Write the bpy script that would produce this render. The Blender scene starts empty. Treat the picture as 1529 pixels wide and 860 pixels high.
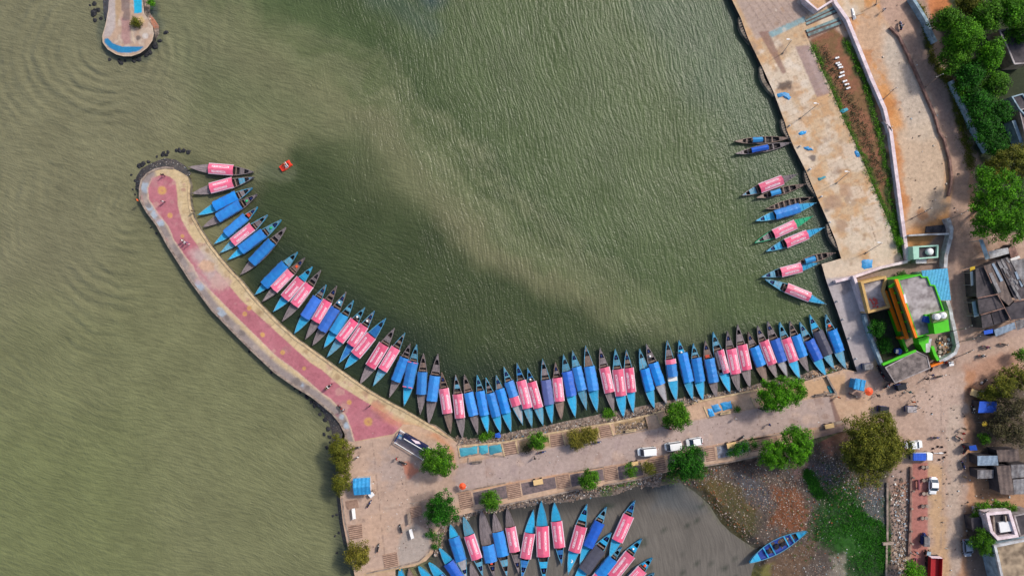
import bpy, bmesh, math, random
import numpy as np
from mathutils import Vector, Matrix, geometry
R = math.radians
random.seed(7)
rng = np.random.default_rng(7)
scene = bpy.context.scene
col = scene.collection

# ------------------------------------------------------------------ camera, sky, sun, exposure
S = 0.14            # metres per photograph pixel on the quay level
H = 142.7           # drone height above the quay
cam_d = bpy.data.cameras.new('camera'); cam = bpy.data.objects.new('camera', cam_d); col.objects.link(cam)
cam_d.lens = 24; cam_d.sensor_width = 36; cam_d.clip_start = 1; cam_d.clip_end = 6000
cam.location = (0, 0, H); cam.rotation_euler = (0, 0, 0)
scene.camera = cam
SUN_EL, SUN_AZ = 44, 52      # degrees above horizon, degrees clockwise from +Y (photo up)
world = bpy.data.worlds.new('World'); scene.world = world; world.use_nodes = True
wn = world.node_tree; bg = wn.nodes['Background']
sky = wn.nodes.new('ShaderNodeTexSky'); sky.sky_type = 'NISHITA'; sky.sun_disc = False
sky.sun_elevation = R(SUN_EL); sky.sun_rotation = R(SUN_AZ); sky.dust_density = 3.0; sky.air_density = 1.0; sky.ozone_density = 1.0
wn.links.new(sky.outputs[0], bg.inputs[0]); bg.inputs[1].default_value = 0.11
sun_d = bpy.data.lights.new('sun', 'SUN'); sun = bpy.data.objects.new('sun', sun_d); col.objects.link(sun)
sun_d.energy = 2.2; sun_d.angle = R(6); sun_d.color = (1.0, 0.93, 0.84)
sdir = Vector((math.sin(R(SUN_AZ))*math.cos(R(SUN_EL)), math.cos(R(SUN_AZ))*math.cos(R(SUN_EL)), math.sin(R(SUN_EL))))
sun.rotation_euler = sdir.to_track_quat('Z', 'Y').to_euler()
scene.view_settings.view_transform = 'Standard'; scene.view_settings.look = 'None'
scene.view_settings.gamma = 1; scene.view_settings.use_curve_mapping = False
scene.view_settings.exposure = 0.55

# ------------------------------------------------------------------ helpers
def P(px, py, z=0.0):
    """point at height z seen at photograph pixel px, py"""
    k = S*(H-z)/H
    return Vector(((px-764.5)*k, -(py-430)*k, z))
def K(x0, y0, s): return lambda x, y: (x0+x/s, y0+y/s)
def KL(k, pts): return [k(x, y) for x, y in pts]
cA=K(130,0,7.82); cB=K(190,210,4.096); cC=K(360,360,4.096); cD=K(480,460,4.096); cE=K(470,600,3.308)
c5=K(640,490,4.096); c6=K(840,480,4.096); c7=K(1040,440,4.096); c8=K(1090,190,3.185)
cF=K(680,590,5.06); cG=K(920,540,4.3); cW=K(980,690,4.247); cJ=K(1230,440,4.301); cN=K(1230,610,3.441); cM=K(1230,300,4.301)
cQ1=K(1080,0,4.3); cQ2=K(1240,0,4.301); cQ3=K(1150,180,3.583); cQ4=K(1300,180,3.908); cO=K(1260,380,4.779)
cL1=K(590,730,6.615); cL2=K(790,730,6.615); cR1=K(1440,560,6.146); cR2=K(1430,700,5.374); cR3=K(1430,340,5.06); cR4=K(1380,0,6.617); cR5=K(1380,120,6.141)
cT=K(1270,510,7.815); cV=K(1380,490,6.617); cS=K(1320,730,6.614); cU=K(1340,640,7.17)

def lin(c):
    return tuple((v/255/12.92 if v/255 <= .04045 else ((v/255+.055)/1.055)**2.4) for v in c)
ALB = 0.80
def C(r, g, b, k=ALB): return tuple(v*k for v in lin((r, g, b)))

def tag(o, label=None, cat=None, group=None, kind=None):
    if label: o['label'] = label
    if cat: o['category'] = cat
    if group: o['group'] = group
    if kind: o['kind'] = kind
    return o
def thing(name, label, cat, loc=(0,0,0), rz=0.0, group=None):
    o = bpy.data.objects.new(name, None); col.objects.link(o)
    o.empty_display_size = .3
    o.location = loc; o.rotation_euler = (0,0,rz)
    return tag(o, label, cat, group)
def copy_tree(o, parent=None):
    c = o.copy(); col.objects.link(c)
    if parent: c.parent = parent
    for ch in list(o.children): copy_tree(ch, c)
    return c
def link(name, me, mats, parent=None):
    o = bpy.data.objects.new(name, me); col.objects.link(o)
    if len(me.materials) == 0:
        for m in (mats if isinstance(mats, (list, tuple)) else [mats]): me.materials.append(m)
    if parent: o.parent = parent
    return o

class MB:
    def __init__(s): s.v=[]; s.f=[]; s.m=[]
    def add(s, vs, fs, m=0, M=None):
        n=len(s.v)
        s.v += [tuple(M @ Vector(v)) if M else tuple(v) for v in vs]
        s.f += [tuple(i+n for i in f) for f in fs]; s.m += [m]*len(fs); return s
    def box(s, c, d, rz=0, m=0, M=None, taper=1.0):
        x,y,z=d[0]/2,d[1]/2,d[2]/2; t=taper
        vs=[(-x,-y,-z),(x,-y,-z),(x,y,-z),(-x,y,-z),(-x*t,-y*t,z),(x*t,-y*t,z),(x*t,y*t,z),(-x*t,y*t,z)]
        L=Matrix.Translation(c)@Matrix.Rotation(rz,4,'Z')
        if M: L=M@L
        return s.add(vs,[(0,3,2,1),(4,5,6,7),(0,1,5,4),(1,2,6,5),(2,3,7,6),(3,0,4,7)],m,L)
    def prism(s, poly, z0, z1, m=0, mside=None, bottom=False):
        """poly: list of (x,y) world; z1 may be list"""
        mside = m if mside is None else mside
        a=sum(poly[i][0]*poly[(i+1)%len(poly)][1]-poly[(i+1)%len(poly)][0]*poly[i][1] for i in range(len(poly)))
        if a<0: poly=list(reversed(poly)); z1=list(reversed(z1)) if isinstance(z1,(list,tuple)) else z1
        n=len(poly); zz=z1 if isinstance(z1,(list,tuple)) else [z1]*n
        vs=[(p[0],p[1],z0) for p in poly]+[(p[0],p[1],z) for p,z in zip(poly,zz)]
        tri=geometry.tessellate_polygon([[Vector((p[0],p[1],0)) for p in poly]])
        top=[]
        for t in tri:
            p0,p1,p2=[poly[i] for i in t]
            cr=(p1[0]-p0[0])*(p2[1]-p0[1])-(p2[0]-p0[0])*(p1[1]-p0[1])
            top.append(tuple(i+n for i in (t if cr>0 else reversed(t))))
        s.add(vs,top,m)
        b=len(s.v)-2*n
        fs=[(i,(i+1)%n,(i+1)%n+n,i+n) for i in range(n)]
        s.f += [tuple(i+b for i in f) for f in fs]; s.m += [mside]*n
        if bottom:
            s.f += [tuple(i-n+b for i in reversed(t)) for t in top]; s.m += [mside]*len(top)
        return s
    def tube(s, p0, p1, r0, r1=None, n=8, m=0, cap=True):
        r1=r0 if r1 is None else r1
        p0,p1=Vector(p0),Vector(p1); d=p1-p0
        q=d.to_track_quat('Z','Y').to_matrix()
        vs=[]
        for p,r in ((p0,r0),(p1,r1)):
            for i in range(n):
                a=2*math.pi*i/n; vs.append(p+q@Vector((r*math.cos(a),r*math.sin(a),0)))
        fs=[(i,(i+1)%n,(i+1)%n+n,i+n) for i in range(n)]
        if cap: fs+=[tuple(reversed(range(n))),tuple(range(n,2*n))]
        return s.add(vs,fs,m)
    def strip(s, pts, w, z0, z1, m=0):
        """a wall of width w along world points (x,y)"""
        n=len(pts); L=[];Rr=[]
        for i in range(n):
            a=Vector(pts[max(i-1,0)][:2]); b=Vector(pts[min(i+1,n-1)][:2]); d=(b-a).normalized(); nn=Vector((-d.y,d.x))*w/2
            p=Vector(pts[i][:2]); L.append(p+nn); Rr.append(p-nn)
        poly=[tuple(p) for p in L]+[tuple(p) for p in reversed(Rr)]
        return s.prism(poly,z0,z1,m)
    def ball(s, c, r, sx=1, sy=1, sz=1, nu=10, nv=6, m=0, jit=0):
        vs=[];fs=[]
        for j in range(nv+1):
            th=math.pi*j/nv
            for i in range(nu):
                a=2*math.pi*i/nu; k=1+random.uniform(-jit,jit)
                vs.append((c[0]+r*sx*k*math.sin(th)*math.cos(a),c[1]+r*sy*k*math.sin(th)*math.sin(a),c[2]+r*sz*k*math.cos(th)))
        for j in range(nv):
            for i in range(nu): fs.append((j*nu+i,(j+1)*nu+i,(j+1)*nu+(i+1)%nu,j*nu+(i+1)%nu))
        return s.add(vs,fs,m)
    def build(s, name, mats, parent=None, smooth=False, world=None, bevel=0):
        me=bpy.data.meshes.new(name)
        v=s.v
        if world is not None:
            Mi=Matrix.Translation(world.location)@world.rotation_euler.to_matrix().to_4x4(); Mi=Mi.inverted()
            v=[tuple(Mi@Vector(p)) for p in v]; parent=world
        me.from_pydata(v,[],s.f); me.validate()
        o=link(name,me,mats,parent)
        mi=np.array(s.m[:len(me.polygons)],dtype=np.int32)
        if len(mi)==len(me.polygons): me.polygons.foreach_set('material_index',mi)
        if smooth: me.polygons.foreach_set('use_smooth',np.ones(len(me.polygons),dtype=bool))
        if bevel:
            b=o.modifiers.new('bevel','BEVEL'); b.width=bevel; b.segments=2; b.limit_method='ANGLE'; b.angle_limit=R(35)
        me.update(); return o

# numpy noise -----------------------------------------------------
_perm = rng.permutation(512)
_val = rng.random(512)
def vnoise(x, y):
    xi=np.floor(x).astype(int); yi=np.floor(y).astype(int); xf=x-xi; yf=y-yi
    u=xf*xf*(3-2*xf); v=yf*yf*(3-2*yf)
    h=lambda a,b: _val[(_perm[(a)&511]+b*37)&511]
    a=h(xi,yi); b=h(xi+1,yi); c=h(xi,yi+1); d=h(xi+1,yi+1)
    return (a*(1-u)+b*u)*(1-v)+(c*(1-u)+d*u)*v
def fbm(x, y, o=4):
    t=0; a=.5; n=0
    for i in range(o):
        t=t+a*vnoise(x*2**i+17.3*i, y*2**i-9.1*i); n+=a; a*=.5
    return t/n
def inpoly(x, y, poly):
    r=np.zeros(x.shape,bool); n=len(poly)
    for i in range(n):
        x0,y0=poly[i]; x1,y1=poly[(i+1)%n]
        if y0==y1: continue
        c=((y0>y)!=(y1>y))&(x<(x1-x0)*(y-y0)/(y1-y0)+x0)
        r^=c
    return r
def segdist(x, y, pts, closed=False):
    d=np.full(x.shape,1e9); n=len(pts)
    for i in range(n if closed else n-1):
        x0,y0=pts[i]; x1,y1=pts[(i+1)%n]; dx,dy=x1-x0,y1-y0; L=dx*dx+dy*dy+1e-9
        t=np.clip(((x-x0)*dx+(y-y0)*dy)/L,0,1)
        d=np.minimum(d,np.hypot(x-x0-t*dx,y-y0-t*dy))
    return d
def sstep(v, a, b):
    t=np.clip((v-a)/(b-a),0,1); return t*t*(3-2*t)
class Paint:
    """albedo painted from what the ground is made of, plus some shade, in photograph pixels"""
    def __init__(s, px, py, base):
        s.x=px; s.y=py; s.c=np.tile(np.array(base,float),(len(px),1)); s.k=np.zeros(len(px))
        s.wx=px+(fbm(px/6,py/6,3)-.5)*8; s.wy=py+(fbm(px/6+50,py/6+90,3)-.5)*8
        s.n1=fbm(px/9+5,py/9,4); s.n2=fbm(px/40+9,py/40+3,4); s.n3=fbm(px/2.2,py/2.2,2)
    def mix(s, w, c, speck=None):
        w=np.clip(w,0,1)[:,None]; s.c=s.c*(1-w)+np.array(c)*w
        if speck is not None: s.k=s.k*(1-w[:,0])+speck*w[:,0]
    def poly(s, poly, c, feather=1.0, op=1.0, warp=1.0, noise=0, speck=None):
        x=s.x*(1-warp)+s.wx*warp; y=s.y*(1-warp)+s.wy*warp
        d=segdist(x,y,poly,True); d=np.where(inpoly(x,y,poly),d,-d)
        w=sstep(d,-feather,feather)*op
        if noise: w=w*sstep(s.n1,.5-.25/noise+0.0,.5+.25/noise) if noise>0 else w
        s.mix(w,c,speck)
    def line(s, pts, c, wd, op=1.0, warp=.3, soft=.6, speck=None):
        x=s.x*(1-warp)+s.wx*warp; y=s.y*(1-warp)+s.wy*warp
        s.mix(op*(1-sstep(segdist(x,y,pts),wd*(1-soft),wd*(1+soft))),c,speck)
    def blob(s, cx, cy, r, c, op=1.0, rough=.5, speck=None, asp=1.0, ang=0.0):
        dx=s.x-cx; dy=s.y-cy; ca,sa=math.cos(ang),math.sin(ang)
        u=dx*ca+dy*sa; v=(-dx*sa+dy*ca)*asp
        d=np.hypot(u,v)/r+(s.n1-.5)*rough*2
        s.mix(op*(1-sstep(d,.55,1.1)),c,speck)
    def mottle(s, c, lo, hi, op=1.0, which=1):
        n={1:s.n1,2:s.n2,3:s.n3}[which]; s.mix(op*sstep(n,lo,hi),c)
def painted_sheet(name, poly_px, z, res_px, paintfn, mat, zfn=None, side_to=None, sidemat=None, parent=None):
    """sheet over a photo-pixel outline, densely triangulated, colour attribute from paintfn; optional skirt"""
    xs=[p[0] for p in poly_px]; ys=[p[1] for p in poly_px]
    # resample the boundary
    bd=[]; n=len(poly_px)
    for i in range(n):
        a=np.array(poly_px[i],float); b=np.array(poly_px[(i+1)%n],float)
        k=max(1,int(np.hypot(*(b-a))/(res_px*3)))
        for j in range(k): bd.append(tuple(a+(b-a)*j/k))
    gx,gy=np.meshgrid(np.arange(min(xs),max(xs),res_px),np.arange(min(ys),max(ys),res_px))
    gx=gx+ (rng.random(gx.shape)-.5)*res_px*.5; gy=gy+(rng.random(gy.shape)-.5)*res_px*.5
    gx=gx.ravel(); gy=gy.ravel()
    m=inpoly(gx,gy,poly_px)&(segdist(gx,gy,poly_px,True)>res_px*.45); gx=gx[m]; gy=gy[m]
    pts=[Vector(p) for p in bd]+[Vector((a,b)) for a,b in zip(gx,gy)]
    nb=len(bd); edges=[(i,(i+1)%nb) for i in range(nb)]
    out=geometry.delaunay_2d_cdt(pts,edges,[],1,1e-4)
    V=np.array([tuple(v) for v in out[0]]); F=out[2]
    zz=np.full(len(V),float(z)) if zfn is None else zfn(V[:,0],V[:,1])
    k=S*(H-zz)/H
    W=np.stack([(V[:,0]-764.5)*k,-(V[:,1]-430)*k,zz],1)
    me=bpy.data.meshes.new(name)
    FF=[]
    for f in F:
        a,b,c=[W[i] for i in f[:3]]
        cr=(b[0]-a[0])*(c[1]-a[1])-(c[0]-a[0])*(b[1]-a[1])
        FF.append(tuple(f) if cr>0 else tuple(reversed(f)))
    me.from_pydata([tuple(w) for w in W],[],FF)
    if zfn is not None: me.polygons.foreach_set('use_smooth',np.ones(len(me.polygons),bool))
    pt=paintfn(V[:,0],V[:,1])
    ca=me.color_attributes.new('paint','FLOAT_COLOR','POINT')
    ca.data.foreach_set('color',np.concatenate([np.clip(pt.c,0,1),pt.k[:,None]],1).astype(np.float32).ravel())
    me.update()
    o=link(name,me,mat,parent)
    return o
# ------------------------------------------------------------------ materials
class NT:
    def __init__(s, name):
        s.m=bpy.data.materials.new(name); s.m.use_nodes=True; s.t=s.m.node_tree; s.n=s.t.nodes; s.l=s.t.links
        s.b=s.n['Principled BSDF']; s.co=s.n.new('ShaderNodeTexCoord'); s.geo=s.n.new('ShaderNodeNewGeometry')
    def new(s, t, **kw):
        n=s.n.new(t)
        for k,v in kw.items(): setattr(n,k,v)
        return n
    def lk(s, a, b): s.l.new(a,b)
    def noise(s, scale, detail=4, vec=None, rough=.55, dist=0):
        n=s.new('ShaderNodeTexNoise'); n.inputs['Scale'].default_value=scale; n.inputs['Detail'].default_value=detail
        n.inputs['Roughness'].default_value=rough; n.inputs['Distortion'].default_value=dist
        s.lk(vec or s.geo.outputs['Position'], n.inputs['Vector']); return n.outputs['Fac']
    def ramp(s, fac, stops):
        r=s.new('ShaderNodeValToRGB'); e=r.color_ramp.elements
        while len(e)<len(stops): e.new(.5)
        for el,(p,c) in zip(e,stops):
            el.position=p; el.color=(c[0],c[1],c[2],1) if isinstance(c,(tuple,list)) else (c,c,c,1)
        s.lk(fac,r.inputs[0]); return r.outputs[0]
    def mix(s, fac, a, b, mode='MIX'):
        n=s.new('ShaderNodeMix',data_type='RGBA',blend_type=mode)
        for ix,v in ((0,fac),(6,a),(7,b)):
            sock=n.inputs[ix]
            if hasattr(v,'default_value'): s.lk(v,sock)
            elif isinstance(v,(int,float)): sock.default_value=v if ix==0 else (v,v,v,1)
            else: sock.default_value=(v[0],v[1],v[2],1)
        return n.outputs[2]
    def math(s, op, a, b=0.0, c=None):
        n=s.new('ShaderNodeMath',operation=op)
        for sock,v in zip(n.inputs,(a,b,c)):
            if v is None: continue
            if hasattr(v,'default_value'): s.lk(v,sock)
            else: sock.default_value=v
        return n.outputs[0]
    def bump(s, h, strength=.3, dist=.05):
        b=s.new('ShaderNodeBump'); b.inputs['Strength'].default_value=strength; b.inputs['Distance'].default_value=dist
        s.lk(h,b.inputs['Height']); s.lk(b.outputs[0],s.b.inputs['Normal']); return b
    def mapping(s, vec, scale=(1,1,1), rot=0.0):
        n=s.new('ShaderNodeMapping'); n.inputs['Scale'].default_value=scale; n.inputs['Rotation'].default_value=(0,0,rot)
        s.lk(vec,n.inputs['Vector']); return n.outputs[0]
    def done(s, color, rough=.8, spec=.3, metal=0):
        if hasattr(color,'default_value'): s.lk(color,s.b.inputs['Base Color'])
        else: s.b.inputs['Base Color'].default_value=(*color[:3],1)
        if hasattr(rough,'default_value'): s.lk(rough,s.b.inputs['Roughness'])
        else: s.b.inputs['Roughness'].default_value=rough
        s.b.inputs['Specular IOR Level'].default_value=spec; s.b.inputs['Metallic'].default_value=metal
        return s.m
_mc={}
def plain(name, c, rough=.7, var=.25, scale=2.0, spec=.3, metal=0, dirt=None, dirtamt=.4):
    if name in _mc: return _mc[name]
    t=NT(name); n=t.noise(scale,5)
    f=t.ramp(n,[(.25,1-var),(.75,1+var*.5)])
    cc=t.mix(1.0,c,f,'MULTIPLY')
    if dirt:
        d=t.noise(scale*.6,6,rough=.7); cc=t.mix(t.math('MULTIPLY',t.ramp(d,[(.45,0.0),(.65,1.0)]),dirtamt),cc,dirt)
    t.bump(t.noise(scale*6,3),.25,.03)
    _mc[name]=t.done(cc,rough,spec,metal); return _mc[name]

def ground_mat(name, fine=.35, speckscale=2.2, joints=False):
    t=NT(name); a=t.new('ShaderNodeVertexColor',layer_name='paint')
    n=t.noise(1.3,8,rough=.7); n2=t.noise(7.0,5,rough=.75); n3=t.noise(.22,4)
    f=t.math('ADD',t.math('MULTIPLY',n,.5),t.math('ADD',t.math('MULTIPLY',n2,.3),t.math('MULTIPLY',n3,.2)))
    c=t.mix(1.0,a.outputs[0],t.ramp(f,[(.32,1-fine),(.5,1.0),(.68,1+fine)]),'MULTIPLY')
    # litter and stones, only where the alpha channel says so
    v=t.new('ShaderNodeTexVoronoi'); v.inputs['Scale'].default_value=speckscale; t.lk(t.geo.outputs['Position'],v.inputs['Vector'])
    hs=t.new('ShaderNodeSeparateColor'); t.lk(v.outputs['Color'],hs.inputs[0])
    pal=t.ramp(hs.outputs[0],[(0,C(60,52,46)),(.3,C(120,100,85)),(.5,C(160,150,140)),(.65,C(90,95,85)),(.8,C(205,200,195)),(.9,C(120,140,150)),(1,C(150,90,70))])
    msk=t.math('MULTIPLY',t.math('LESS_THAN',v.outputs['Distance'],.33),t.math('MULTIPLY',a.outputs[1],t.math('GREATER_THAN',hs.outputs[1],.45)))
    c=t.mix(msk,c,pal)
    t.bump(t.math('ADD',n,n2),.5,.06)
    return t.done(c,.9,.2)
M={}
M['ground']=ground_mat('ground_paint',.42,3.4)
M['paving']=ground_mat('paving_paint',.34)

def slabmat(name, c, dirt, scale=.5):
    t=NT(name); n=t.noise(scale,8,rough=.7); n2=t.noise(scale*8,4)
    cc=t.mix(t.ramp(n,[(.4,0.0),(.62,1.0)]),c,dirt); cc=t.mix(1.0,cc,t.ramp(n2,[(.3,.78),(.7,1.12)]),'MULTIPLY')
    t.bump(n2,.3,.04); return t.done(cc,.85,.25)
M['seawall']=slabmat('seawall_concrete',C(150,140,125),C(62,60,58))
M['darkwall']=slabmat('wet_seawall',C(80,76,74),C(35,36,38))
M['kerb']=slabmat('kerb_concrete',C(178,160,145),C(120,105,98),1.0)
M['cream']=slabmat('cream_kerb',C(226,200,158),C(176,150,118),1.0)
M['wallpink']=slabmat('pinkish_wall_paint',C(250,234,238),C(215,192,196),.7)
M['wallblue']=slabmat('pale_blue_wall_paint',C(170,195,210),C(120,140,150),.7)
M['wallwhite']=slabmat('white_wall_paint',C(215,218,222),C(165,160,158),.7)
M['brownwall']=slabmat('brown_low_wall',C(165,130,118),C(110,85,78),.8)
M['teal']=slabmat('worn_teal_concrete',C(140,170,172),C(105,112,108),.8)
M['stone']=slabmat('dark_stone',C(62,62,66),C(36,38,44),1.5)
M['roofgrey']=slabmat('stained_flat_roof',C(196,188,188),C(128,118,118),.45)
M['roofdark']=slabmat('dark_sheet_roof',C(92,86,90),C(52,48,54),.4)
M['rooftan']=slabmat('tan_stained_roof',C(200,178,150),C(110,95,80),.35)
M['annexroof']=slabmat('mottled_annex_roof',C(150,138,134),C(92,84,84),.9)
M['green']=plain('vivid_green_paint',C(80,205,25),.6,.15,.8)
M['greendk']=plain('olive_ledge_and_wall_shade',C(112,132,78),.7,.2,.8)  # olive of the ledges; on the facade it stands for shaded green
M['orange']=plain('orange_paint',C(250,128,10),.6,.12,.8)
M['tan']=plain('tan_wall_paint',C(215,175,110),.7,.2,1.2)
M['mint']=plain('mint_wall_paint',C(175,220,200),.7,.15,1.2)
M['white']=plain('white_paint',C(240,240,240,.82),.4,.08,1.5)
M['black']=plain('black_rubber',(.012,.012,.014),.75,.2,3)
M['darkgrey']=plain('dark_metal',(.04,.04,.045),.5,.2,3)
M['steel']=plain('galvanised_steel',(.42,.43,.45),.4,.2,3,metal=.5)
M['red']=plain('red_paint',C(175,40,45),.5,.15,1.5)
M['redtile']=plain('red_clay_tile',C(200,85,80),.8,.3,4)
M['orangebright']=plain('bright_orange_plastic',C(245,95,50),.5,.15,3)
M['brick']=plain('reddish_paver',C(172,112,102),.85,.25,3)
M['maroon']=plain('maroon_bench_paint',C(140,80,92),.7,.2,3)
M['bluetank']=plain('blue_plastic',C(40,85,185),.45,.1,2)
M['glass']=plain('dark_car_glass',(.02,.045,.075),.12,.1,1,spec=.6)
M['carwhite']=plain('white_car_paint',(.80,.81,.82),.25,.04,1,spec=.5)
M['carblue']=plain('blue_cargo_tarp',C(50,100,215),.6,.2,1.5)
M['cargrey']=plain('grey_blue_car_paint',C(150,165,185),.3,.08,1,spec=.5)
M['lamp']=plain('lamp_lens',(.7,.72,.7),.2,.05,3)
M['lampred']=plain('tail_lamp',(.4,.02,.02),.3,.05,3)
M['bark']=plain('bark',C(95,75,60),.9,.35,3)
M['skin']=plain('skin',(.18,.09,.055),.6,.1,5)
M['hair']=plain('hair',(.012,.01,.009),.6,.1,5)
M['netdark']=plain('dark_net',C(48,50,58),.9,.3,3)
M['yellow']=plain('yellow_paint',C(225,190,60),.6,.1,2)

def corrugated(name, c, dirt, rot=0.0, freq=5.0, amt=.6):
    t=NT(name); v=t.mapping(t.geo.outputs['Position'],(freq,freq,1),rot)
    sp=t.new('ShaderNodeSeparateXYZ'); t.lk(v,sp.inputs[0])
    w=t.math('SINE',t.math('MULTIPLY',sp.outputs[0],6.283))
    n=t.noise(.5,7,rough=.7); n2=t.noise(2.5,5)
    cc=t.mix(t.math('MULTIPLY',t.ramp(n,[(.4,0.0),(.6,1.0)]),amt),c,dirt)
    cc=t.mix(1.0,cc,t.ramp(n2,[(.3,.75),(.7,1.15)]),'MULTIPLY')
    t.bump(w,.6,.05); return t.done(cc,.6,.3)
M['bluetile']=corrugated('blue_sheet_roof',C(95,185,228),C(70,150,200),R(8),1.6,.5)
M['kioskblue']=corrugated('blue_kiosk_roof',C(60,165,225),C(45,125,190),R(0),1.2,.4)
M['corrdark']=corrugated('old_dark_sheets',C(88,80,84),C(48,44,50),R(20),1.0,.8)
M['corrgrey']=corrugated('grey_sheets',C(150,148,150),C(92,84,84),R(0),1.0,.8)
M['corrbrown']=corrugated('brown_sheets',C(125,108,100),C(70,60,60),R(-8),1.0,.7)
M['corrsteel']=corrugated('pale_blue_sheets',C(150,170,190),C(100,110,125),R(10),1.0,.6)

# boat materials (object space, length along X)
def hullmat(name, c, wood, wear=.5, planks=True):
    if name in _mc: return _mc[name]
    t=NT(name); o=t.co.outputs['Object']; oi=t.new('ShaderNodeObjectInfo')
    va=t.new('ShaderNodeVectorMath',operation='ADD'); t.lk(t.mapping(o,(.35,2.2,1)),va.inputs[0])
    cx=t.new('ShaderNodeCombineXYZ'); t.lk(t.math('MULTIPLY',oi.outputs['Random'],40.0),cx.inputs[0]); t.lk(cx.outputs[0],va.inputs[1])
    n=t.noise(1.5,7,vec=va.outputs[0],rough=.7)
    cc=t.mix(t.ramp(n,[(.62-wear*.3,0.0),(.80-wear*.3,1.0)]),c,wood)
    n2=t.noise(7,4,vec=va.outputs[0]); cc=t.mix(1.0,cc,t.ramp(n2,[(.3,.72),(.7,1.15)]),'MULTIPLY')
    # shift of tone between one boat and the next
    cc=t.mix(1.0,cc,t.ramp(oi.outputs['Random'],[(0,.78),(1,1.12)]),'MULTIPLY')
    if planks:
        sp=t.new('ShaderNodeSeparateXYZ'); t.lk(o,sp.inputs[0])
        fr=t.math('FRACT',t.math('MULTIPLY',sp.outputs[1],4.2)); ln=t.math('LESS_THAN',fr,.14)
        cc=t.mix(t.math('MULTIPLY',ln,.5),cc,tuple(v*.3 for v in c))
    t.bump(n2,.3,.03); _mc[name]=t.done(cc,.6,.35); return _mc[name]
WOOD=C(128,116,116); DKW=C(82,72,72)
HM={'cyan':hullmat('sky_blue_boat_paint',C(48,182,236),C(105,150,175),.25),
    'teal':hullmat('worn_teal_boat_paint',C(95,172,205),C(136,142,148),.5),
    'blue':hullmat('blue_boat_paint',C(40,120,195),C(90,120,150),.3),
    'grey':hullmat('weathered_grey_planks',C(146,134,136),C(104,95,97),.5),
    'brown':hullmat('weathered_brown_planks',C(152,128,116),C(102,90,86),.5),
    'white':hullmat('pale_grey_deck_paint',C(190,190,196),C(150,148,150),.4),
    'green':hullmat('green_boat_paint',C(45,195,140),C(70,140,115),.25)}
M['hold']=hullmat('dark_boat_hold',C(58,50,52),C(30,28,32),.4,False)
M['holdblue']=hullmat('dark_blue_hold',C(40,75,170),C(25,40,95),.3,False)
def tarpmat(name, c, c2, stain=.4, rough=.45):
    t=NT(name); o=t.co.outputs['Object']; oi=t.new('ShaderNodeObjectInfo')
    va=t.new('ShaderNodeVectorMath',operation='ADD'); t.lk(o,va.inputs[0])
    cx=t.new('ShaderNodeCombineXYZ'); t.lk(t.math('MULTIPLY',oi.outputs['Random'],60.0),cx.inputs[0]); t.lk(cx.outputs[0],va.inputs[1])
    n=t.noise(.8,6,vec=va.outputs[0],rough=.65); cc=t.mix(t.math('MULTIPLY',t.ramp(n,[(.42,0.0),(.66,1.0)]),stain),c,c2)
    fade=t.math('MULTIPLY',t.math('FRACT',t.math('MULTIPLY',oi.outputs['Random'],7.3)),.22); cc=t.mix(fade,cc,C(120,170,222) if 'blue' in name or 'azure' in name else tuple(v*.5+.25 for v in c2)); cc=t.mix(1.0,cc,t.ramp(oi.outputs['Random'],[(0,.78),(1,1.12)]),'MULTIPLY')
    t.bump(t.noise(2.2,5,vec=va.outputs[0],dist=.8),.5,.12); return t.done(cc,rough,.35)
CM={'pink':tarpmat('pink_banner_cloth',C(246,92,134),C(226,130,155),.55),
    'azure':tarpmat('azure_tarpaulin',C(24,140,226),C(36,104,200),.7),
    'royal':tarpmat('royal_blue_tarpaulin',C(34,102,214),C(42,84,176),.7),
    'indigo':tarpmat('indigo_tarpaulin',C(72,92,170),C(55,75,140),.5),
    'dark':tarpmat('dark_grey_tarpaulin',C(62,62,84),C(45,45,60),.5),
    'sky':tarpmat('light_blue_tarpaulin',C(36,160,224),C(36,126,205),.6),
    'teal':tarpmat('teal_drying_net',C(45,165,185),C(40,130,160),.7,.7)}
M['trim']=plain('pale_pink_canopy_edge',C(225,190,205),.6,.1,3)
M['letter']=plain('white_printed_lettering',C(250,225,235),.6,.05,3)

def leafmat(name, cols, trans=.0):
    t=NT(name); a=t.new('ShaderNodeVertexColor',layer_name='clump')
    r=t.ramp(t.geo.outputs['Random Per Island'],[(i/(len(cols)-1),c) for i,c in enumerate(cols)])
    cc=t.mix(1.0,r,a.outputs[0],'MULTIPLY')
    return t.done(cc,.65,.12)
def foliage(k): return k
LM={'bright':leafmat('bright_green_leaves',[C(34,84,8),C(68,128,14),C(100,162,22),C(48,104,10)]),
    'mid':leafmat('green_leaves',[C(32,74,10),C(64,116,18),C(94,146,26),C(46,90,14)]),
    'deep':leafmat('deep_green_leaves',[C(16,56,12),C(32,88,16),C(58,126,22),C(22,68,14)]),
    'olive':leafmat('olive_leaves',[C(68,78,24),C(100,106,32),C(124,122,38),C(78,88,28)]),
    'yellow':leafmat('yellowish_leaves',[C(84,88,28),C(120,118,40),C(140,128,50),C(80,80,30)]),
    'brown':leafmat('dry_brownish_leaves',[C(58,54,42),C(84,76,56),C(96,92,58),C(66,68,40)])}
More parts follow.
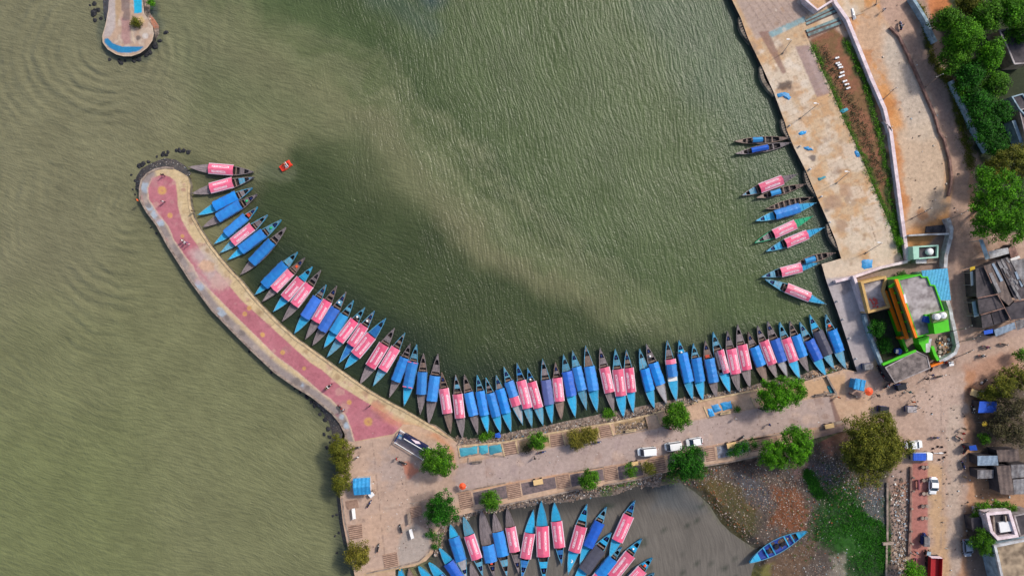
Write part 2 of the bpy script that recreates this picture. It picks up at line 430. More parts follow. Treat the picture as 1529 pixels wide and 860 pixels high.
# ------------------------------------------------------------------ outlines (photograph pixels on the quay level)
WZ=-1.25
inner_edge = KL(cB,[(330,195),(372,222),(384,270),(380,330),(388,400),(405,470),(450,550),(510,640),(570,720),(640,800)]) \
  + KL(cC,[(0,243),(80,345),(150,420),(240,510),(330,590),(430,662),(540,742),(620,800)]) + KL(cD,[(230,462),(300,510),(420,578),(520,630),(640,700),(780,788)])
outer_edge = KL(cB,[(280,172),(230,166),(170,178),(120,205),(85,245),(75,290),(75,360),(120,440),(180,520),(245,640),(315,750),(385,858)]) \
  + [(315,462),(345,493),(375,523),(410,556),(440,577),(465,592)] + KL(cD,[(0,590),(60,640),(110,700),(143,765),(150,815)])
bw_poly = list(reversed(outer_edge)) + inner_edge + [(683,658),(655,648),(618,634),(602,633),(588,649),(529,660),(518,658)]
plaza_poly = KL(cE,[(150,165),(120,250),(112,330),(125,470),(140,600),(160,700),(185,800),(200,870)])+[(535,885),(590,872)]+[(590,850),(619,845),(636,837),(646,826),(650,815),(652,795),(662,780),(680,770)] \
  + KL(cF,[(30,905),(350,832),(700,762),(930,712),(1120,682),(1420,627)]) + KL(cG,[(310,712),(560,672),(920,600)]) + [(1206,657),(1262,643),(1300,636),(1300,600)] \
  + [(1300,560),(1262,551)] + KL(cG,[(1200,128),(920,172),(560,242),(230,325)]) + KL(cF,[(1518,132),(1180,202),(700,282),(350,350),(20,378)]) + [(683,661),(650,636),(600,622),(560,628),(522,640)]
quay_poly = KL(cQ1,[(20,-90),(55,0),(110,112),(160,250),(205,340),(250,432),(320,585),(400,800)])+KL(cQ3,[(88,50),(130,150),(190,268),(250,408),(300,520),(350,640),(380,738),(275,768),(302,862)]) \
  + KL(c7,[(862,100),(905,230),(950,370),(985,480)]) + [(1262,551),(1262,600),(1320,585),(1320,552)] + KL(cM,[(330,860),(285,740),(190,480),(200,480),(560,385)]) + [(1348,388)] \
  + KL(cQ3,[(640,560),(560,370),(480,180),(395,0)])+KL(cQ1,[(700,600),(560,290),(520,200)])+[(1290,20),(1290,-30)]
island_poly = KL(cA,[(262,-260),(255,0),(245,130),(215,290),(178,420),(182,500),(240,580),(340,640),(430,662),(520,660),(620,625),(700,565),(762,480),(780,400),(768,320),(720,240),(670,160),(650,0),(655,-260)])
shore_px = [(1262,640)]+KL(cG,[(1200,560),(920,605),(560,677),(310,717)])+[(975,722)]+KL(cW,[(0,160),(150,132),(240,190),(330,270),(400,380),(470,450),(560,510),(640,562),(625,620),(600,690)])+[(1119,870),(1112,900)]
ground_poly = [(1290,540),(1262,420),(1262,400),(1245,300),(1175,140),(1135,25),(1120,-60),(1700,-60),(1700,930),(1112,930)] + list(reversed(shore_px))

# ------------------------------------------------------------------ water
def water():
    def axis(lo,hi,st):
        a=list(np.arange(lo,hi,st)); l=[lo-5,lo-20,lo-80,lo-300,lo-1500]; h=[hi+5,hi+20,hi+80,hi+300,hi+1500]
        return np.array(sorted(l)+a+h)
    ax=axis(-112,112,1.0); ay=axis(-66,66,1.0); X,Y=np.meshgrid(ax,ay); nx,ny=len(ax),len(ay)
    k=S*(H-WZ)/H; px=X.ravel()/k+764.5; py=430-Y.ravel()/k
    p=Paint(px,py,C(126,125,92))
    p.wx=px+(fbm(px/45,py/45,4)-.5)*60; p.wy=py+(fbm(px/45+50,py/45+90,4)-.5)*60
    p.n1=fbm(px/60+5,py/60,4)
    wd=lambda pts,c,w,op,warp=.7,soft=.9: p.line(pts,c,w,op,warp,soft)
    p.poly([(-100,430),(200,430),(420,560),(520,700),(560,1000),(-100,1000)],C(125,127,90),110,.9)
    p.poly([(-100,600),(200,640),(240,1000),(-100,1000)],C(118,126,80),90,.6)
    p.poly([(-100,-100),(330,-100),(360,140),(220,240),(150,430),(-100,480)],C(130,127,98),80,.8)
    # green water of the harbour basin and open side
    p.poly([(240,-60),(440,60),(560,150),(640,230),(760,370),(900,440),(1000,520),(1350,620),(1350,-100),(240,-100)],C(82,98,60),46,.95)
    p.poly([(230,-60),(300,60),(430,110),(540,190),(640,260),(700,330),(560,250),(440,190),(300,180),(260,110)],C(112,117,84),50,.75)
    p.poly([(900,-60),(1100,-60),(1200,200),(1290,460),(1180,420),(1060,180)],C(80,98,72),40,.75)
    wd([(500,-20),(590,90),(650,170),(720,250),(800,340),(930,420)],C(66,82,48),24,.6)
    wd([(560,-20),(640,40)],C(70,88,74),20,.6)
    wd([(650,0),(640,-30)],C(44,70,84),14,.6)
    # darker sheltered water behind the breakwater, then shade painted around the moored boats
    p.poly([(378,286),(400,252),(440,230),(480,208),(540,212),(590,270),(650,330),(720,395),(800,430),(900,470),(1000,486),(1060,500),(1060,700),(620,700),(480,600),(360,430),(350,320)],C(60,74,43),24,.92,.8)
    p.poly([(290,250),(380,280),(360,430),(480,560),(690,690),(1290,600),(1290,470),(1200,490),(1000,500),(900,520),(780,545),(700,540),(600,480),(440,370)],C(44,56,41),34,.88,.6)  # boat shade and reflections put in as near-black green
    # silt carried along the basin
    wd([(300,20),(420,70),(520,120),(600,180),(660,250),(740,330),(845,395),(960,468),(1040,500)],C(114,120,84),24,.45,1.0,1.0)
    wd([(330,150),(440,180),(520,220),(600,290)],C(114,119,84),34,.4)
    wd([(600,190),(680,275),(780,370),(880,430)],C(116,124,90),12,.3,1.0,1.0)
    wd([(380,262),(410,255),(430,250)],C(112,118,92),8,.5)
    base=[(310,25),(430,62),(540,108),(620,175),(685,250),(765,330),(855,398),(965,468),(1040,500)]
    for i in range(26):
        o=random.uniform(-42,38); a=random.randrange(0,5); e=random.randrange(a+3,len(base)+1)
        wd([(x+o*.7+random.uniform(-5,5),y-o*.7+random.uniform(-5,5)) for x,y in base[a:e]],random.choice([C(128,132,98),C(122,126,92),C(88,102,62)]),random.uniform(2,5.5),random.uniform(.14,.30),1.0,.95)
    # lagoon at the bottom
    lag=[(640,1000),(648,850),(660,790),(760,752),(960,716),(1040,730),(1075,775),(1135,822),(1120,1000)]
    p.poly(lag,C(118,112,104),6,1.0,.0)
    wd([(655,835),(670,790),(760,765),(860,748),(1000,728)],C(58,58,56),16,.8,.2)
    p.poly([(960,700),(1030,700),(1050,760),(980,770)],C(88,94,98),14,.6)
    for i in range(34):
        cx,cy=random.uniform(820,1110),random.uniform(745,880)
        if segdist(np.array([cx]),np.array([cy]),[(1040,730),(1075,775),(1135,822)])[0]<8: continue
        p.blob(cx,cy,random.uniform(2.5,6),C(50,62,50),.6,.9)
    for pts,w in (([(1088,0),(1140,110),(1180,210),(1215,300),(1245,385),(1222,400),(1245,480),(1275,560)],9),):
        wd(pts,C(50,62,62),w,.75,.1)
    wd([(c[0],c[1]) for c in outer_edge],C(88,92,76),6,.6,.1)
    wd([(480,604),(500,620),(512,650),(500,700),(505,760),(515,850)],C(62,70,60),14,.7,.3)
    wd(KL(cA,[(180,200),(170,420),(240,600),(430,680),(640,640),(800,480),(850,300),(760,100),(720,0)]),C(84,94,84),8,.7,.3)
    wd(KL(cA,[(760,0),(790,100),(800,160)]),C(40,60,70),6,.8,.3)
    # ripple frame: 0 steep crests (right), 1 flat crests (left)
    fr=1-sstep(px-py*.25+(p.n1-.5)*300,380,620); fr=np.where(inpoly(px,py,lag),.0,fr)
    calm=1.0-.65*inpoly(px,py,lag)-.35*sstep(-segdist(px,py,[(300,280),(380,420),(520,560),(690,680),(1270,540)]),-70,-10)
    F=[(j*nx+i,j*nx+i+1,(j+1)*nx+i+1,(j+1)*nx+i) for j in range(ny-1) for i in range(nx-1)]
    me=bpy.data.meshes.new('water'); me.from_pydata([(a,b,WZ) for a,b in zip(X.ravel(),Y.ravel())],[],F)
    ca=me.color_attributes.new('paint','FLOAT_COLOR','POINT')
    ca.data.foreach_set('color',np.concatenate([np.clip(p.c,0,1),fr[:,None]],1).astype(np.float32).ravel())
    cb=me.attributes.new('swell','FLOAT','POINT'); cb.data.foreach_set('value',np.clip(calm,0,1).astype(np.float32))
    t=NT('harbour_water'); a=t.new('ShaderNodeVertexColor',layer_name='paint'); sw=t.new('ShaderNodeAttribute',attribute_name='swell')
    pos=t.geo.outputs['Position']
    # low frequency wobble so that crests bend
    wob=t.new('ShaderNodeTexNoise'); wob.inputs['Scale'].default_value=.03; wob.inputs['Detail'].default_value=2; t.lk(pos,wob.inputs['Vector'])
    va=t.new('ShaderNodeVectorMath',operation='MULTIPLY_ADD'); t.lk(wob.outputs['Color'],va.inputs[0]); va.inputs[1].default_value=(9,9,0); t.lk(pos,va.inputs[2]); wp=va.outputs[0]
    def crest(rot,across,along,detail=3):
        return t.noise(1.0,detail,vec=t.mapping(t.mapping(wp,(1,1,1),rot),(across,along,1)),rough=.55,dist=.3)
    s1=crest(R(-14),2.2,.26,4); s2=crest(R(-72),1.9,.34,4); s3=crest(R(-40),1.1,.5,3); iso=t.noise(2.6,4,vec=wp); 
    big=t.math('ADD',t.math('MULTIPLY',s1,t.math('SUBTRACT',1.0,a.outputs[1])),t.math('MULTIPLY',s2,a.outputs[1]))
    h=t.math('ADD',t.math('MULTIPLY',big,1.0),t.math('ADD',t.math('MULTIPLY',s3,.5),t.math('MULTIPLY',iso,.55)))
    # rings bent round the heads of the two moles
    rings=None
    for cx,cy,rmax in ((236,275,62),(192,45,38)):
        q=P(cx,cy,WZ); dd=t.new('ShaderNodeVectorMath',operation='DISTANCE'); t.lk(wp,dd.inputs[0]); dd.inputs[1].default_value=(q.x+.15,q.y+.15,WZ)
        dist=t.math('ADD',dd.outputs['Value'],t.math('MULTIPLY',t.noise(.07,2),6.0))
        s=t.math('SINE',t.math('MULTIPLY',dist,6.283/2.3)); s=t.math('ADD',s,t.math('MULTIPLY',t.math('SINE',t.math('MULTIPLY',dist,6.283/5.1)),.8))
        fade=t.math('MULTIPLY',t.math('SUBTRACT',1.0,t.math('MINIMUM',t.math('DIVIDE',dd.outputs['Value'],float(rmax)),1.0)),1.0)
        patch=t.ramp(t.noise(.06,3,vec=t.mapping(pos,(1,1,1),cx*.01)),[(.42,0.0),(.62,1.0)])
        sx=t.new('ShaderNodeSeparateXYZ'); t.lk(pos,sx.inputs[0]); lee=t.math('MINIMUM',t.math('MAXIMUM',t.math('DIVIDE',t.math('SUBTRACT',q.x+(8 if cx>200 else 60),sx.outputs[0]),14.0),0.0),1.0)
        s=t.math('MULTIPLY',t.math('MULTIPLY',t.math('MULTIPLY',s,lee),fade),t.math('MULTIPLY',patch,a.outputs[1])); rings=s if rings is None else t.math('ADD',rings,s)
    h=t.math('ADD',h,t.math('MULTIPLY',rings,.6))
    h=t.math('MULTIPLY',h,sw.outputs['Fac'])
    t.bump(h,1.0,.2)
    c=t.mix(1.0,a.outputs[0],t.ramp(t.noise(.12,5),[(.3,.80),(.7,.98)]),'MULTIPLY')
    # paler crests and darker troughs: ripple light painted into the colour
    c=t.mix(1.0,c,t.ramp(big,[(.35,.9),(.65,1.12)]),'MULTIPLY')
    m=t.done(c,.22,.5); t.b.inputs['IOR'].default_value=1.33
    o=link('water',me,m); tag(o,kind='structure')
water()

# ------------------------------------------------------------------ right-hand ground and wasteland
def gz(px,py):
    d=segdist(px,py,shore_px); z=-1.32+np.clip(d/16,0,1)*1.22
    z=np.where(py<640,np.maximum(z,-.06),z)
    # the rubbish field stays a little lower than the road, bumpy
    f=inpoly(px,py,[(980,705),(1262,640),(1330,690),(1328,900),(1112,900),(1000,740)])
    z=z+np.where(f,(fbm(px/5,py/5,3)-.5)*.45*np.clip(d/8,0,1),(fbm(px/14,py/14,3)-.5)*.05)
    return z-.03
def gpaint(px,py):
    p=Paint(px,py,C(178,150,132)); W=C
    p.wx=px+(fbm(px/13,py/13,5)-.5)*22; p.wy=py+(fbm(px/13+50,py/13+90,5)-.5)*22
    p.mottle(W(152,122,104),.45,.6,.65); p.mottle(W(190,165,150),.5,.7,.5,2)
    # compound east of the wall: pale worn concrete over orange earth
    lot=KL(cQ2,[(-40,-60),(120,140),(200,330),(270,500),(360,700),(400,860)])+KL(cQ4,[(125,60),(155,300),(185,530),(225,800),(235,830),(445,670),(455,570),(470,400),(478,330),(465,230),(430,110),(375,0)])+KL(cQ2,[(620,610),(500,350),(450,240),(380,170),(300,-60)])
    p.poly(lot,W(205,150,98),3,1,.1); p.blob(1300,60,60,W(196,172,150),.7,.6); 
    p.poly(KL(cQ2,[(340,180),(440,240),(560,490),(680,740),(700,900),(500,900),(420,640),(330,380)]),W(200,186,170),9,.9,.6)
    p.poly(KL(cQ4,[(150,60),(370,0),(440,200),(440,520),(200,640),(170,300)]),W(200,180,158),10,.85,.8)
    p.line(KL(cQ4,[(135,80),(165,300),(195,560)]),W(190,128,78),6,.6,.8)
    for x,y,r in ((1290,90,18),(1320,160,20),(1335,230,13),(1345,300,14),(1375,320,10),(1270,40,12)): p.blob(x,y,r,W(188,122,68),.6,1)
    # dirt road
    road=KL(cQ2,[(300,-60),(340,120),(460,230),(560,430),(640,600),(740,860)])+KL(cQ4,[(395,0),(450,130),(490,330),(470,600),(440,860)])+[(1412,420),(1425,500)]+[(1440,500),(1450,470)]+KL(cQ4,[(600,860),(600,600),(595,300),(560,160),(500,-20)])+KL(cQ2,[(760,600),(640,400),(560,200),(470,60),(440,-60)])
    p.poly(road,W(182,152,134),3,1,.15)
    p.line(KL(cQ4,[(500,0),(560,170),(590,330),(590,560)]),W(188,142,108),4,.7,.5)
    p.line(KL(cQ4,[(430,0),(510,190),(545,380),(520,860)]),W(180,150,130),3,.5,.5)
    p.line([(1395,115),(1415,170)],W(140,122,118),14,.35,.5)  # jungle shade over the road, painted in as a darker band
    p.line(KL(cQ2,[(560,0),(640,330),(770,560),(830,830)]),W(70,80,52),4,.8,.8)
    # jungle floor
    p.poly([(1392,0),(1405,60),(1425,130),(1450,210),(1462,250),(1452,340),(1600,360),(1600,-60),(1390,-60)],W(52,60,42),5,1,.8)
    p.poly([(1375,-60),(1420,-60),(1415,8),(1390,30)],W(205,130,82),4,.9,.8)
    # yard of the green house
    p.poly([(1268,400),(1362,385),(1425,330),(1428,560),(1330,580)],W(150,128,116),2,1,.2)
    # junction and south road
    jun=[(1262,560),(1320,560),(1425,545),(1470,500),(1600,470),(1600,560),(1500,560),(1452,590),(1450,700),(1452,900),(1385,900),(1385,690),(1340,640),(1262,650)]
    p.poly(jun,W(182,155,138),5,1,.5); p.blob(1420,600,60,W(196,172,158),.6,.5)
    p.line([(1450,560),(1448,640),(1450,720),(1440,860)],W(186,136,98),6,.75,.8); p.line([(1395,700),(1402,800),(1412,900)],W(196,160,118),11,.7,.8)
    p.line([(1405,600),(1407,700),(1405,860)],W(160,140,128),.8,.6,.1); p.line([(1262,585),(1330,570),(1440,520),(1529,490)],W(160,138,130),7,.4,.6)
    p.line([(1425,610),(1425,880)],W(192,176,160),9,.5,.8)
    for i in range(26): p.blob(random.uniform(1270,1450),random.uniform(500,860),random.uniform(1.5,5),W(140,116,104),.45,1)
    p.poly([(1452,580),(1529,560),(1600,560),(1600,720),(1452,690)],W(86,76,66),5,.9,.8,speck=.5)
    p.poly([(1455,690),(1600,715),(1600,780),(1450,770)],W(176,136,104),5,.9,.9,speck=.15)
    p.poly([(1440,545),(1529,520),(1529,562),(1452,600)],W(176,122,92),8,.5,1)
    p.poly([(1440,770),(1600,760),(1600,900),(1450,900)],W(120,104,94),4,.8,.8,speck=.2)
    # median strip and rubbly yard
    p.poly([(1329,700),(1362,700),(1362,900),(1327,900)],W(164,140,128),1.5,1,.2,speck=.4)
    p.blob(1345,735,16,W(160,112,88),.6,.8,speck=.3); p.blob(1345,830,18,W(176,150,120),.6,.8,speck=.7)
    p.poly([(1362,690),(1385,690),(1385,900),(1360,900)],W(176,118,108),1.2,1,.02,speck=0)
    # wasteland
    waste=[(975,700),(1050,696),(1134,682),(1262,645),(1330,690),(1328,900),(1100,900),(1000,740)]
    p.poly(waste,W(88,78,72),4,1,.8,speck=.5)
    p.line(shore_px[3:],W(104,104,78),7,.6,.8,speck=.5)
    p.poly(KL(cW,[(230,90),(420,100),(620,260),(640,330),(560,500),(470,470),(330,250)]),W(92,80,42),7,.85,1,speck=.35)
    p.poly(KL(cW,[(420,150),(560,260),(650,350),(640,440),(560,500),(430,380)]),W(72,72,46),7,.7,1,speck=.3)
    p.poly(KL(cW,[(480,60),(620,90),(740,180),(720,290),(600,230),(500,150)]),W(84,84,90),7,.8,1,speck=.9)
    p.poly(KL(cW,[(740,160),(880,170),(960,300),(950,420),(820,440),(700,390),(760,290)]),W(128,76,46),8,.85,1,speck=.7)
    p.poly(KL(cW,[(860,0),(980,0),(940,90),(870,90)]),W(180,140,126),5,.9,.8,speck=.2)
    p.poly([(1208,640),(1262,640),(1290,668),(1240,680)],W(160,112,98),8,.8,1,speck=.2)
    p.poly(KL(cW,[(1000,0),(1200,0),(1210,120),(1130,210),(1020,190)]),W(88,84,92),8,.85,1,speck=1)
    p.poly(KL(cW,[(1060,210),(1250,120),(1400,250),(1470,180),(1470,760),(1150,760),(1120,560),(990,500),(1000,300)]),W(34,66,28),8,.95,1,speck=.18)
    p.poly(KL(cW,[(1100,450),(1340,380),(1400,500),(1280,640),(1150,560)]),W(44,92,28),14,.8,.8,speck=.05)
    p.poly(KL(cW,[(1290,140),(1440,130),(1450,420),(1370,380),(1310,300)]),W(92,92,98),6,.75,1,speck=1)
    p.poly(KL(cW,[(930,40),(1040,70),(1040,180),(960,150)]),W(48,80,46),6,.7,1,speck=.2)
    p.poly(KL(cW,[(820,560),(1000,480),(1000,560),(900,760),(600,760),(640,680)]),W(108,84,64),8,.7,1,speck=.6)
    p.poly(KL(cW,[(600,690),(740,650),(700,760),(590,760)]),W(118,116,60),6,.8,1,speck=.2)
    p.poly(KL(cW,[(1110,590),(1190,570),(1200,760),(1090,760)]),W(150,140,128),5,.7,1,speck=.9)
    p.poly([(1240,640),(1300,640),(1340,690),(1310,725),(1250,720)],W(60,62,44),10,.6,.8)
    # planted strip behind the quay
    strip=[(1210,60),(1245,42),(1265,60),(1290,110),(1313,180),(1325,240),(1340,320),(1352,372),(1348,388),(1329,336),(1284,230),(1243,139)]
    p.poly(strip,W(142,98,74),2,1,.03)
    p.mix(0.55*inpoly(px,py,strip)*sstep(p.n1,.5,.62),W(112,96,62))
    p.line([(1212,66),(1245,140),(1285,230),(1308,285),(1330,336),(1350,390)],W(64,88,36),5,.85,.8)
    p.line([(1262,60),(1290,120),(1310,190),(1322,250),(1335,330),(1350,380)],W(48,70,36),6,.9,.8)
    p.poly([(1320,330),(1340,318),(1352,378),(1346,386)],W(50,78,34),4,.9,.8)
    return p
ground=painted_sheet('ground',ground_poly,0,2.3,gpaint,M['ground'],zfn=gz); tag(ground,kind='structure')
# the land goes on beyond the picture
b=MB(); x0=P(1700,0).x
b.prism([(P(1690,0).x,-1500),(1600,-1500),(1600,1500),(P(1690,0).x,1500)],-3,-.06)
b.prism([(P(1105,0).x,P(0,-58).y),(P(1692,0).x,P(0,-58).y),(P(1692,0).x,1500),(P(1105,0).x,1500)],-3,-.07)
b.prism([(P(1112,0).x,-1500),(P(1692,0).x,-1500),(P(1692,0).x,P(0,928).y),(P(1112,0).x,P(0,928).y)],-3,-.08)
t=NT('far_earth'); n=t.noise(.05,8); m=t.done(t.ramp(n,[(.35,C(70,84,50)),(.55,C(165,135,115)),(.7,C(90,98,60))]),.9,.2)
tag(b.build('outer_ground',m),kind='structure')

# ------------------------------------------------------------------ slabs with painted tops
def skirt(name, poly, ztop, zbot, mat, parent=None):
    b=MB(); pts=[P(x,y,ztop) for x,y in poly]; a=sum(pts[i].x*pts[(i+1)%len(pts)].y-pts[(i+1)%len(pts)].x*pts[i].y for i in range(len(pts)))
    if a<0: pts.reverse()
    n=len(pts); vs=[(p.x,p.y,zbot) for p in pts]+[(p.x,p.y,ztop) for p in pts]
    b.add(vs,[(i,(i+1)%n,(i+1)%n+n,i+n) for i in range(n)])
    return b.build(name,mat,parent)
pink_poly = KL(cB,[(150,235),(125,290),(130,360),(190,450),(250,525),(285,610),(340,690),(400,770),(440,850)])+[(320,440),(345,466),(380,500),(410,530),(445,556),(480,587)]+KL(cD,[(60,560),(110,610),(150,660),(180,740),(200,815),(440,770),(470,740),(500,712),(440,680),(350,620),(250,560),(120,480),(0,375)])+KL(cC,[(420,740),(310,640),(200,540),(90,440),(0,360)])+KL(cB,[(600,860),(550,800),(490,740),(430,640),(380,570),(330,480),(310,400),(305,320),(295,250),(265,225),(215,205)])
def bwpaint(px,py):
    p=Paint(px,py,C(206,182,142)); p.mottle(C(184,160,126),.48,.62,.6); p.mottle(C(220,200,165),.52,.7,.5)
    left=list(reversed(outer_edge))+pink_poly[:1]
    p.line(outer_edge[3:],C(150,138,134),13,1,.15,.3)
    for i in range(26):
        q=outer_edge[5+int(random.random()*(len(outer_edge)-7))]; r=outer_edge[min(len(outer_edge)-1,outer_edge.index(q)+1)]; f=random.random()
        p.blob(q[0]*(1-f)+r[0]*f+6,q[1]*(1-f)+r[1]*f-5,random.uniform(4,9),random.choice([C(158,172,188),C(122,112,108),C(172,156,146),C(168,182,196)]),.8,.8)
    p.poly(pink_poly,C(182,112,122),1.0,1,.08)
    p.mix(.5*inpoly(px,py,pink_poly)*sstep(p.n1,.5,.66),C(164,98,108)); p.mix(.4*inpoly(px,py,pink_poly)*sstep(p.n2,.5,.66),C(192,128,136))
    p.line(pink_poly[:20],C(205,180,158),1.0,.8,.1,.3)
    for i in range(60):
        k_=random.randrange(len(pink_poly)); q=pink_poly[k_]; p.blob(q[0]+random.uniform(-14,14),q[1]+random.uniform(-10,10),random.uniform(2,7),random.choice([C(196,150,148),C(160,100,108),C(204,168,152),C(172,124,124)]),.45,1.2)
    for i in range(0,len(inner_edge)*4):
        f=i/4; k_=int(f); f-=k_
        if k_>=len(inner_edge)-1 or i%4==0: continue
        a=np.array(inner_edge[k_])*(1-f)+np.array(inner_edge[k_+1])*f; d_=np.array(inner_edge[k_+1])-np.array(inner_edge[k_]); d_=d_/(np.hypot(*d_)+1e-6); n_=np.array([-d_[1],d_[0]])
        if i%3==0: p.line([tuple(a),tuple(a+n_*13)],C(150,126,98),.5,.55,.05)
    # worn patch
    p.poly(KL(cB,[(380,690),(470,640),(560,790),(620,880),(480,900),(400,790)])+[(318,430)],C(190,172,166),9,.85,1); p.blob(308,395,12,C(205,168,140),.9,.8); p.blob(330,425,15,C(196,160,150),.7,.9)
    for x,y,r in ((cB(213,307)+(6.0,)),(cB(262,458)+(3.6,)),(cB(338,585)+(2.5,)),(372,460,3.4),(392,500,3.2),(422,526,3.0),(cC(130,568)+(2.5,)),(cC(255,682)+(3.0,)),(cC(385,778)+(2.8,)),(cD(170,575)+(3.2,)),(cD(287,693)+(6.2,)),(cC(22,445)+(3.2,))):
        p.blob(x,y,r*1.25,C(205,160,95),.9,.15)
        p.blob(x,y,r*.5,C(190,128,110),.6,.1)
    # smears on the promenade
    for i in range(40):
        q=inner_edge[random.randrange(4,len(inner_edge)-1)]; p.blob(q[0]-random.uniform(3,12),q[1]+random.uniform(2,9),random.uniform(2,5),C(166,140,108),.5,1)
    p.line(inner_edge,C(172,150,120),1.4,.7,.1,.4)
    p.line(KL(cD,[(330,600),(440,690),(600,760),(760,840)]),C(205,140,110),7,.6,.7)
    return p
bw=painted_sheet('breakwater_promenade',bw_poly,0.008,1.25,bwpaint,M['paving']); tag(bw,kind='structure')
tag(skirt('breakwater_wall',bw_poly,-.004,-3,M['seawall']),kind='structure')
upper_road=KL(cF,[(0,525),(350,460),(840,375),(1190,310),(1518,255)])+KL(cG,[(300,415),(590,360),(880,305),(1220,245),(1370,220)])
lower_road=KL(cF,[(0,735),(380,660),(750,600),(1120,540),(1400,490)])+KL(cG,[(310,595),(560,545),(920,480),(1240,425),(1440,400)])
def plpaint(px,py):
    p=Paint(px,py,C(200,168,142)); p.mottle(C(184,150,124),.48,.64,.6); p.mottle(C(196,172,154),.5,.7,.5,2)
    road=upper_road+list(reversed(lower_road))
    # plaza concrete with joints
    p.poly([(515,655),(590,650),(690,665),(690,745),(650,770),(640,830),(560,850),(520,850),(510,740)],C(188,162,146),6,.8,.3)
    p.blob(590,700,34,C(172,154,146),.7,.7); p.blob(560,790,30,C(196,164,140),.6,.7)
    p.line(KL(cE,[(285,190),(310,430),(350,800)]),C(140,118,104),.5,.7,.1); p.line(KL(cE,[(440,300),(460,500)]),C(150,128,114),.5,.5,.1)
    p.line(KL(cE,[(130,475),(300,430),(460,395)]),C(150,128,114),.5,.5,.1); p.line(KL(cE,[(520,500),(360,530)]),C(150,128,114),.5,.5,.1)
    p.poly(road,C(178,158,150),1.5,1,.15); 
    p.poly([(683,658)]+road[:1]+[(683,740),(640,770)],C(176,150,134),6,.5,.6)
    p.poly(KL(cE,[(430,300),(470,290),(520,340),(460,380)]),C(196,120,92),3,.8,.8); p.poly(KL(cE,[(560,160),(640,210),(700,330),(690,230),(600,150)]),C(206,140,98),5,.7,.8)
    for i in range(1,14):
        f=i/14*(len(upper_road)-1); k=int(f); f-=k
        a=np.array(upper_road[k])*(1-f)+np.array(upper_road[min(k+1,len(upper_road)-1)])*f; g=i/14*(len(lower_road)-1); k=int(g); g-=k
        b_=np.array(lower_road[k])*(1-g)+np.array(lower_road[min(k+1,len(lower_road)-1)])*g
        p.line([tuple(a),tuple(b_)],C(146,122,110),.45,.7,.03)
    for i in range(70):
        f=random.random(); k=int(f*(len(upper_road)-1)); a=upper_road[k]; b_=lower_road[min(k,len(lower_road)-1)]; g=random.random()
        p.blob(a[0]*(1-g)+b_[0]*g+random.uniform(-30,30),a[1]*(1-g)+b_[1]*g,random.uniform(2,9),random.choice([C(166,146,142),C(196,170,154),C(160,134,122)]),.5,1)
    for i in range(40): p.blob(random.uniform(525,650),random.uniform(670,830),random.uniform(1.2,5),random.choice([C(160,136,122),C(200,178,160),C(140,120,110)]),.5,1)
    p.line([tuple(np.array(q)+(0,-1.5)) for q in upper_road],C(168,140,118),.7,.6,.1)
    p.line([tuple(np.array(q)+(0,1.5)) for q in lower_road],C(205,150,110),1.0,.6,.3)
    # corner at the bottom: grey rubble earth
    p.poly(KL(cE,[(430,640),(500,600),(560,640),(575,720),(520,790),(420,810),(410,745)]),C(168,158,150),3,.8,.7,speck=.3)
    p.line(KL(cE,[(250,850),(400,825),(520,795),(568,745),(585,700)]),C(190,162,130),2,.9,.1)
    p.poly([(612,742),(650,730),(652,775),(640,790),(618,780)],C(128,112,104),3,.7,.6,speck=.4)
    # reddish end near the junction
    p.poly([(1225,640),(1262,630),(1262,650),(1225,660)],C(120,100,98),3,.8,.5)
    p.poly(KL(c7,[(820,610),(885,770),(850,780),(815,640)]),C(130,100,92),1,.8,.05)
    p.poly([(1135,583),(1199,571),(1234,563),(1262,560),(1262,580),(1180,596),(1135,606)],C(196,160,124),3,.8,.6)
    return p
pl=painted_sheet('causeway_and_plaza',plaza_poly,0.0,1.7,plpaint,M['paving']); tag(pl,kind='structure')
tag(skirt('causeway_wall',plaza_poly,-.004,-3,M['seawall']),kind='structure')
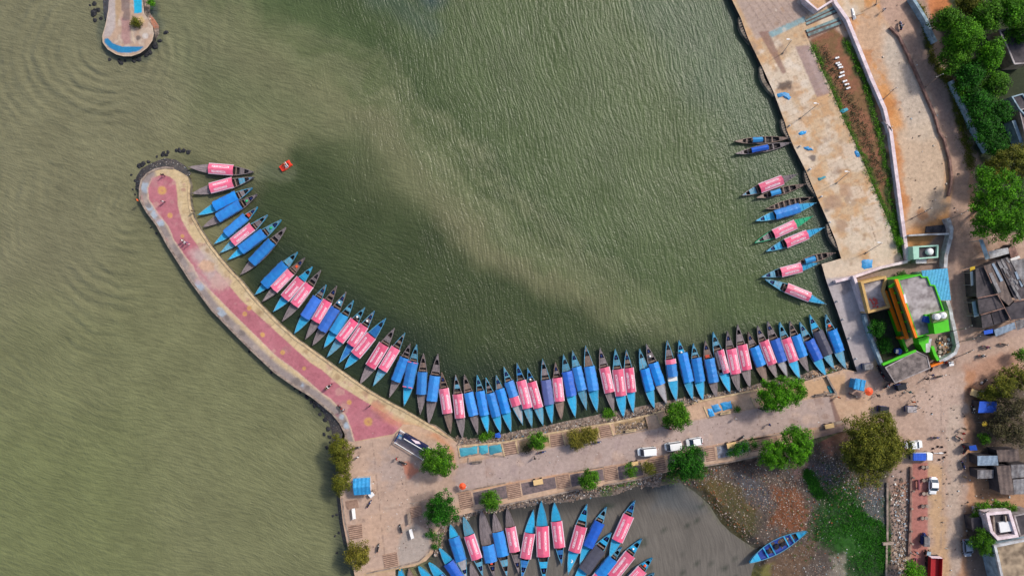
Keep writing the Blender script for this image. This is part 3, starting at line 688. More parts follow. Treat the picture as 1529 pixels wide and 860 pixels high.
def qpaint(px,py):
    p=Paint(px,py,C(200,172,140)); p.mottle(C(198,156,114),.48,.6,.7); p.mottle(C(214,198,178),.5,.64,.8,2)
    for i in range(60):
        f=random.random(); x=1130+f*200+random.uniform(-25,25); y=40+f*340+random.uniform(-20,20)
        p.blob(x,y,random.uniform(4,13),random.choice([C(194,148,104),C(216,202,184),C(158,136,120),C(222,210,196),C(190,154,120)]),.5,1)
    p.poly(KL(cQ1,[(80,0),(520,0),(600,70),(300,215),(210,260),(150,140)]),C(176,156,146),3,.9,.3)
    for i in range(9): p.line(KL(cQ1,[(120+i*48,-40),(300+i*48-(0 if i<4 else 20),230-i*18)]),C(140,120,112),.7,.6,.1)
    p.poly(KL(cQ1,[(225,205),(290,200),(405,465),(380,480)]),C(140,108,98),1.2,.8,.2)
    p.poly(KL(cQ1,[(460,300),(550,290),(690,600),(600,625)]),C(150,124,122),1.6,.8,.2)
    p.poly(KL(cQ1,[(520,320),(560,320),(680,590),(640,610)]),C(176,156,150),1.6,.6,.2)
    p.poly(KL(cQ1,[(290,210),(520,105),(530,140),(310,245)]),C(130,168,176),1,.85,.1)
    p.poly(KL(cQ1,[(350,530),(440,520),(430,575),(350,580)]),C(84,70,66),2,.85,.7)
    p.blob(*cQ3(225,200),5,C(90,80,82),.8,.8); p.blob(*cQ3(300,480),4,C(90,90,92),.7,.8)
    for x,y in ((430,150),(350,230),(520,560),(580,620),(460,380),(540,480)): 
        a=cQ3(x,y); p.poly([(a[0]-14,a[1]-6),(a[0]+8,a[1]-9),(a[0]+15,a[1]+8),(a[0]-8,a[1]+12)],C(214,196,176),1.5,.7,.4)
    for x,y in ((400,370),(380,560),(310,440),(350,430)):
        a=cQ3(x,y); p.poly([(a[0]-9,a[1]-8),(a[0]+6,a[1]-9),(a[0]+12,a[1]+10),(a[0]-6,a[1]+10)],C(172,142,120),2,.7,.6)
    p.line(KL(cQ3,[(540,560),(565,640)]),C(120,96,80),.5,.7,.1); p.line(KL(cQ3,[(430,330),(470,330),(500,400)]),C(150,120,100),.4,.6,.1)
    for i in range(46):
        f=i/46; x=1100+f*160; y=20+f*345; p.line([(x,y),(x+95,y-48)],C(160,136,114),.35,.5,.03)
    for i in range(3): p.line([(1128+i*26,10),(1262+i*26,300),(1290+i*20,385)],C(160,136,114),.35,.5,.03)
    for i in range(160): p.blob(random.uniform(1100,1345),random.uniform(0,405),random.uniform(1,4),random.choice([C(150,122,100),C(226,212,196),C(176,140,108)]),.5,1)
    # walkway by the boats: smoother grey
    p.poly(KL(cM,[(10,500),(190,480),(285,740),(340,870),(360,960),(230,1160),(100,860),(20,560)]),C(178,170,172),2,.95,.1)
    p.blob(1268,450,16,C(196,188,190),.6,.7); p.blob(1285,520,14,C(160,150,152),.5,.8); p.blob(1262,430,10,C(150,138,136),.6,.7)
    p.poly([(1262,552),(1320,552),(1320,585),(1262,600)],C(178,150,138),5,.9,.5)
    return p
qy=painted_sheet('quay',quay_poly,0.006,1.8,qpaint,M['paving']); tag(qy,kind='structure')
tag(skirt('quay_wall',quay_poly,.002,-3,M['darkwall']),kind='structure')
def ipaint(px,py):
    p=Paint(px,py,C(188,160,138)); p.mottle(C(160,140,130),.45,.6,.6); p.mottle(C(208,190,170),.5,.68,.6)
    p.poly(KL(cA,[(255,-200),(340,-200),(330,330),(270,430),(190,440),(230,250)]),C(182,172,170),2,.8,.3)
    p.poly(KL(cA,[(400,200),(500,240),(510,500),(440,530),(400,450)]),C(170,130,128),2,.8,.3)
    p.poly(KL(cA,[(395,-200),(500,-200),(500,240),(415,235),(430,150),(395,120)]),C(112,96,98),1.5,.7,.4)
    p.poly(KL(cA,[(330,-200),(395,-200),(395,130),(350,300),(330,200)]),C(176,148,112),1.5,.7,.3)
    p.poly(KL(cA,[(535,-200),(640,-200),(640,155),(550,160)]),C(40,172,212),.4,1,0)
    p.poly(KL(cA,[(205,455),(245,450),(300,510),(400,545),(560,545),(665,548),(600,600),(480,622),(360,615),(260,560),(205,500)]),C(45,130,178),.5,1,.03)
    p.poly(KL(cA,[(520,180),(560,200),(620,300),(620,350),(540,300)]),C(82,84,44),1,.9,.3)
    p.blob(*cA(600,450),5,C(92,84,84),.8,.6); p.blob(*cA(680,420),6,C(205,200,196),.7,.6); p.blob(*cA(640,230),5,C(214,184,128),.7,.6)
    p.line(KL(cA,[(520,300),(525,400),(560,520)]),C(214,190,160),.7,.8,.2)
    p.line(island_poly[2:15],C(210,190,165),.9,.8,.05)
    return p
isl=painted_sheet('pier_head',island_poly,0.0,1.3,ipaint,M['paving']); tag(isl,kind='structure')
tag(skirt('pier_head_wall',island_poly,-.004,-3,M['darkwall']),kind='structure')
# ------------------------------------------------------------------ boats
def hw(t, W, sq):           # half width along the boat, t=0 shore tip, t=1 outer tip
    s=max(0.0,math.sin(math.pi*min(max(t,0),1)**(.93 if sq==0 else sq)))
    return W/2*s**.82
def sheer(t): return .50+.62*abs(2*t-1)**2.6
def boat_shell(L, W, name, mats, parent, sq=0, n=22):
    b=MB(); rings=[]
    for i in range(n+1):
        t=i/n; x=-L/2+L*t; w=max(hw(t,W,sq),.035); g=sheer(t); kz=-.3+.75*abs(2*t-1)**6; ri=max(w-.13,.01)
        rings.append([(x,0,kz),(x,-w*.62,kz+.06),(x,-w*.93,g*.45),(x,-w,g),(x,-ri,g),(x,-ri*.9,g*.5),(x,-ri*.55,min(.08+kz*.3+.1,g-.15)),(x,ri*.55,min(.08+kz*.3+.1,g-.15)),(x,ri*.9,g*.5),(x,ri,g),(x,w,g),(x,w*.93,g*.45),(x,w*.62,kz+.06)])
    k=13; vs=[v for r in rings for v in r]; fs=[];ms=[]
    for i in range(n):
        for j in range(k):
            fs.append((i*k+j,(i+1)*k+j,(i+1)*k+(j+1)%k,i*k+(j+1)%k)); ms.append(1 if j in (3,9) else (2 if 4<=j<=8 else 0))
    b.v=vs; b.f=fs; b.m=ms
    # stem heads
    b.box((-L/2+.05,0,sheer(0)+.02),(.28,.10,.30),m=1); b.box((L/2-.05,0,sheer(1)+.02),(.26,.10,.26),m=1)
    return b.build(name,mats,parent)
def deck(L, W, t0, t1, mat, parent, sq=0, drop=.03, name='deck'):
    b=MB(); n=max(2,int((t1-t0)*22)); vs=[]
    for i in range(n+1):
        t=t0+(t1-t0)*i/n; w=max(hw(t,W,sq)-.07,.02); z=sheer(t)-drop
        vs+=[(-L/2+L*t,-w,z),(-L/2+L*t,0,z+.06*min(1,w)),(-L/2+L*t,w,z)]
    fs=[]
    for i in range(n):
        for j in range(2): fs.append((i*3+j,(i+1)*3+j,(i+1)*3+j+1,i*3+j+1))
    m=len(vs); vs+=[(v[0],v[1],v[2]-.06) for v in vs]
    fs+=[tuple(reversed([q+m for q in f])) for f in list(fs)]
    fs+=[(0,1,1+m,m),(1,2,2+m,1+m)]; e=n*3; fs+=[(e+1,e,e+m,e+1+m),(e+2,e+1,e+1+m,e+2+m)]
    b.add(vs,fs)
    # cleats and cross battens so that the deck is not one clean sheet
    for i in range(random.choice((1,2,2,3))):
        t=t0+(t1-t0)*random.uniform(.15,.9); w=hw(t,W,sq)-.1
        if w>.12: b.box((-L/2+L*t,0,sheer(t)+.035),(.09,w*1.9,.05))
    return b.build(name,mat,parent)
_let={}
def lettering(Lc, Wc, zf, parent, seed, flip):
    """two printed lines of blocky, unreadable white characters on the cloth"""
    key=(round(Lc,1),round(Wc,1),seed%3,flip)
    b=MB(); r=random.Random(seed%3)
    for row,(yc,hh) in enumerate(((.24,.38),(-.26,.34))):
        yc*=Wc*.92; x=-Lc*.36 if not flip else -Lc*.36; end=Lc*.30
        if row: end=Lc*.22
        x+=r.uniform(0,.15)
        while x<end:
            w=r.uniform(.13,.26); h=hh*r.uniform(.8,1.15)
            y0=yc-h/2
            kind=r.randrange(4)
            rects=[]
            if kind==0: rects=[(x,y0,w,h)]
            elif kind==1: rects=[(x,y0,.07,h),(x,y0+h-.08,w,.08),(x,y0,w,.08)]
            elif kind==2: rects=[(x,y0,.08,h),(x+w-.08,y0,.08,h),(x,y0+h*.4,w,.1)]
            else: rects=[(x,y0,w,.09),(x,y0+h-.09,w,.09),(x+w*.3,y0,w*.4,h)]
            for a,c,d,e in rects:
                zz=[zf(c)+.012,zf(c+e)+.012]
                b.add([(a,c,zz[0]),(a+d,c,zz[0]),(a+d,c+e,zz[1]),(a,c+e,zz[1])],[(0,1,2,3)])
            x+=w+.05
        ul=yc-.26
        b.add([(-Lc*.30,ul,zf(ul)+.012),(Lc*.22,ul,zf(ul)+.012),(Lc*.22,ul+.05,zf(ul+.05)+.012),(-Lc*.30,ul+.05,zf(ul+.05)+.012)],[(0,1,2,3)])
    return b.build('lettering',M['letter'],parent)
def canopy(L, W, c0, c1, kind, parent, seed, wid=None, name='canopy'):
    r=random.Random(seed); Lc=(c1-c0)*L; xc=-L/2+L*(c0+c1)/2; Wc=wid or W*.98
    rise=.42; z0=1.28+r.uniform(-.05,.1)
    sag=[r.uniform(-.03,.03) for _ in range(40)]
    zf=lambda y: z0+rise*(1-(abs(y)/(Wc/2))**1.25)
    b=MB(); nx=max(4,int(Lc/.55)); ys=[-1,-.82,-.5,-.18,0,.18,.5,.82,1]; vs=[]
    for i in range(nx+1):
        x=-Lc/2+Lc*i/nx; d=(.03 if i%2 else 0)+sag[i%40]*.6
        for j,u in enumerate(ys):
            ed=r.uniform(-.035,.035) if abs(u)==1 and kind!='pink' else 0
            vs.append((x+(r.uniform(-.05,.05) if i in(0,nx) and kind!='pink' else 0),u*Wc/2+ed,zf(u*Wc/2)-d*(1-abs(u))-(.0 if abs(u)<1 else .08)))
    k=len(ys); fs=[(i*k+j,(i+1)*k+j,(i+1)*k+j+1,i*k+j+1) for i in range(nx) for j in range(k-1)]
    m=len(vs); vs2=[(v[0],v[1],v[2]-.05) for v in vs]; b.add(vs,fs); b.add(vs2,[tuple(reversed(f)) for f in fs])
    rim=[j for j in range(k-1)]
    b.f+=[(j,j+1,j+1+m,j+m) for j in rim]+[(nx*k+j+1,nx*k+j,nx*k+j+m,nx*k+j+1+m) for j in rim]
    b.f+=[((i+1)*k,i*k,i*k+m,(i+1)*k+m) for i in range(nx)]+[(i*k+k-1,(i+1)*k+k-1,(i+1)*k+k-1+m,i*k+k-1+m) for i in range(nx)]
    b.m+= [0]*(len(b.f)-len(b.m))
    base='pink' if kind in('pink','torn') else kind
    o=b.build(name,CM[base],parent,smooth=False); o.location=(xc,0,0)
    if base=='pink':
        for s in (-1,1):
            e=MB(); e.add([(-Lc/2-.02,s*(Wc/2-.16),zf(Wc/2-.16)+.014),(Lc/2+.02,s*(Wc/2-.16),zf(Wc/2-.16)+.014),(Lc/2+.02,s*(Wc/2+.02),zf(Wc/2)-.02),(-Lc/2-.02,s*(Wc/2+.02),zf(Wc/2)-.02)],[(0,1,2,3) if s>0 else (3,2,1,0)])
            e.build('edge_trim',M['trim'],o)
        if Lc>2.6: lettering(Lc,Wc,zf,o,seed,False)
    return o,z0,Wc,xc,Lc
def canopy_frame(z0, Wc, xc, Lc, W, parent):
    b=MB()
    for i in range(4):
        x=xc-Lc/2+.12+(Lc-.24)*i/3
        for s in (-1,1): b.tube((x,s*Wc*.42,.3),(x,s*Wc*.45,z0+.02),.035,n=5)
        b.tube((x,-Wc*.45,z0),(x,Wc*.45,z0),.03,n=5)
    for s in (-1,1): b.tube((xc-Lc/2,s*Wc*.46,z0),(xc+Lc/2,s*Wc*.46,z0),.03,n=5)
    return b.build('canopy_frame',M['bark'],parent)
def engine(x, z, parent, cover='darkblue'):
    b=MB(); b.box((x,0,z+.18),(.62,.42,.36),m=0,taper=.85); b.tube((x-.3,0,z+.3),(x-.3,0,z+.62),.05,n=6,m=1); b.box((x+.36,0,z+.12),(.2,.26,.24),m=1)
    b.tube((x+.4,.05,z+.2),(x+1.0,.12,z+.34),.035,n=6,m=1)
    return b.build('engine',[M[cover],M['darkgrey']],parent,bevel=.03)
M['darkblue']=plain('dark_blue_engine_cover',C(28,48,110),.5,.2,3); M['darkcover']=plain('dark_engine_cover',C(34,34,42),.5,.2,3)

boat_no=0
def boat(A, B, W, fore, aft, kind, c0, c1, label, group, extra='', zt=-.35):
    """A: shore tip, B: outer (engine) tip in photo pixels"""
    global boat_no; boat_no+=1; seed=boat_no; random.seed(seed*13+5)
    W*=1.08; a=P(A[0],A[1],zt); b=P(B[0],B[1],zt); mid=(a+b)/2; L=(b-a).length; rz=math.atan2((b-a).y,(b-a).x)
    t=thing('boat',label,'boat',(mid.x,mid.y,WZ),rz,group)
    t.rotation_euler.x=random.uniform(-.02,.02)
    sq=random.uniform(.88,1.0)
    hull={'grey':'grey','brown':'brown'}.get(fore,fore)
    rim={'cyan':'teal','white':'grey','grey':'grey','brown':'brown','blue':'teal','teal':'teal','green':'green'}[fore if fore!='white' else aft]
    openboat='o' in extra
    hold=M['holdblue'] if 'B' in extra else M['hold']
    boat_shell(L,W,'hull',[HM[hull],HM[rim],hold],t,sq)
    if not openboat:
        deck(L,W,.02,c0+.015,HM[fore],t,sq,name='foredeck')
        h=random.choice((.05,.065,.08)) if 'n' not in extra else .0
        e0=min(c1+h,.84)
        deck(L,W,e0,.845,HM[aft],t,sq,name='afterdeck')
        deck(L,W,.915,.985,HM[aft],t,sq,name='stern_deck')
        if random.random()<.8 or 'e' in extra: engine(-L/2+L*.878,.32,t,random.choice(['darkblue','darkblue','darkcover']))
        b2=MB(); b2.box((-L/2+L*(c1+.018),0,.42),(.26,hw(.5,W,sq)*1.6,.05)); b2.build('thwart',HM['brown'],t)
    else:
        deck(L,W,.02,.18 if 'r' not in extra else .07,HM[fore],t,sq,name='foredeck'); deck(L,W,.84 if 'r' not in extra else .93,.985,HM[aft],t,sq,name='afterdeck')
        for q in ((.24,.34,.46,.58,.70,.8) if 'r' in extra else (.3,.42,.66,.76)):
            bb=MB(); bb.box((-L/2+L*q,0,sheer(q)-.06),(.24,hw(q,W,sq)*2-.12,.06)); bb.build('thwart',HM[aft],t)
    if kind:
        if kind=='bluepink':
            sp=c0+(c1-c0)*.36
            o,z0,Wc,xc,Lc=canopy(L,W,c0,sp,'pink',t,seed); canopy(L,W,sp+.003,c1,'azure',t,seed)
            xc=-L/2+L*(c0+c1)/2; Lc=(c1-c0)*L
        elif kind=='pinkblue':
            sp=c1-(c1-c0)*.27
            o,z0,Wc,xc,Lc=canopy(L,W,c0,sp-.003,'azure',t,seed); canopy(L,W,sp,c1,'pink',t,seed)
            xc=-L/2+L*(c0+c1)/2; Lc=(c1-c0)*L
        elif kind=='torn':
            o,z0,Wc,xc,Lc=canopy(L,W,c0,c1,'pink',t,seed,W*.62); o.location.y=-.38 if 'm' not in extra else .38
            canopy_frame(z0,W*.95,xc,Lc,W,t)
            b3=MB(); b3.box((xc+.4,.62,z0-.15),(Lc*.75,.55,.05)); b3.build('dark_cloth',CM['dark'],t)
        else: o,z0,Wc,xc,Lc=canopy(L,W,c0,c1,kind,t,seed,W*(.72 if openboat else .98))
        if kind!='torn': canopy_frame(z0,Wc,xc,Lc,W,t)
        if 'p' in extra:
            for s in (-1,1):
                e=MB(); e.box((xc+s*(Lc/2-.1),0,z0+.33),(.16,Wc*.9,.05)); e.build('pink_end_band',CM['pink'],t)
    if 'w' in extra:
        e=MB(); e.ball((-L/2+L*.80,.1,sheer(.8)+.2),.26,nu=10,nv=6); e.build('white_bundle',M['white'],t,smooth=True)
    if 'G' in extra:
        e=MB(); e.ball((-L/2+L*.80,.0,sheer(.8)+.15),.30,1.2,.8,.6,jit=.1); e.build('green_bundle',plain('green_cloth',C(40,190,120),.7,.1,2),t,smooth=True)
    if 'O' in extra:
        e=MB(); e.box((-L/2+L*.80,.0,sheer(.8)+.1),(.5,.5,.25)); e.build('orange_crate',M['orangebright'],t,bevel=.03)
    if 'R' in extra:
        e=MB(); e.box((-L/2+L*(c1+.04),.1,.55),(.6,.9,.2)); e.build('red_crate',plain('brick_red_crate',C(200,80,60),.6,.1,2),t,bevel=.03)
    if 'W' in extra:
        e=MB(); e.box((-L/2+L*(c0-.045),.0,sheer(c0)+.05),(.9,hw(c0,W,sq)*1.7,.08)); e.build('white_board',M['white'],t)
    if 'C' in extra:   # white crescent mark on the plain deck
        e=MB(); z=sheer(.17)+.06; pts=[]
        for i in range(9): an=R(200)+R(170)*i/8; pts.append((.38*math.cos(an),.38*math.sin(an)))
        for i in range(9): an=R(370)-R(170)*i/8; pts.append((.05+.26*math.cos(an),.16+.28*math.sin(an)))
        e.prism([(-L/2+L*.17+p[0],p[1]) for p in pts],z-.03,z); e.build('white_mark',M['white'],t)
    if 'Y' in extra:
        e=MB(); e.box((-L/2+.35,0,sheer(.03)+.05),(.7,.22,.12),taper=.7); e.build('yellow_bow_cap',M['yellow'],t)
    return t

ORD=['','first','second','third','fourth','fifth','sixth','seventh','eighth','ninth','tenth','eleventh','twelfth','thirteenth','fourteenth','fifteenth','sixteenth','seventeenth','eighteenth','nineteenth','twentieth']
HN={'cyan':'sky blue','teal':'worn teal','blue':'blue','grey':'grey wooden','brown':'brown wooden','white':'pale decked','green':'green'}
KN={'pink':'pink lettered canopy','azure':'azure canopy','royal':'royal blue canopy','indigo':'indigo canopy','dark':'dark grey canopy','torn':'torn pink canopy','bluepink':'blue and pink canopy','pinkblue':'blue canopy banded pink',None:'open hold','sky':'small light blue cover'}
def place_row(rows, conv, W, group, names, cut=None):
    for i,r in enumerate(rows):
        A,B,fore,aft,kind,c0,c1=r[:7]; ex=r[7] if len(r)>7 else ''; w=r[8] if len(r)>8 else W; cv=r[9] if len(r)>9 else conv
        lab='%s boat with %s, %s'%(HN[fore],KN[kind],names(i))
        boat(cv(*A),cv(*B),w,fore,aft,kind,c0,c1,lab,group,ex)
W0=2.15
rowB=[((380,163),(775,193),'grey','grey','pink',.31,.69,'',2.15,cB),((400,325),(775,225),'grey','teal','pink',.30,.67,'',2.15,cB),
 ((437,455),(765,290),'cyan','grey','azure',.30,.72,'',2.1,cB),((465,530),(795,330),'grey','grey','azure',.28,.70,'G',2.1,cB),
 ((537,630),(797,407),'cyan','brown','azure',.27,.74,'R',1.8,cB),((573,685),(858,456),'teal','grey','pink',.27,.69,'',1.9,cB),
 ((620,728),(942,486),'cyan','teal','azure',.24,.68,'G',2.1,cB),((697,818),(970,533),'grey','grey','azure',.25,.70,'',2.1,cB),
 ((88,327),(345,68),'cyan','teal','azure',.22,.72,'n',2.1,cC),((132,370),(390,102),'grey','brown','pink',.28,.68,'O',1.9,cC),
 ((200,430),(435,158),'cyan','cyan','pink',.30,.72,'n',2.1,cC),((255,488),(487,180),'grey','grey','pink',.32,.72,'',2.0,cC),
 ((328,563),(520,268),'cyan','grey','royal',.33,.74,'',2.1,cC),((397,597),(585,275),'grey','brown','pink',.33,.72,'',2.0,cC),
 ((440,636),(642,313),'grey','teal','royal',.28,.70,'w',2.1,cC),((510,650),(687,364),'cyan','teal','sky',.32,.70,'',2.0,cC),
 ((528,707),(757,406),'teal','teal','pink',.33,.74,'w',2.0,cC),((603,742),(815,428),'blue','grey','pink',.34,.72,'w',2.0,cC),
 ((635,777),(884,473),'cyan','blue','pink',.27,.66,'n',2.3,cC),((236,462),(446,123),'grey','grey','pink',.31,.71,'',2.2,cD),
 ((318,472),(510,152),'teal','brown','pink',.30,.72,'',2.0,cD),((417,542),(543,217),'grey','grey','azure',.30,.74,'',2.0,cD),
 ((507,594),(582,223),'cyan','teal','azure',.30,.72,'p',2.15,cD),((605,646),(624,278),'grey','brown','azure',.33,.70,'',2.0,cD),
 ((655,707),(712,280),'grey','grey','azure',.33,.69,'',2.2,cD)]
def nmB(i):
    n=len(rowB)
    return (ORD[i+1]+' from the breakwater head') if i<13 else (ORD[n-i]+' along the breakwater from its landward end' if n-i>1 else 'last along breakwater before two pink canopies')
place_row(rowB,cB,W0,'boats moored in a fan along the breakwater',nmB)
rowC=[((790,762),(735,393),'brown','brown','pink',.33,.74,'',2.0,cD),((862,792),(820,408),'grey','teal','pink',.32,.70,'',2.0,cD),
 ((955,767),(873,406),'grey','brown','azure',.31,.70,'',2.0,cD),((362,637),(297,288),'cyan','teal','azure',.31,.73,'',1.95,c5),
 ((440,634),(350,303),'cyan','grey','azure',.29,.72,'',1.95,c5),((503,629),(412,288),'cyan','grey','azure',.33,.76,'n',2.0,c5),
 ((575,587),(460,238),'white','teal','bluepink',.33,.75,'',2.0,c5),((632,602),(540,213),'teal','blue','pink',.30,.73,'',2.0,c5),
 ((700,592),(605,243),'teal','blue','pink',.31,.76,'w',2.0,c5),((755,582),(697,188),'cyan','grey','indigo',.30,.68,'',2.1,c5),
 ((812,555),(775,208),'brown','grey','pink',.32,.73,'',2.0,c5),((897,542),(825,160),'cyan','teal','royal',.34,.73,'n',2.15,c5),
 ((965,495),(880,138),'teal','teal','azure',.33,.73,'n',2.0,c5),((1030,507),(960,108),'cyan','brown','azure',.32,.69,'n',2.25,c5),
 ((312,552),(228,163),'grey','grey','pink',.31,.70,'',2.1,c6),((373,584),(322,170),'cyan','teal','pink',.32,.71,'',2.3,c6),
 ((432,555),(390,176),'cyan','brown','pink',.33,.72,'',2.0,c6),((560,529),(470,168),'cyan','teal','azure',.30,.67,'n',2.0,c6),
 ((638,505),(512,138),'white','grey','azure',.33,.69,'w',2.1,c6),((695,482),(640,116),'cyan','grey','pinkblue',.40,.69,'W',2.1,c6),
 ((795,475),(712,116),'cyan','cyan','azure',.30,.79,'nw',2.1,c6),((858,480),(800,136),'cyan','teal','azure',.33,.75,'',2.15,c6),
 ((942,467),(872,118),'grey','brown','azure',.28,.69,'R',2.1,c6),((1022,434),(920,66),'cyan','teal','torn',.32,.70,'',2.2,c6),
 ((258,592),(187,223),'grey','grey','pink',.30,.71,'',2.1,c7),((325,565),(250,183),'grey','grey','pink',.28,.68,'',2.1,c7),
 ((430,537),(315,228),'brown','grey','azure',.34,.71,'',2.1,c7),((493,514),(372,191),'grey','grey','pink',.28,.72,'',2.0,c7),
 ((555,502),(435,163),'white','grey','royal',.28,.68,'',2.1,c7),((630,512),(508,170),'cyan','teal','pink',.31,.72,'',2.1,c7),
 ((683,472),(570,163),'grey','brown','azure',.31,.73,'',2.0,c7),((790,495),(632,168),'cyan','teal','royal',.30,.67,'',2.1,c7),
 ((840,452),(692,123),'teal','cyan','dark',.26,.70,'',2.1,c7),((912,452),(790,123),'teal','teal','azure',.32,.72,'O',2.1,c7)]
def nmC(i):
    n=len(rowC)
    return (ORD[i+1]+' along causeway from the breakwater') if i<17 else (ORD[n-i]+' along causeway from the quay walkway')
place_row(rowC,c5,W0,'boats moored side by side along the causeway',nmC)
rowQ=[((283,52),(20,68),'brown','brown','sky',.50,.68,'o',1.45),((288,75),(25,127),'grey','grey','royal',.42,.72,'o',1.5),
 ((317,225),(55,325),'grey','teal','pink',.27,.68,'',2.0),((357,272),(125,337),'brown','brown','sky',.52,.72,'o',1.5),
 ((390,335),(170,389),'brown','brown',None,.5,.6,'or',1.5),((405,362),(122,446),'cyan','cyan','azure',.27,.68,'n',2.0),
 ((390,425),(118,550),'green','grey','pink',.30,.68,'',1.95),((445,478),(172,591),'cyan','cyan','pink',.29,.67,'',1.95),
 ((497,598),(312,650),'brown','brown','sky',.52,.78,'o',1.5),((420,647),(150,713),'cyan','teal','pink',.31,.67,'',1.95),((453,840),(167,723),'cyan','teal','pink',.27,.66,'',2.0)]
nq=['upper of the topmost quay pair','lower of the topmost quay pair','next below the topmost quay pair','tucked under a pink roof at the quay','narrow with thwarts, above the azure roofed one','between the bare rowing boat and the green boat','the only green one at the quay','just below the green boat at the quay','small, its end touching the quay corner','overlapping the small boat at the quay corner','slanting down toward the walkway, lowest at the quay']
place_row(rowQ,c8,W0,'boats nosed up to the long concrete quay',lambda i:nq[i])
rowL=[((45,770),(110,1250),'cyan','teal','azure',.3,.7,'Y',2.0,cL1),((135,785),(215,1270),'brown','grey','azure',.3,.7,'',2.0,cL1),
 ((230,765),(520,1180),'cyan','teal','azure',.3,.7,'',2.1,cL1),((333,727),(640,1130),'cyan','teal','azure',.32,.7,'',2.1,cL1),
 ((435,586),(740,1030),'cyan','teal','royal',.30,.72,'',2.25,cL1),((543,353),(705,880),'cyan','white','azure',.22,.66,'n',2.3,cL1),
 ((673,273),(868,855),'teal','teal','pink',.30,.70,'',2.2,cL1),((743,735),(880,1210),'grey','grey','royal',.3,.7,'',2.0,cL1),
 ((847,198),(978,868),'grey','grey','azure',.52,.77,'O',2.5,cL1),((975,233),(1108,862),'grey','teal','azure',.29,.67,'',2.4,cL1),
 ((1105,188),(1222,828),'grey','grey','pink',.28,.66,'',2.1,cL1),
 ((43,203),(-72,880),'cyan','blue','pink',.33,.70,'',2.2,cL2),((120,113),(150,905),'cyan','cyan','pink',.31,.69,'',2.6,cL2),
 ((248,133),(322,745),'cyan','blue','pink',.29,.71,'',2.25,cL2),((385,830),(572,148),'cyan','cyan','pink',.32,.69,'C',2.4,cL2),
 ((500,728),(765,176),'cyan','teal','royal',.30,.74,'',2.2,cL2),((795,672),(1045,113),'cyan','blue','pink',.30,.75,'',2.3,cL2),
 ((425,960),(812,430),'cyan','cyan','dark',.30,.72,'',2.6,cL2),((560,1020),(914,573),'cyan','teal','bluepink',.15,.76,'',2.3,cL2),
 ((700,1010),(1114,490),'cyan','cyan','pink',.28,.72,'w',2.4,cL2),((860,1060),(1217,680),'cyan','cyan','pink',.28,.72,'O',2.3,cL2),
 ((980,1120),(1235,828),'teal','teal','azure',.3,.7,'',2.0,cL2)]
nl=['yellow tipped, leftmost in the lagoon','bow just showing beside the yellow tipped boat','bow pointing at the plaza kerb','second bow below the curved plaza kerb','lying aslant beyond the curved plaza kerb','bow under the round tree by the lagoon','right of the round tree by the lagoon','only its bow showing at the frame edge','wide, cover near its stern and cargo forward','right of the cargo boat, bow under rubble bank','third pink roof from the lagoon left','leaning left beside the widest lagoon boat','widest in the lagoon, standing upright in the picture','short, right of the widest lagoon boat','with a white crescent on its foredeck','beside the crescent marked boat in the lagoon','nearest the muddy shore, upright and apart','the only dark roofed one in the lagoon','tied right against the dark roofed boat','third from the right at the lagoon corner','second from the right at the lagoon corner','rightmost at the bottom edge of the lagoon']
place_row(rowL,cL1,W0,'boats crowded in the small lagoon',lambda i:nl[i])
bx=boat(K(1110,780,12.29)(95,716),K(1110,780,12.29)(1148,148),2.8,'cyan','cyan',None,.2,.8,'open sky blue boat with dark blue inside, beached on the lagoon mud','',extra='oB',zt=.2)
bx.location.z=-.25
for q,d in (((-.2,.15,.62),(.9,.9,.5)),((1.2,-.1,.6),(.8,.7,.3)),((-2.2,.0,.6),(.5,.8,.4))): e=MB(); e.box(q,d); e.build('engine_box',M['darkcover'],bx,bevel=.04)

M['pedalred']=plain('red_orange_plastic',C(240,66,42),.5,.1,3)
# orange pedal boat with two riders
pb=thing('pedal_boat','small red orange pedal boat with two riders crossing the open water','boat',tuple(P(427.5,248,WZ).xy)+(WZ,),math.atan2(12,14.5)*.9)
b=MB()
for s in (-1,1): b.box((0,s*.5,.12),(2.5,.42,.45),taper=.86)
b.build('floats',M['pedalred'],pb,bevel=.08)
b=MB(); b.box((-.75,0,.42),(1.1,1.25,.16)); b.box((.95,0,.42),(.5,1.2,.14)); b.build('deck',M['pedalred'],pb,bevel=.05)
b=MB(); b.box((.1,0,.4),(.6,1.2,.1)); b.box((.38,0,.7),(.12,1.1,.5)); b.build('seat',plain('white_seat',C(225,215,215),.5,.1,3),pb,bevel=.03)
b=MB(); b.tube((-.35,0,.45),(-.5,0,.85),.03); b.tube((-.5,-.2,.85),(-.5,.2,.85),.03); b.build('tiller',M['darkgrey'],pb)
# ------------------------------------------------------------------ kerbs, steps, banks
def wp(k, pts, z=0.0): return [tuple(P(*k(x,y),z).xy) for x,y in pts]
def wpp(pts, z=0.0): return [tuple(P(x,y,z).xy) for x,y in pts]
def kerb(name, pts, w=.28, z0=-.05, z1=.13, mat='kerb'):
    b=MB(); b.strip(pts,w,z0,z1); return tag(b.build(name,M[mat]),kind='structure')
kerb('promenade_kerb',wpp([(q[0]-1.2,q[1]+.2) for q in inner_edge[2:]]),.4,-.1,.16,'cream')
kerb('promenade_outer_kerb',wpp([(q[0]+1.0,q[1]-.3) for q in outer_edge]),.4,-.1,.14,'kerb')
top_edge=[(690,665.5)]+KL(cF,[(350,354),(700,286),(1180,206),(1500,139)])+KL(cG,[(230,329),(560,246),(900,180)])
kerb('causeway_kerb',wpp([(x,y+.6) for x,y in top_edge]),.3,-.1,.15,'cream')
low_edge=KL(cF,[(150,868),(350,828),(700,758),(930,708)]); kerb('lower_kerb',wpp(low_edge),.3,-.1,.15)
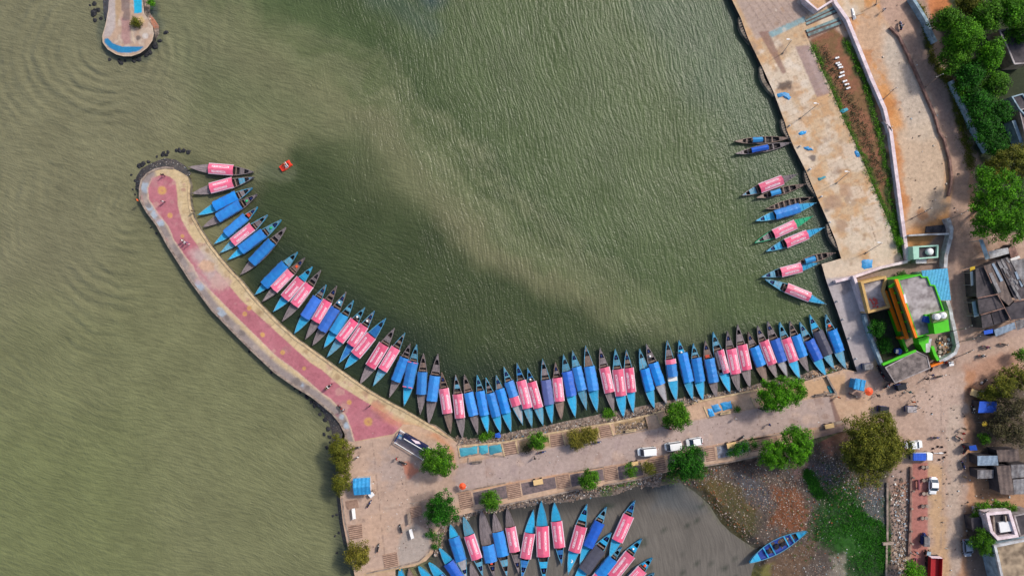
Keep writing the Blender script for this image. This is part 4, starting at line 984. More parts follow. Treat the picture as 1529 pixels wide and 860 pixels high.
kerb('lower_kerb',wpp(KL(cF,[(1120,678),(1400,628)])+KL(cG,[(300,710)])),.3,-.1,.15)
kerb('lower_kerb',wpp(KL(cG,[(560,669),(740,640),(915,602)])),.3,-.1,.15)
for k,pts in ((cF,[(455,345),(475,440)]),(cF,[(808,282),(832,380)]),(cF,[(1070,235),(1092,322)]),(cF,[(1165,215),(1195,305)]),(cF,[(1428,162),(1452,252)]),(cF,[(352,372),(372,462)]),(cF,[(705,290),(715,385)]),
              (cG,[(260,335),(290,412)]),(cG,[(180,350),(200,425)]),(cG,[(562,285),(592,358)]),(cG,[(865,225),(895,300)]),(cG,[(745,262),(790,330)]),(cF,[(20,380),(35,470)])):
    kerb('bay_kerb',wp(k,pts),.25,-.05,.12,'cream')
for k,pts in ((cF,[(30,470),(190,440),(370,462)]),(cF,[(832,380),(1092,322)]),(cF,[(1195,305),(1452,252)]),(cG,[(592,358),(720,335)]),(cF,[(98,515),(98,470)]),
              (cF,[(0,735),(380,660)]),(cF,[(860,580),(1120,540)]),(cG,[(300,600),(560,548)]),(cG,[(640,540),(850,500),(1240,430)]),(cJ,[(0,620),(85,640)]),
              (cE,[(135,475),(150,590),(175,690)]),(cE,[(470,500),(600,480)]),(cE,[(255,845),(400,815),(515,785),(562,742),(580,700)])):
    kerb('bay_kerb',wp(k,pts),.25,-.05,.12,'kerb')
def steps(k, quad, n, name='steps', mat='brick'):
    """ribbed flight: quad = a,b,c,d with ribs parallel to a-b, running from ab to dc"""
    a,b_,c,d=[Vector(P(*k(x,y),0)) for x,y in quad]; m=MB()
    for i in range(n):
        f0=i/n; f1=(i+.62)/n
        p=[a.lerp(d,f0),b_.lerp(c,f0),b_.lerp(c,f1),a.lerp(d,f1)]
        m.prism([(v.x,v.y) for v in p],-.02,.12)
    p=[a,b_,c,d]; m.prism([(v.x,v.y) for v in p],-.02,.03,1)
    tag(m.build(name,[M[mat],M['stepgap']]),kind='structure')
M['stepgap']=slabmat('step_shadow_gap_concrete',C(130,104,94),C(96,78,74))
M['steptan']=slabmat('tan_step_concrete',C(196,162,140),C(160,130,112),1.0)
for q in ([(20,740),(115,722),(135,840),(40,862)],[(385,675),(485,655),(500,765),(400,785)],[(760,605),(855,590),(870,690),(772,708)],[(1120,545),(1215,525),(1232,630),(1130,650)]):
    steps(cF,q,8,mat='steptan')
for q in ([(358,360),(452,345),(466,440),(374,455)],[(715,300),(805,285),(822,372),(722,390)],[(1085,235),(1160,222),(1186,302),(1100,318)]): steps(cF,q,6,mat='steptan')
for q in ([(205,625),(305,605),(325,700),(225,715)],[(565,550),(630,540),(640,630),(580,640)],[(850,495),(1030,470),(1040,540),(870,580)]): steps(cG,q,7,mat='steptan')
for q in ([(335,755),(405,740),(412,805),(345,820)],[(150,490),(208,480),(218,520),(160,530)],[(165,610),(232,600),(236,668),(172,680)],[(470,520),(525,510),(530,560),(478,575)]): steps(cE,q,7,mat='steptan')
steps(cQ1,[(530,195),(740,115),(760,165),(550,245)],2,mat='teal'); steps(cQ1,[(525,130),(700,45),(735,85),(535,170)],2,mat='teal')
# earth beds between the lower steps
def bed(k, pts, mat):
    m=MB(); m.prism(wp(k,pts),-.02,.014); tag(m.build('planting_bed',mat),kind='structure')
EB=slabmat('grey_bed_earth',C(134,116,116),C(100,90,92),1.2); EB2=slabmat('tan_bed_earth',C(190,158,120),C(150,130,96),1.4); EB3=slabmat('pale_worn_bed',C(160,165,178),C(120,112,112),1.2)
bed(cF,[(130,735),(380,680),(395,775),(150,825)],EB); bed(cF,[(495,665),(750,615),(765,700),(510,755)],EB); bed(cF,[(865,600),(1112,555),(1125,640),(880,690)],EB); bed(cF,[(1225,540),(1400,505),(1420,600),(1240,640)],EB)
bed(cG,[(645,545),(850,510),(860,575),(655,620)],EB3); bed(cG,[(330,600),(560,560),(570,640),(340,690)],EB)
bed(cF,[(480,350),(700,300),(712,380),(490,430)],EB2); bed(cF,[(835,290),(1070,240),(1086,315),(842,372)],EB2); bed(cF,[(1198,215),(1430,168),(1446,245),(1215,298)],EB2)

def bank(name, inner, outer, paintc):
    """rubbly slope between the foot of a wall (inner) and the waterline (outer)"""
    poly=list(inner)+list(reversed(outer))
    def zf(px,py):
        di=segdist(px,py,inner); do=segdist(px,py,outer); f=di/(di+do+1e-6)
        return -.18-1.22*f+(fbm(px/2.5,py/2.5,2)-.5)*.35*(1-f)
    def pf(px,py):
        p=Paint(px,py,C(132,116,106)); p.mottle(C(92,84,80),.45,.6,.8); p.mottle(C(172,152,138),.52,.66,.7,3); p.k[:]=.9
        paintc(p); return p
    tag(painted_sheet(name,poly,0,1.7,pf,M['ground'],zfn=zf),kind='structure')
te=[(681,662)]+KL(cF,[(20,384),(350,356),(700,288),(1180,208),(1518,138)])+KL(cG,[(230,331),(560,248),(920,178),(1200,134),(1350,100)])+[(1264,553)]
to=[(680,650),(694,651)]+KL(c5,[(240,675),(350,650),(440,640),(560,615),(700,595),(830,560),(900,548),(1030,520)])+KL(c6,[(250,548),(420,520),(560,490),(700,465),(820,455),(950,425)])+KL(c7,[(200,585),(330,555),(420,520),(540,500),(650,480),(700,455),(800,440),(870,415),(930,400)])+[(1270,535)]
to.sort(key=lambda q:q[0])
def pc1(p):
    p.poly([(1210,600),(1210,555),(1245,540),(1275,535),(1275,600)],C(196,160,126),6,.8,.8)
    for x,y in (cF(220,330),c6(270,565),cG(230,360)): p.blob(x,y,9,C(92,112,50),.8,.8)
bank('rubble_bank',te,to,pc1)
li=[(648,826),(651,815),(653,795),(663,780),(680,769)]+KL(cF,[(20,905),(350,828),(700,758),(930,708),(1120,678),(1420,623)])+[(990,703)]
lo=[(652,832),(660,818),(663,800),(674,789),(692,782)]+KL(cL1,[(760,270),(960,235),(1150,205),(1323,175)])+KL(cL2,[(200,150),(400,140),(600,100),(860,75)])+[(950,727),(985,730)]
def pc2(p):
    p.blob(900,728,16,C(70,92,48),.8,.9); p.blob(650,800,9,C(60,84,48),.8,.8); p.blob(945,720,9,C(66,88,48),.7,.8)
bank('rubble_bank',li,lo,pc2)
bank('rubble_bank',[(478,600),(494,617),(506,632),(512,648),(504,680)],[(462,598),(478,612),(489,628),(494,648),(494,680)],lambda p:p.mix(np.ones(len(p.x))*.75,C(66,66,70)))
bank('rubble_bank',KL(cB,[(75,300),(85,245),(120,205),(170,178),(230,166),(280,172),(330,195),(372,222)]),KL(cB,[(45,300),(50,220),(80,170),(150,130),(230,100),(300,110),(360,150),(395,200)]),lambda p:p.mix(np.ones(len(p.x))*.85,C(50,54,60)))
bank('rubble_bank',KL(cA,[(655,0),(670,160),(720,240),(768,320),(780,400),(762,480)]),KL(cA,[(760,0),(740,150),(800,230),(850,300),(850,400),(800,490)]),lambda p:p.poly(KL(cA,[(720,180),(820,240),(840,330),(770,350)]),C(150,96,74),1,.8,.5))
bank('rubble_bank',KL(cA,[(255,0),(245,130),(225,230)]),KL(cA,[(175,0),(185,150),(205,240)]),lambda p:p.mix(np.ones(len(p.x))*.8,C(84,88,96)))
bank('rubble_bank',[(508,742),(512,781),(518,812)],[(502,742),(506,781),(512,812)],lambda p:p.mix(np.ones(len(p.x))*.75,C(66,66,66)))

# ------------------------------------------------------------------ walls
def wall(label, pts_top, h, w, mat, cat='wall', name='boundary_wall', z0=-.3, coping=None):
    pts=[tuple(P(x,y,h).xy) for x,y in pts_top]; c=pts[len(pts)//2]
    t=thing(name,label,cat,(c[0],c[1],0))
    b=MB(); b.strip(pts,w,z0,h-.08); b.build('wall_body',M[mat],world=t)
    b=MB(); b.strip(pts,w+.10,h-.08,h); b.build('coping',M[coping or mat],world=t)
    return t
wall('long pinkish white wall between quay garden and dirt lot',KL(cQ2,[(18,-40),(35,20),(110,125),(190,320),(262,500),(350,700),(385,850)])+KL(cQ4,[(88,5),(118,55),(150,300),(180,530),(212,770),(222,822)]),1.1,.62,'wallpink')
wall('pinkish white wall closing the lower end of the concrete quay',KL(cQ3,[(735,755),(600,785),(455,835),(350,862)]),1.2,.45,'wallpink')
wall('white corner wall at the top of the quay beside teal steps',KL(cQ1,[(520,-50),(530,0),(605,65),(700,5)]),2.0,.3,'wallpink')
wall('pale pink short wall beside the grey quay walkway',KL(cM,[(195,480),(275,720)]),2.0,.45,'wallpink')
wall('pale blue low wall between quay walkway and green yard',KL(cJ,[(262,125),(300,260),(345,370),(378,455)]),1.3,.5,'wallblue')
wall('white compound wall curving round the green house corner',KL(cM,[(795,640),(815,700),(835,830)])+KL(cJ,[(825,150),(848,250),(862,330),(845,375),(790,410),(745,432)]),1.5,.6,'wallwhite')
wall('white compound wall along the dirt road by the pump house',KL(cM,[(800,112),(822,180),(818,230),(800,300),(787,350),(782,430)]),1.6,.65,'wallwhite')
wall('white cross wall between dirt lot and pump house yard',KL(cM,[(548,222),(680,215),(805,212)]),1.8,.25,'wallwhite')
wall('brownish low retaining wall curving along the dirt road',KL(cQ2,[(385,175),(440,225),(495,335),(560,480),(612,600),(670,730),(705,850)])+KL(cQ4,[(432,110),(465,230),(475,330),(470,385),(457,440)]),.6,.35,'brownwall')
wall('weathered pale blue wall hidden partly by roadside trees',KL(cQ2,[(525,-20),(570,50),(615,125),(650,210),(680,270)]),1.6,.5,'wallblue')
wall('thin grey blue wall below the jungle beside the road',KL(cR5,[(262,0),(310,100),(380,255),(440,380),(490,480),(540,560),(595,655)]),1.8,.25,'wallblue')
wall('small orange painted gate wall at the green house corner',KL(cJ,[(690,460),(770,432)]),1.6,.3,'orange',name='gate_wall')
wall('low retaining wall dividing rubble strip from green wasteland',KL(cN,[(328,380),(328,680)]),.3,.3,'kerb')
wall('lower part of the low wall between rubble strip and wasteland',KL(cN,[(325,700),(322,900)]),.3,.3,'kerb')
wall('brown brick edging on the rubble side of the red paved strip',KL(cN,[(450,300),(447,560),(437,760)]),.5,.25,'brownwall')
wall('small pale wall end sticking out into the green wasteland',KL(cN,[(305,695),(360,690)]),.6,.5,'kerb')
wall('concrete trough side wall running down the boat ramp',KL(c7,[(800,500),(825,550),(856,605)]),.6,.25,'kerb')
wall('short wall closing the trough of the boat ramp',KL(c7,[(797,612),(856,606)]),.6,.25,'kerb')
wall('pale ledge crossing the causeway end beside a tan cart',KL(c7,[(800,795),(895,775)]),.5,.3,'kerb')

# ------------------------------------------------------------------ quay landing steps
def landing(pa, pb, label, bulge=6.0):
    a=P(*pa,0); b_=P(*pb,0); d=(b_-a); n=Vector((-d.y,d.x,0)).normalized()
    if n.x>0: n=-n
    pts=[]; 
    for i in range(13):
        f=i/12; q=a.lerp(b_,f)+n*(bulge*S*math.sin(math.pi*f**.8)); pts.append((q.x,q.y))
    c=a.lerp(b_,.5); t=thing('landing_steps',label,'steps',(c.x,c.y,0),0,'curved landings along the quay')
    m=MB(); m.strip(pts,.75,-1.6,-.25); m.build('curved_walk',M['seawall'],world=t)
    m=MB(); 
    for i in range(1,12):
        q=a.lerp(b_,i/12)+n*(bulge*S*math.sin(math.pi*(i/12)**.8)); m.box((q.x,q.y,-.2),(.16,.7,.12),math.atan2(d.y,d.x))
    m.build('treads',M['kerb'],world=t)['kind']='stuff'
    m=MB(); m.prism([(a.x,a.y)]+pts+[(b_.x,b_.y)],-1.6,-.95); m.build('dark_pit_fill',M['darkwall'],world=t)  # dark slab filling the pit between curved walk and quay
L_=[(cQ1(112,110),cQ1(203,292)),(cQ1(248,428),cQ1(335,610)),(cQ1(385,765),cQ3(146,128)),(cQ3(197,268),cQ3(268,412)),(cQ3(316,552),cQ3(390,705))]
nm=['topmost curved landing on the quay edge above the blue tarps','curved landing on the quay edge by the fallen blue cloth','curved landing at the quay edge by the topmost boat pair','curved landing on the quay edge above the azure roofed boat','lowest curved landing on the quay edge by its corner']
for (a,b_),l in zip(L_,nm): landing(a,b_,l)
# bollards along the quay edge
qe=KL(cQ3,[(95,30),(150,140),(205,262)])+KL(cQ3,[(265,408),(310,545)])+KL(c7,[(850,40),(885,150),(925,265),(965,390)])
for x,y in qe:
    t=thing('bollard','short pale bollard on the quay edge','bollard',tuple(P(x+1.5,y,0)),0,'mooring bollards on the quay')
    m=MB(); m.tube((0,0,0),(0,0,.45),.16,.14,8); m.build('post',M['wallwhite'],t); m=MB(); m.ball((0,0,.5),.2,1,1,.5,8,5); m.build('cap',M['wallwhite'],t,smooth=True)

# ------------------------------------------------------------------ buildings
def flat(name, label, cat, k, top, h, wallm, roofm, par=.35, parm=None, pw=.3, group=None):
    pts=wp(k,top,h); c=pts[0]; t=thing(name,label,cat,(c[0],c[1],0),0,group)
    m=MB(); m.prism(pts,-.2,h-par-.02,0); m.build('wall',M[wallm],world=t)
    m=MB(); m.prism(pts,h-par-.02,h-par,0); m.build('roof',M[roofm],world=t)
    if par>.05:
        m=MB(); cl=pts+[pts[0]]; cen=Vector((sum(p[0] for p in pts)/len(pts),sum(p[1] for p in pts)/len(pts)))
        a=sum(pts[i][0]*pts[(i+1)%len(pts)][1]-pts[(i+1)%len(pts)][0]*pts[i][1] for i in range(len(pts)))
        n=len(pts); inn=[]
        for i in range(n):
            p0=Vector(pts[i-1]); p1=Vector(pts[i]); p2=Vector(pts[(i+1)%n]); d1=(p1-p0).normalized(); d2=(p2-p1).normalized(); s=1 if a>0 else -1
            n1=Vector((-d1.y,d1.x))*s; n2=Vector((-d2.y,d2.x))*s; bis=(n1+n2); bis=bis/max(bis.length_squared/2,.3); inn.append(p1+bis*pw)
        for i in range(n):
            j=(i+1)%n; m.prism([pts[i],pts[j],tuple(inn[j]),tuple(inn[i])],h-par,h)
        m.build('parapet',M[parm or wallm],world=t)
    return t
def shed(name, label, cat, k, top, h, roofm, wallm, slope=.3, group=None, walls=True):
    pts=wp(k,top,h); n=len(pts); c=(sum(p[0] for p in pts)/n,sum(p[1] for p in pts)/n)
    t=thing(name,label,cat,(c[0],c[1],0),0,group)
    if walls:
        inn=[(c[0]+(p[0]-c[0])*.92,c[1]+(p[1]-c[1])*.92) for p in pts]
        m=MB(); m.prism(inn,-.2,h-slope-.08); m.build('wall',M[wallm],world=t)
    else:
        for p in pts[:4]:
            q=(c[0]+(p[0]-c[0])*.88,c[1]+(p[1]-c[1])*.88); m=MB(); m.tube((q[0],q[1],-.1),(q[0],q[1],h-slope-.05),.06,n=6); m.build('post',M['steel'],world=t)
    a=sum(pts[i][0]*pts[(i+1)%n][1]-pts[(i+1)%n][0]*pts[i][1] for i in range(n))
    ys=[p[1] for p in pts]; zz=[h-slope*(max(ys)-p[1])/(max(ys)-min(ys)+.01) for p in pts]
    m=MB(); q=list(pts); z=list(zz)
    if a<0: q.reverse(); z.reverse()
    tri=geometry.tessellate_polygon([[Vector((p[0],p[1],0)) for p in q]])
    vs=[(p[0],p[1],w) for p,w in zip(q,z)]+[(p[0],p[1],w-.07) for p,w in zip(q,z)]; fs=[]
    for f in tri:
        p0,p1,p2=[q[i] for i in f]; cr=(p1[0]-p0[0])*(p2[1]-p0[1])-(p2[0]-p0[0])*(p1[1]-p0[1]); f=tuple(f) if cr>0 else tuple(reversed(f))
        fs.append(f); fs.append(tuple(reversed([i+n for i in f])))
    fs+=[(i+n,(i+1)%n+n,(i+1)%n,i) for i in range(n)]
    m.add(vs,fs); m.build('roof',M[roofm],world=t)
    return t
# the green and orange house
hh=7.0
t=flat('house','bright green house with stained flat roof and orange balcony bands','house',cO,[(385,178),(548,140),(562,158),(600,156),(622,215),(652,217),(718,405),(640,425),(650,560),(525,592)],hh,'green','roofgrey',.35,'green',.22)
def band(top, z0, z1, mat, nm_, thick=None):
    m=MB(); m.prism(wp(cO,top,z1),z0,z1); return m.build(nm_,M[mat],world=t)
band([(364,178),(386,176),(526,590),(510,596)],6.6,7.1,'orange','orange_parapet')
band([(370,178),(390,176),(530,590),(514,596)],-.1,6.49,'greendk','facade')  # green wall made olive, its shade put into the colour
band([(346,238),(376,228),(505,590),(462,600)],4.2,4.5,'greendk','balcony_floor')
band([(330,243),(350,238),(466,598),(448,604)],4.5,5.0,'orange','orange_parapet')
band([(302,262),(340,250),(435,556),(408,548)],2.2,2.5,'greendk','balcony_floor')
band([(286,262),(306,256),(412,548),(392,548)],2.6,3.0,'orange','orange_parapet')
for i in range(5):
    x=358+i*26; y=275+i*68; m=MB(); q=P(*cO(x-2,y),4.62); m.box((q.x,q.y,4.9),(.35,.35,.55)); m.build('column',M['green'],world=t)
band([(330,228),(370,200),(374,212),(340,238)],5.2,6.0,'green','side_ledge')
band([(530,600),(610,580),(605,632),(540,642)],3.0,5.0,'green','porch_roof')
band([(545,640),(583,636),(583,700),(570,690)],.0,2.6,'green','porch_wall')
band([(585,610),(628,600),(612,695),(585,700)],.0,2.2,'wallwhite','porch_floor')
band([(395,690-100),(440,580),(445,596),(405,606)],1.0,2.4,'orange','orange_ledge')
m=MB(); m.prism(wp(cO,[(425,285),(438,282),(452,345),(440,348)],7.12),6.4,7.12); m.build('white_patch',M['white'],world=t)
# stair tower and tanks
tw=flat('stair_tower','vivid green stair tower with railing on the house roof','tower',cO,[(630,430),(738,405),(757,545),(650,568)],8.6,'green','green',.05,'green',.3)
m=MB(); m.prism(wp(cO,[(628,424),(742,402),(748,462),(636,488)],9.3),8.62,9.3); m.build('tank_platform',M['greendk'],world=tw)
for (x,y),l in (((673,444),'white round water tank on the green tower, nearer the roof'),((717,434),'white round water tank on the green tower, nearer the road')):
    q=P(*cO(x,y),10.3); tk=thing('water_tank',l,'water tank',(q.x,q.y,9.3),0,'tanks on the green house')
    m=MB(); m.tube((0,0,0),(0,0,.85),.62,.62,16); m.build('tank_body',M['white'],tk); m=MB(); m.tube((0,0,.85),(0,0,1.0),.6,.32,16); m.tube((0,0,1.0),(0,0,1.06),.2,.2,10); m.build('lid',M['white'],tk)
q=P(*cO(608,465),8.0); tk=thing('water_tank','square blue water tank on the green house roof','water tank',(q.x,q.y,6.5),R(-15)); m=MB(); m.box((0,0,.5),(1.1,1.2,1.0)); m.build('tank_body',M['bluetank'],tk,bevel=.05); m=MB(); m.box((0,.75,.35),(1.1,.35,.9)); m.build('green_back',M['green'],tk)
m=MB(); q=P(*cO(395,690),1.0); tk=thing('water_barrel','blue and white barrel standing in the dark green yard','barrel',(q.x,q.y,-.05)); m.tube((0,0,0),(0,0,1.1),.62,.62,14); m.build('barrel_body',M['bluetank'],tk); m=MB(); m.box((-.5,0,1.15),(.5,.8,.1)); m.build('lid',M['white'],tk)
# tan roofless neighbour
tn=flat('outbuilding','small tan outbuilding with parapet and red tiles beside the orange bands','building',cO,[(120,195),(300,152),(310,178),(292,260),(335,378),(175,420)],3.2,'tan','roofgrey',.6,'tan',.5)
for i in range(14):
    q=P(*cO(random.uniform(190,245),random.uniform(320,395)),2.7); m=MB()
    if i>=9: continue
    k_=thing('roof_tile','red clay tile lying in a heap on the tan outbuilding roof','tile',(q.x,q.y,2.6+i*.012),random.uniform(0,3),'loose red tiles on the outbuilding'); m.box((0,0,.05),(.75,.28,.06)); m.build('tile_body',M['redtile'],k_)
shed('lean_to','light blue sheet roof lean-to on the road side of the green house','lean-to',cO,[(555,115),(740,98),(775,325),(705,328),(650,215),(622,213),(600,155),(565,157)],3.6,'bluetile','wallwhite',.5)
flat('annex','stained grey flat roofed annex in front of the green house','building',cT,[(400,300),(770,105),(900,170),(935,310),(700,410),(520,488)],3.2,'roofdark','annexroof',.12,'roofgrey',.2)
m=MB(); wall('green painted wall between yard and grey annex',KL(cT,[(378,268),(560,190),(765,105)]),3.25,.4,'green','wall','painted_wall',2.6)
wall('green wall running down from the orange balcony bands',KL(cO,[(345,400),(400,560),(452,690)]),1.4,.45,'green')
wall('short green wall by the rubble heap below the stair tower',KL(cO,[(632,655),(650,710),(675,755)]),1.8,.5,'green')
m=MB(); m.prism(wp(cO,[(175,425),(335,390),(455,690),(285,770)]),-.05,.02)
tag(m.build('yard_lawn',slabmat('dark_yard_grass',C(42,58,34),C(70,66,58),.6)),kind='structure')
# pump house
ph=flat('pump_house','mint green pump house with open top in the walled yard','building',cM,[(570,292),(738,282),(735,365),(575,378)],2.8,'mint','roofdark',.5,'mint',.3)
m=MB(); m.prism(wp(cM,[(572,296),(612,290),(612,372),(578,376)],2.9),2.3,2.9); m.build('side_roof',M['mint'],world=ph)
q=P(*cM(692,325),3.4); tk=thing('water_tank','white domed tank in the open top of the mint pump house','water tank',(q.x,q.y,2.3)); m=MB(); m.tube((0,0,0),(0,0,.7),.7,.7,16); m.build('tank_body',M['white'],tk); m=MB(); m.ball((0,0,.7),.68,1,1,.35,14,6); m.build('lid',M['white'],tk,smooth=True)
m=MB(); m.prism(wp(cM,[(655,165),(800,150),(800,205),(650,205)]),-.05,.22); tag(m.build('coal_heap',slabmat('grey_rubble_heap',C(92,88,92),C(50,50,54),1.6)),'dark heap of rubble in the corner of the dirt lot','heap')
q=P(*cM(660,385),.4); tk=thing('bench','pale slab bench beside the mint pump house','bench',(q.x,q.y,0),R(4)); m=MB(); m.box((0,-.4,.42),(4.2,.4,.1)); m.build('seat',M['kerb'],tk)
for s in (-1,1): m=MB(); m.box((s*1.6,-.4,.19),(.3,.35,.36)); m.build('leg',M['kerb'],tk)
m=MB(); m.prism(wp(cM,[(590,380),(660,376),(660,400),(592,402)],1.6),-.1,1.6); tk=thing('generator_box','grey blue metal box against the mint pump house','box',(P(*cM(590,380),0).x,P(*cM(590,380),0).y,0)); m.build('box_body',M['steel'],world=tk)
# dark roofed market block
R3=[([(135,312),(195,292),(290,500),(150,530)],3.6,'corrdark','dark sheet roof at the market block corner nearest the road, uppermost'),([(150,538),(293,508),(350,602),(172,655)],3.5,'corrdark','dark roofed stall second down the market block'),
 ([(178,662),(248,650),(275,738),(192,762)],3.3,'corrdark','small dark roof at the lower corner of the market block'),([(256,646),(350,610),(392,698),(282,734)],3.4,'roofdark','dark roof beside the pale blue awning of the market'),
 ([(203,288),(290,256),(425,556),(392,588),(300,505)],4.2,'corrbrown','long brownish grey roof strip in the middle of the market'),([(295,253),(375,222),(455,360),(530,500),(530,535),(440,542)],4.4,'corrdark','widest dark patched roof of the market block'),
 ([(428,560),(530,543),(530,680),(402,698),(355,606),(395,592)],4.0,'roofdark','dark roof at the frame edge below the patched roof'),([(382,222),(402,250),(530,228),(530,485),(460,355)],3.9,'corrgrey','grey sheet roof reaching the frame edge above the market')]
for q,h,mt,l in R3: shed('market_roof' if 0 else 'market_stall',l,'stall',cR3,q,h,mt,'roofdark',.25,'stalls of the market block')
R3b=[([(275,772),(430,712),(442,762),(292,822)],2.7,'corrsteel','pale blue sheet awning on the lower side of the market'),([(198,778),(265,765),(270,795),(205,808)],2.6,'carblue','small bright blue awning beside the pale blue one'),
 ([(95,335),(125,325),(140,430),(105,440)],2.6,'white','white sign board awning on the road side of the market'),([(108,560),(140,550),(165,665),(128,675)],2.5,'wallblue','teal and white awning on the road side of the market'),([(95,300),(130,290),(135,318),(98,328)],2.4,'yellow','small yellow awning at the upper market corner'),
 ([(235,180),(380,150),(390,195),(250,235)],3.0,'wallwhite','whitewashed flat roof between the big tree and dark roofs'),([(160,90),(190,90),(248,232),(215,242)],3.0,'wallblue','narrow grey blue roof under the big bright tree'),([(400,235),(465,212),(475,228),(410,258)],3.2,'white','white strip roof above the grey market sheets'),([(435,700),(500,690),(520,750),(455,775)],2.8,'corrgrey','light grey awning at the frame edge below the market')]
for q,h,mt,l in R3b: shed('awning',l,'awning',cR3,q,h,mt,'roofdark',.15,walls=False)
# patched strips lying on the roofs
for q in ([(262,272),(280,266),(350,400),(330,408)],[(240,345),(265,338),(335,485),(310,495)],[(340,305),(352,300),(375,340),(360,348)],[(425,395),(437,388),(460,420),(447,428)],[(460,400),(470,396),(495,440),(482,448)],[(400,430),(415,424),(460,500),(445,508)],[(430,335),(445,330),(470,385),(452,392)],[(300,262),(325,255),(345,300),(325,310)],[(360,230),(375,224),(398,260),(385,266)]):
    w_=wp(cR3,q,4.5); tk=thing('roof_sheet','loose pale sheet laid over the dark market roofs','sheet',(w_[0][0],w_[0][1],4.4),0,'loose sheets on the market roofs')
    zz_=4.24 if q[0][0]<300 else 4.44
    m=MB(); m.prism(w_,zz_,zz_+.05); m.build('sheet_body',M['corrsteel' if q[0][0] in(262,460,430) else 'corrgrey'],world=tk)
for i in range(60):
    a,b_=random.uniform(300,520),random.uniform(230,530)
    if not inpoly(np.array([a]),np.array([b_]),[(315,262),(370,240),(440,370),(505,500),(450,520)])[0]: continue
    q=P(*cR3(a,b_),4.6); tk=thing('roof_sheet','loose pale sheet laid over the dark market roofs','sheet',(q.x,q.y,4.42-.25*(b_-222)/320),R(-62+random.uniform(-6,6)),'loose sheets on the market roofs')
    m=MB(); m.box((0,0,.02+i*.001),(random.uniform(.8,3.2),random.uniform(.25,.6),.03)); m.build('sheet_body',M[random.choice(['corrgrey','corrbrown','corrdark','corrgrey'])],tk)
# beams
for q in ([(150,533),(298,503)],[(172,660),(352,606)],[(300,505),(400,700)],[(197,290),(252,420)],[(425,560),(530,540)]):
    a,b_=[P(*cR3(*w),4.2) for w in q]; tk=thing('beam','brown timber beam lying along a seam of the market roofs','beam',(a.x,a.y,4.2),0,'beams on the market roofs'); m=MB(); m.tube((a.x,a.y,4.2),(b_.x,b_.y,4.3),.12,n=6); m.build('beam_body',M['brownwall'],world=tk)
# sheds and houses in the lower right
SH=[(cR1,[(140,240),(300,240),(302,345),(135,348)],2.6,'carblue','blue tarpaulin roofed hut by the dry roadside trees'),(cR1,[(120,740),(303,738),(322,830),(130,832)],2.9,'corrsteel','pale ribbed sheet roof shed below the dry trees'),
 (cN,[(790,315),(873,313),(876,358),(795,362)],2.7,'corrgrey','small light grey sheet roof beside the bare earth patch'),(cN,[(888,296),(958,290),(985,446),(912,440)],3.4,'corrbrown','long brown sheet roof standing beside grey sheets'),
 (cN,[(962,287),(1060,285),(1060,350),(970,360)],3.2,'corrgrey','grey sheet roof at the frame edge, upper one'),(cN,[(972,364),(1060,356),(1060,440),(985,442)],3.1,'corrgrey','grey sheet roof at the frame edge, lower one'),
 (cN,[(888,212),(1000,208),(1012,270),(905,275)],3.0,'corrbrown','brownish lean-to behind the pale ribbed shed'),(cR1,[(45,650),(105,640),(130,690),(60,695)],2.4,'bluetank','dark blue cloth awning near the pale ribbed shed'),
 (cR2,[(108,392),(232,380),(256,500),(125,502)],2.4,'roofdark','grey slab roof beside the pink walled house'),(cR1,[(370,350),(430,340),(440,430),(385,440)],2.4,'netdark','dark tarp hut among the dry trees'),(cR1,[(330,500),(400,490),(405,545),(345,552)],2.2,'bluetank','small blue tarp hut among the dry trees')]
for k,q,h,mt,l in SH: shed('shed',l,'shed',k,q,h,mt,'roofdark',.3)
ph=flat('unfinished_house','pink walled unfinished house with open room and white tarp','house',cR2,[(225,350),(425,332),(492,545),(320,572),(262,505)],4.2,'wallpink','roofdark',.9,'wallpink',.6)
m=MB(); m.prism(wp(cR2,[(330,430),(380,420),(430,420),(447,470),(442,495),(345,510)],3.8),3.35,3.8); m.build('tarp',M['white'],world=ph)
m=MB(); m.strip(wp(cR2,[(290,380),(300,560)],4.0),.3,3.3,4.0); m.strip(wp(cR2,[(385,375),(390,425)],4.0),.25,3.3,4.0); m.build('inner_wall',M['kerb'],world=ph)
flat('tan_house','large house with stained tan roof and whitewashed parapet','house',cR2,[(290,612),(600,548),(600,1000),(380,1000)],4.6,'wallblue','rooftan',.5,'wallwhite',.5)
flat('roofed_hall','grey rubble roof at the frame edge beside the unfinished house','building',cR2,[(450,370),(600,340),(600,530),(500,545)],3.4,'roofgrey','roofdark',.3,'roofgrey',.3)
flat('hillside_house','brown grey flat roofed house behind the jungle','house',cR4,[(735,300),(1050,240),(1050,630),(890,640),(810,450)],3.6,'rooftan','roofdark',.25,'roofgrey',.3)
flat('courtyard_house','small house with black opening at the jungle edge','house',cR5,[(800,150),(905,120),(1000,250),(1000,330),(930,330),(870,265)],3.6,'wallwhite','roofdark',.3,'wallblue',.25)
wall('pale blue grey wall at the far right below the jungle',KL(cR5,[(820,370),(860,480),(890,560),(895,630)]),2.4,.6,'wallblue')
flat('edge_house','brown roofed house partly cut by the frame below the jungle','house',cR5,[(870,270),(1000,240),(1000,640),(960,640),(905,420)],3.4,'rooftan','corrbrown' ,.1,'roofgrey',.2)
shed('shop','whitewashed little shop roof cluttered with red things by the big tree','shop',cR3,[(385,160),(420,120),(465,205),(410,235)],2.8,'brownwall','roofdark',.2)
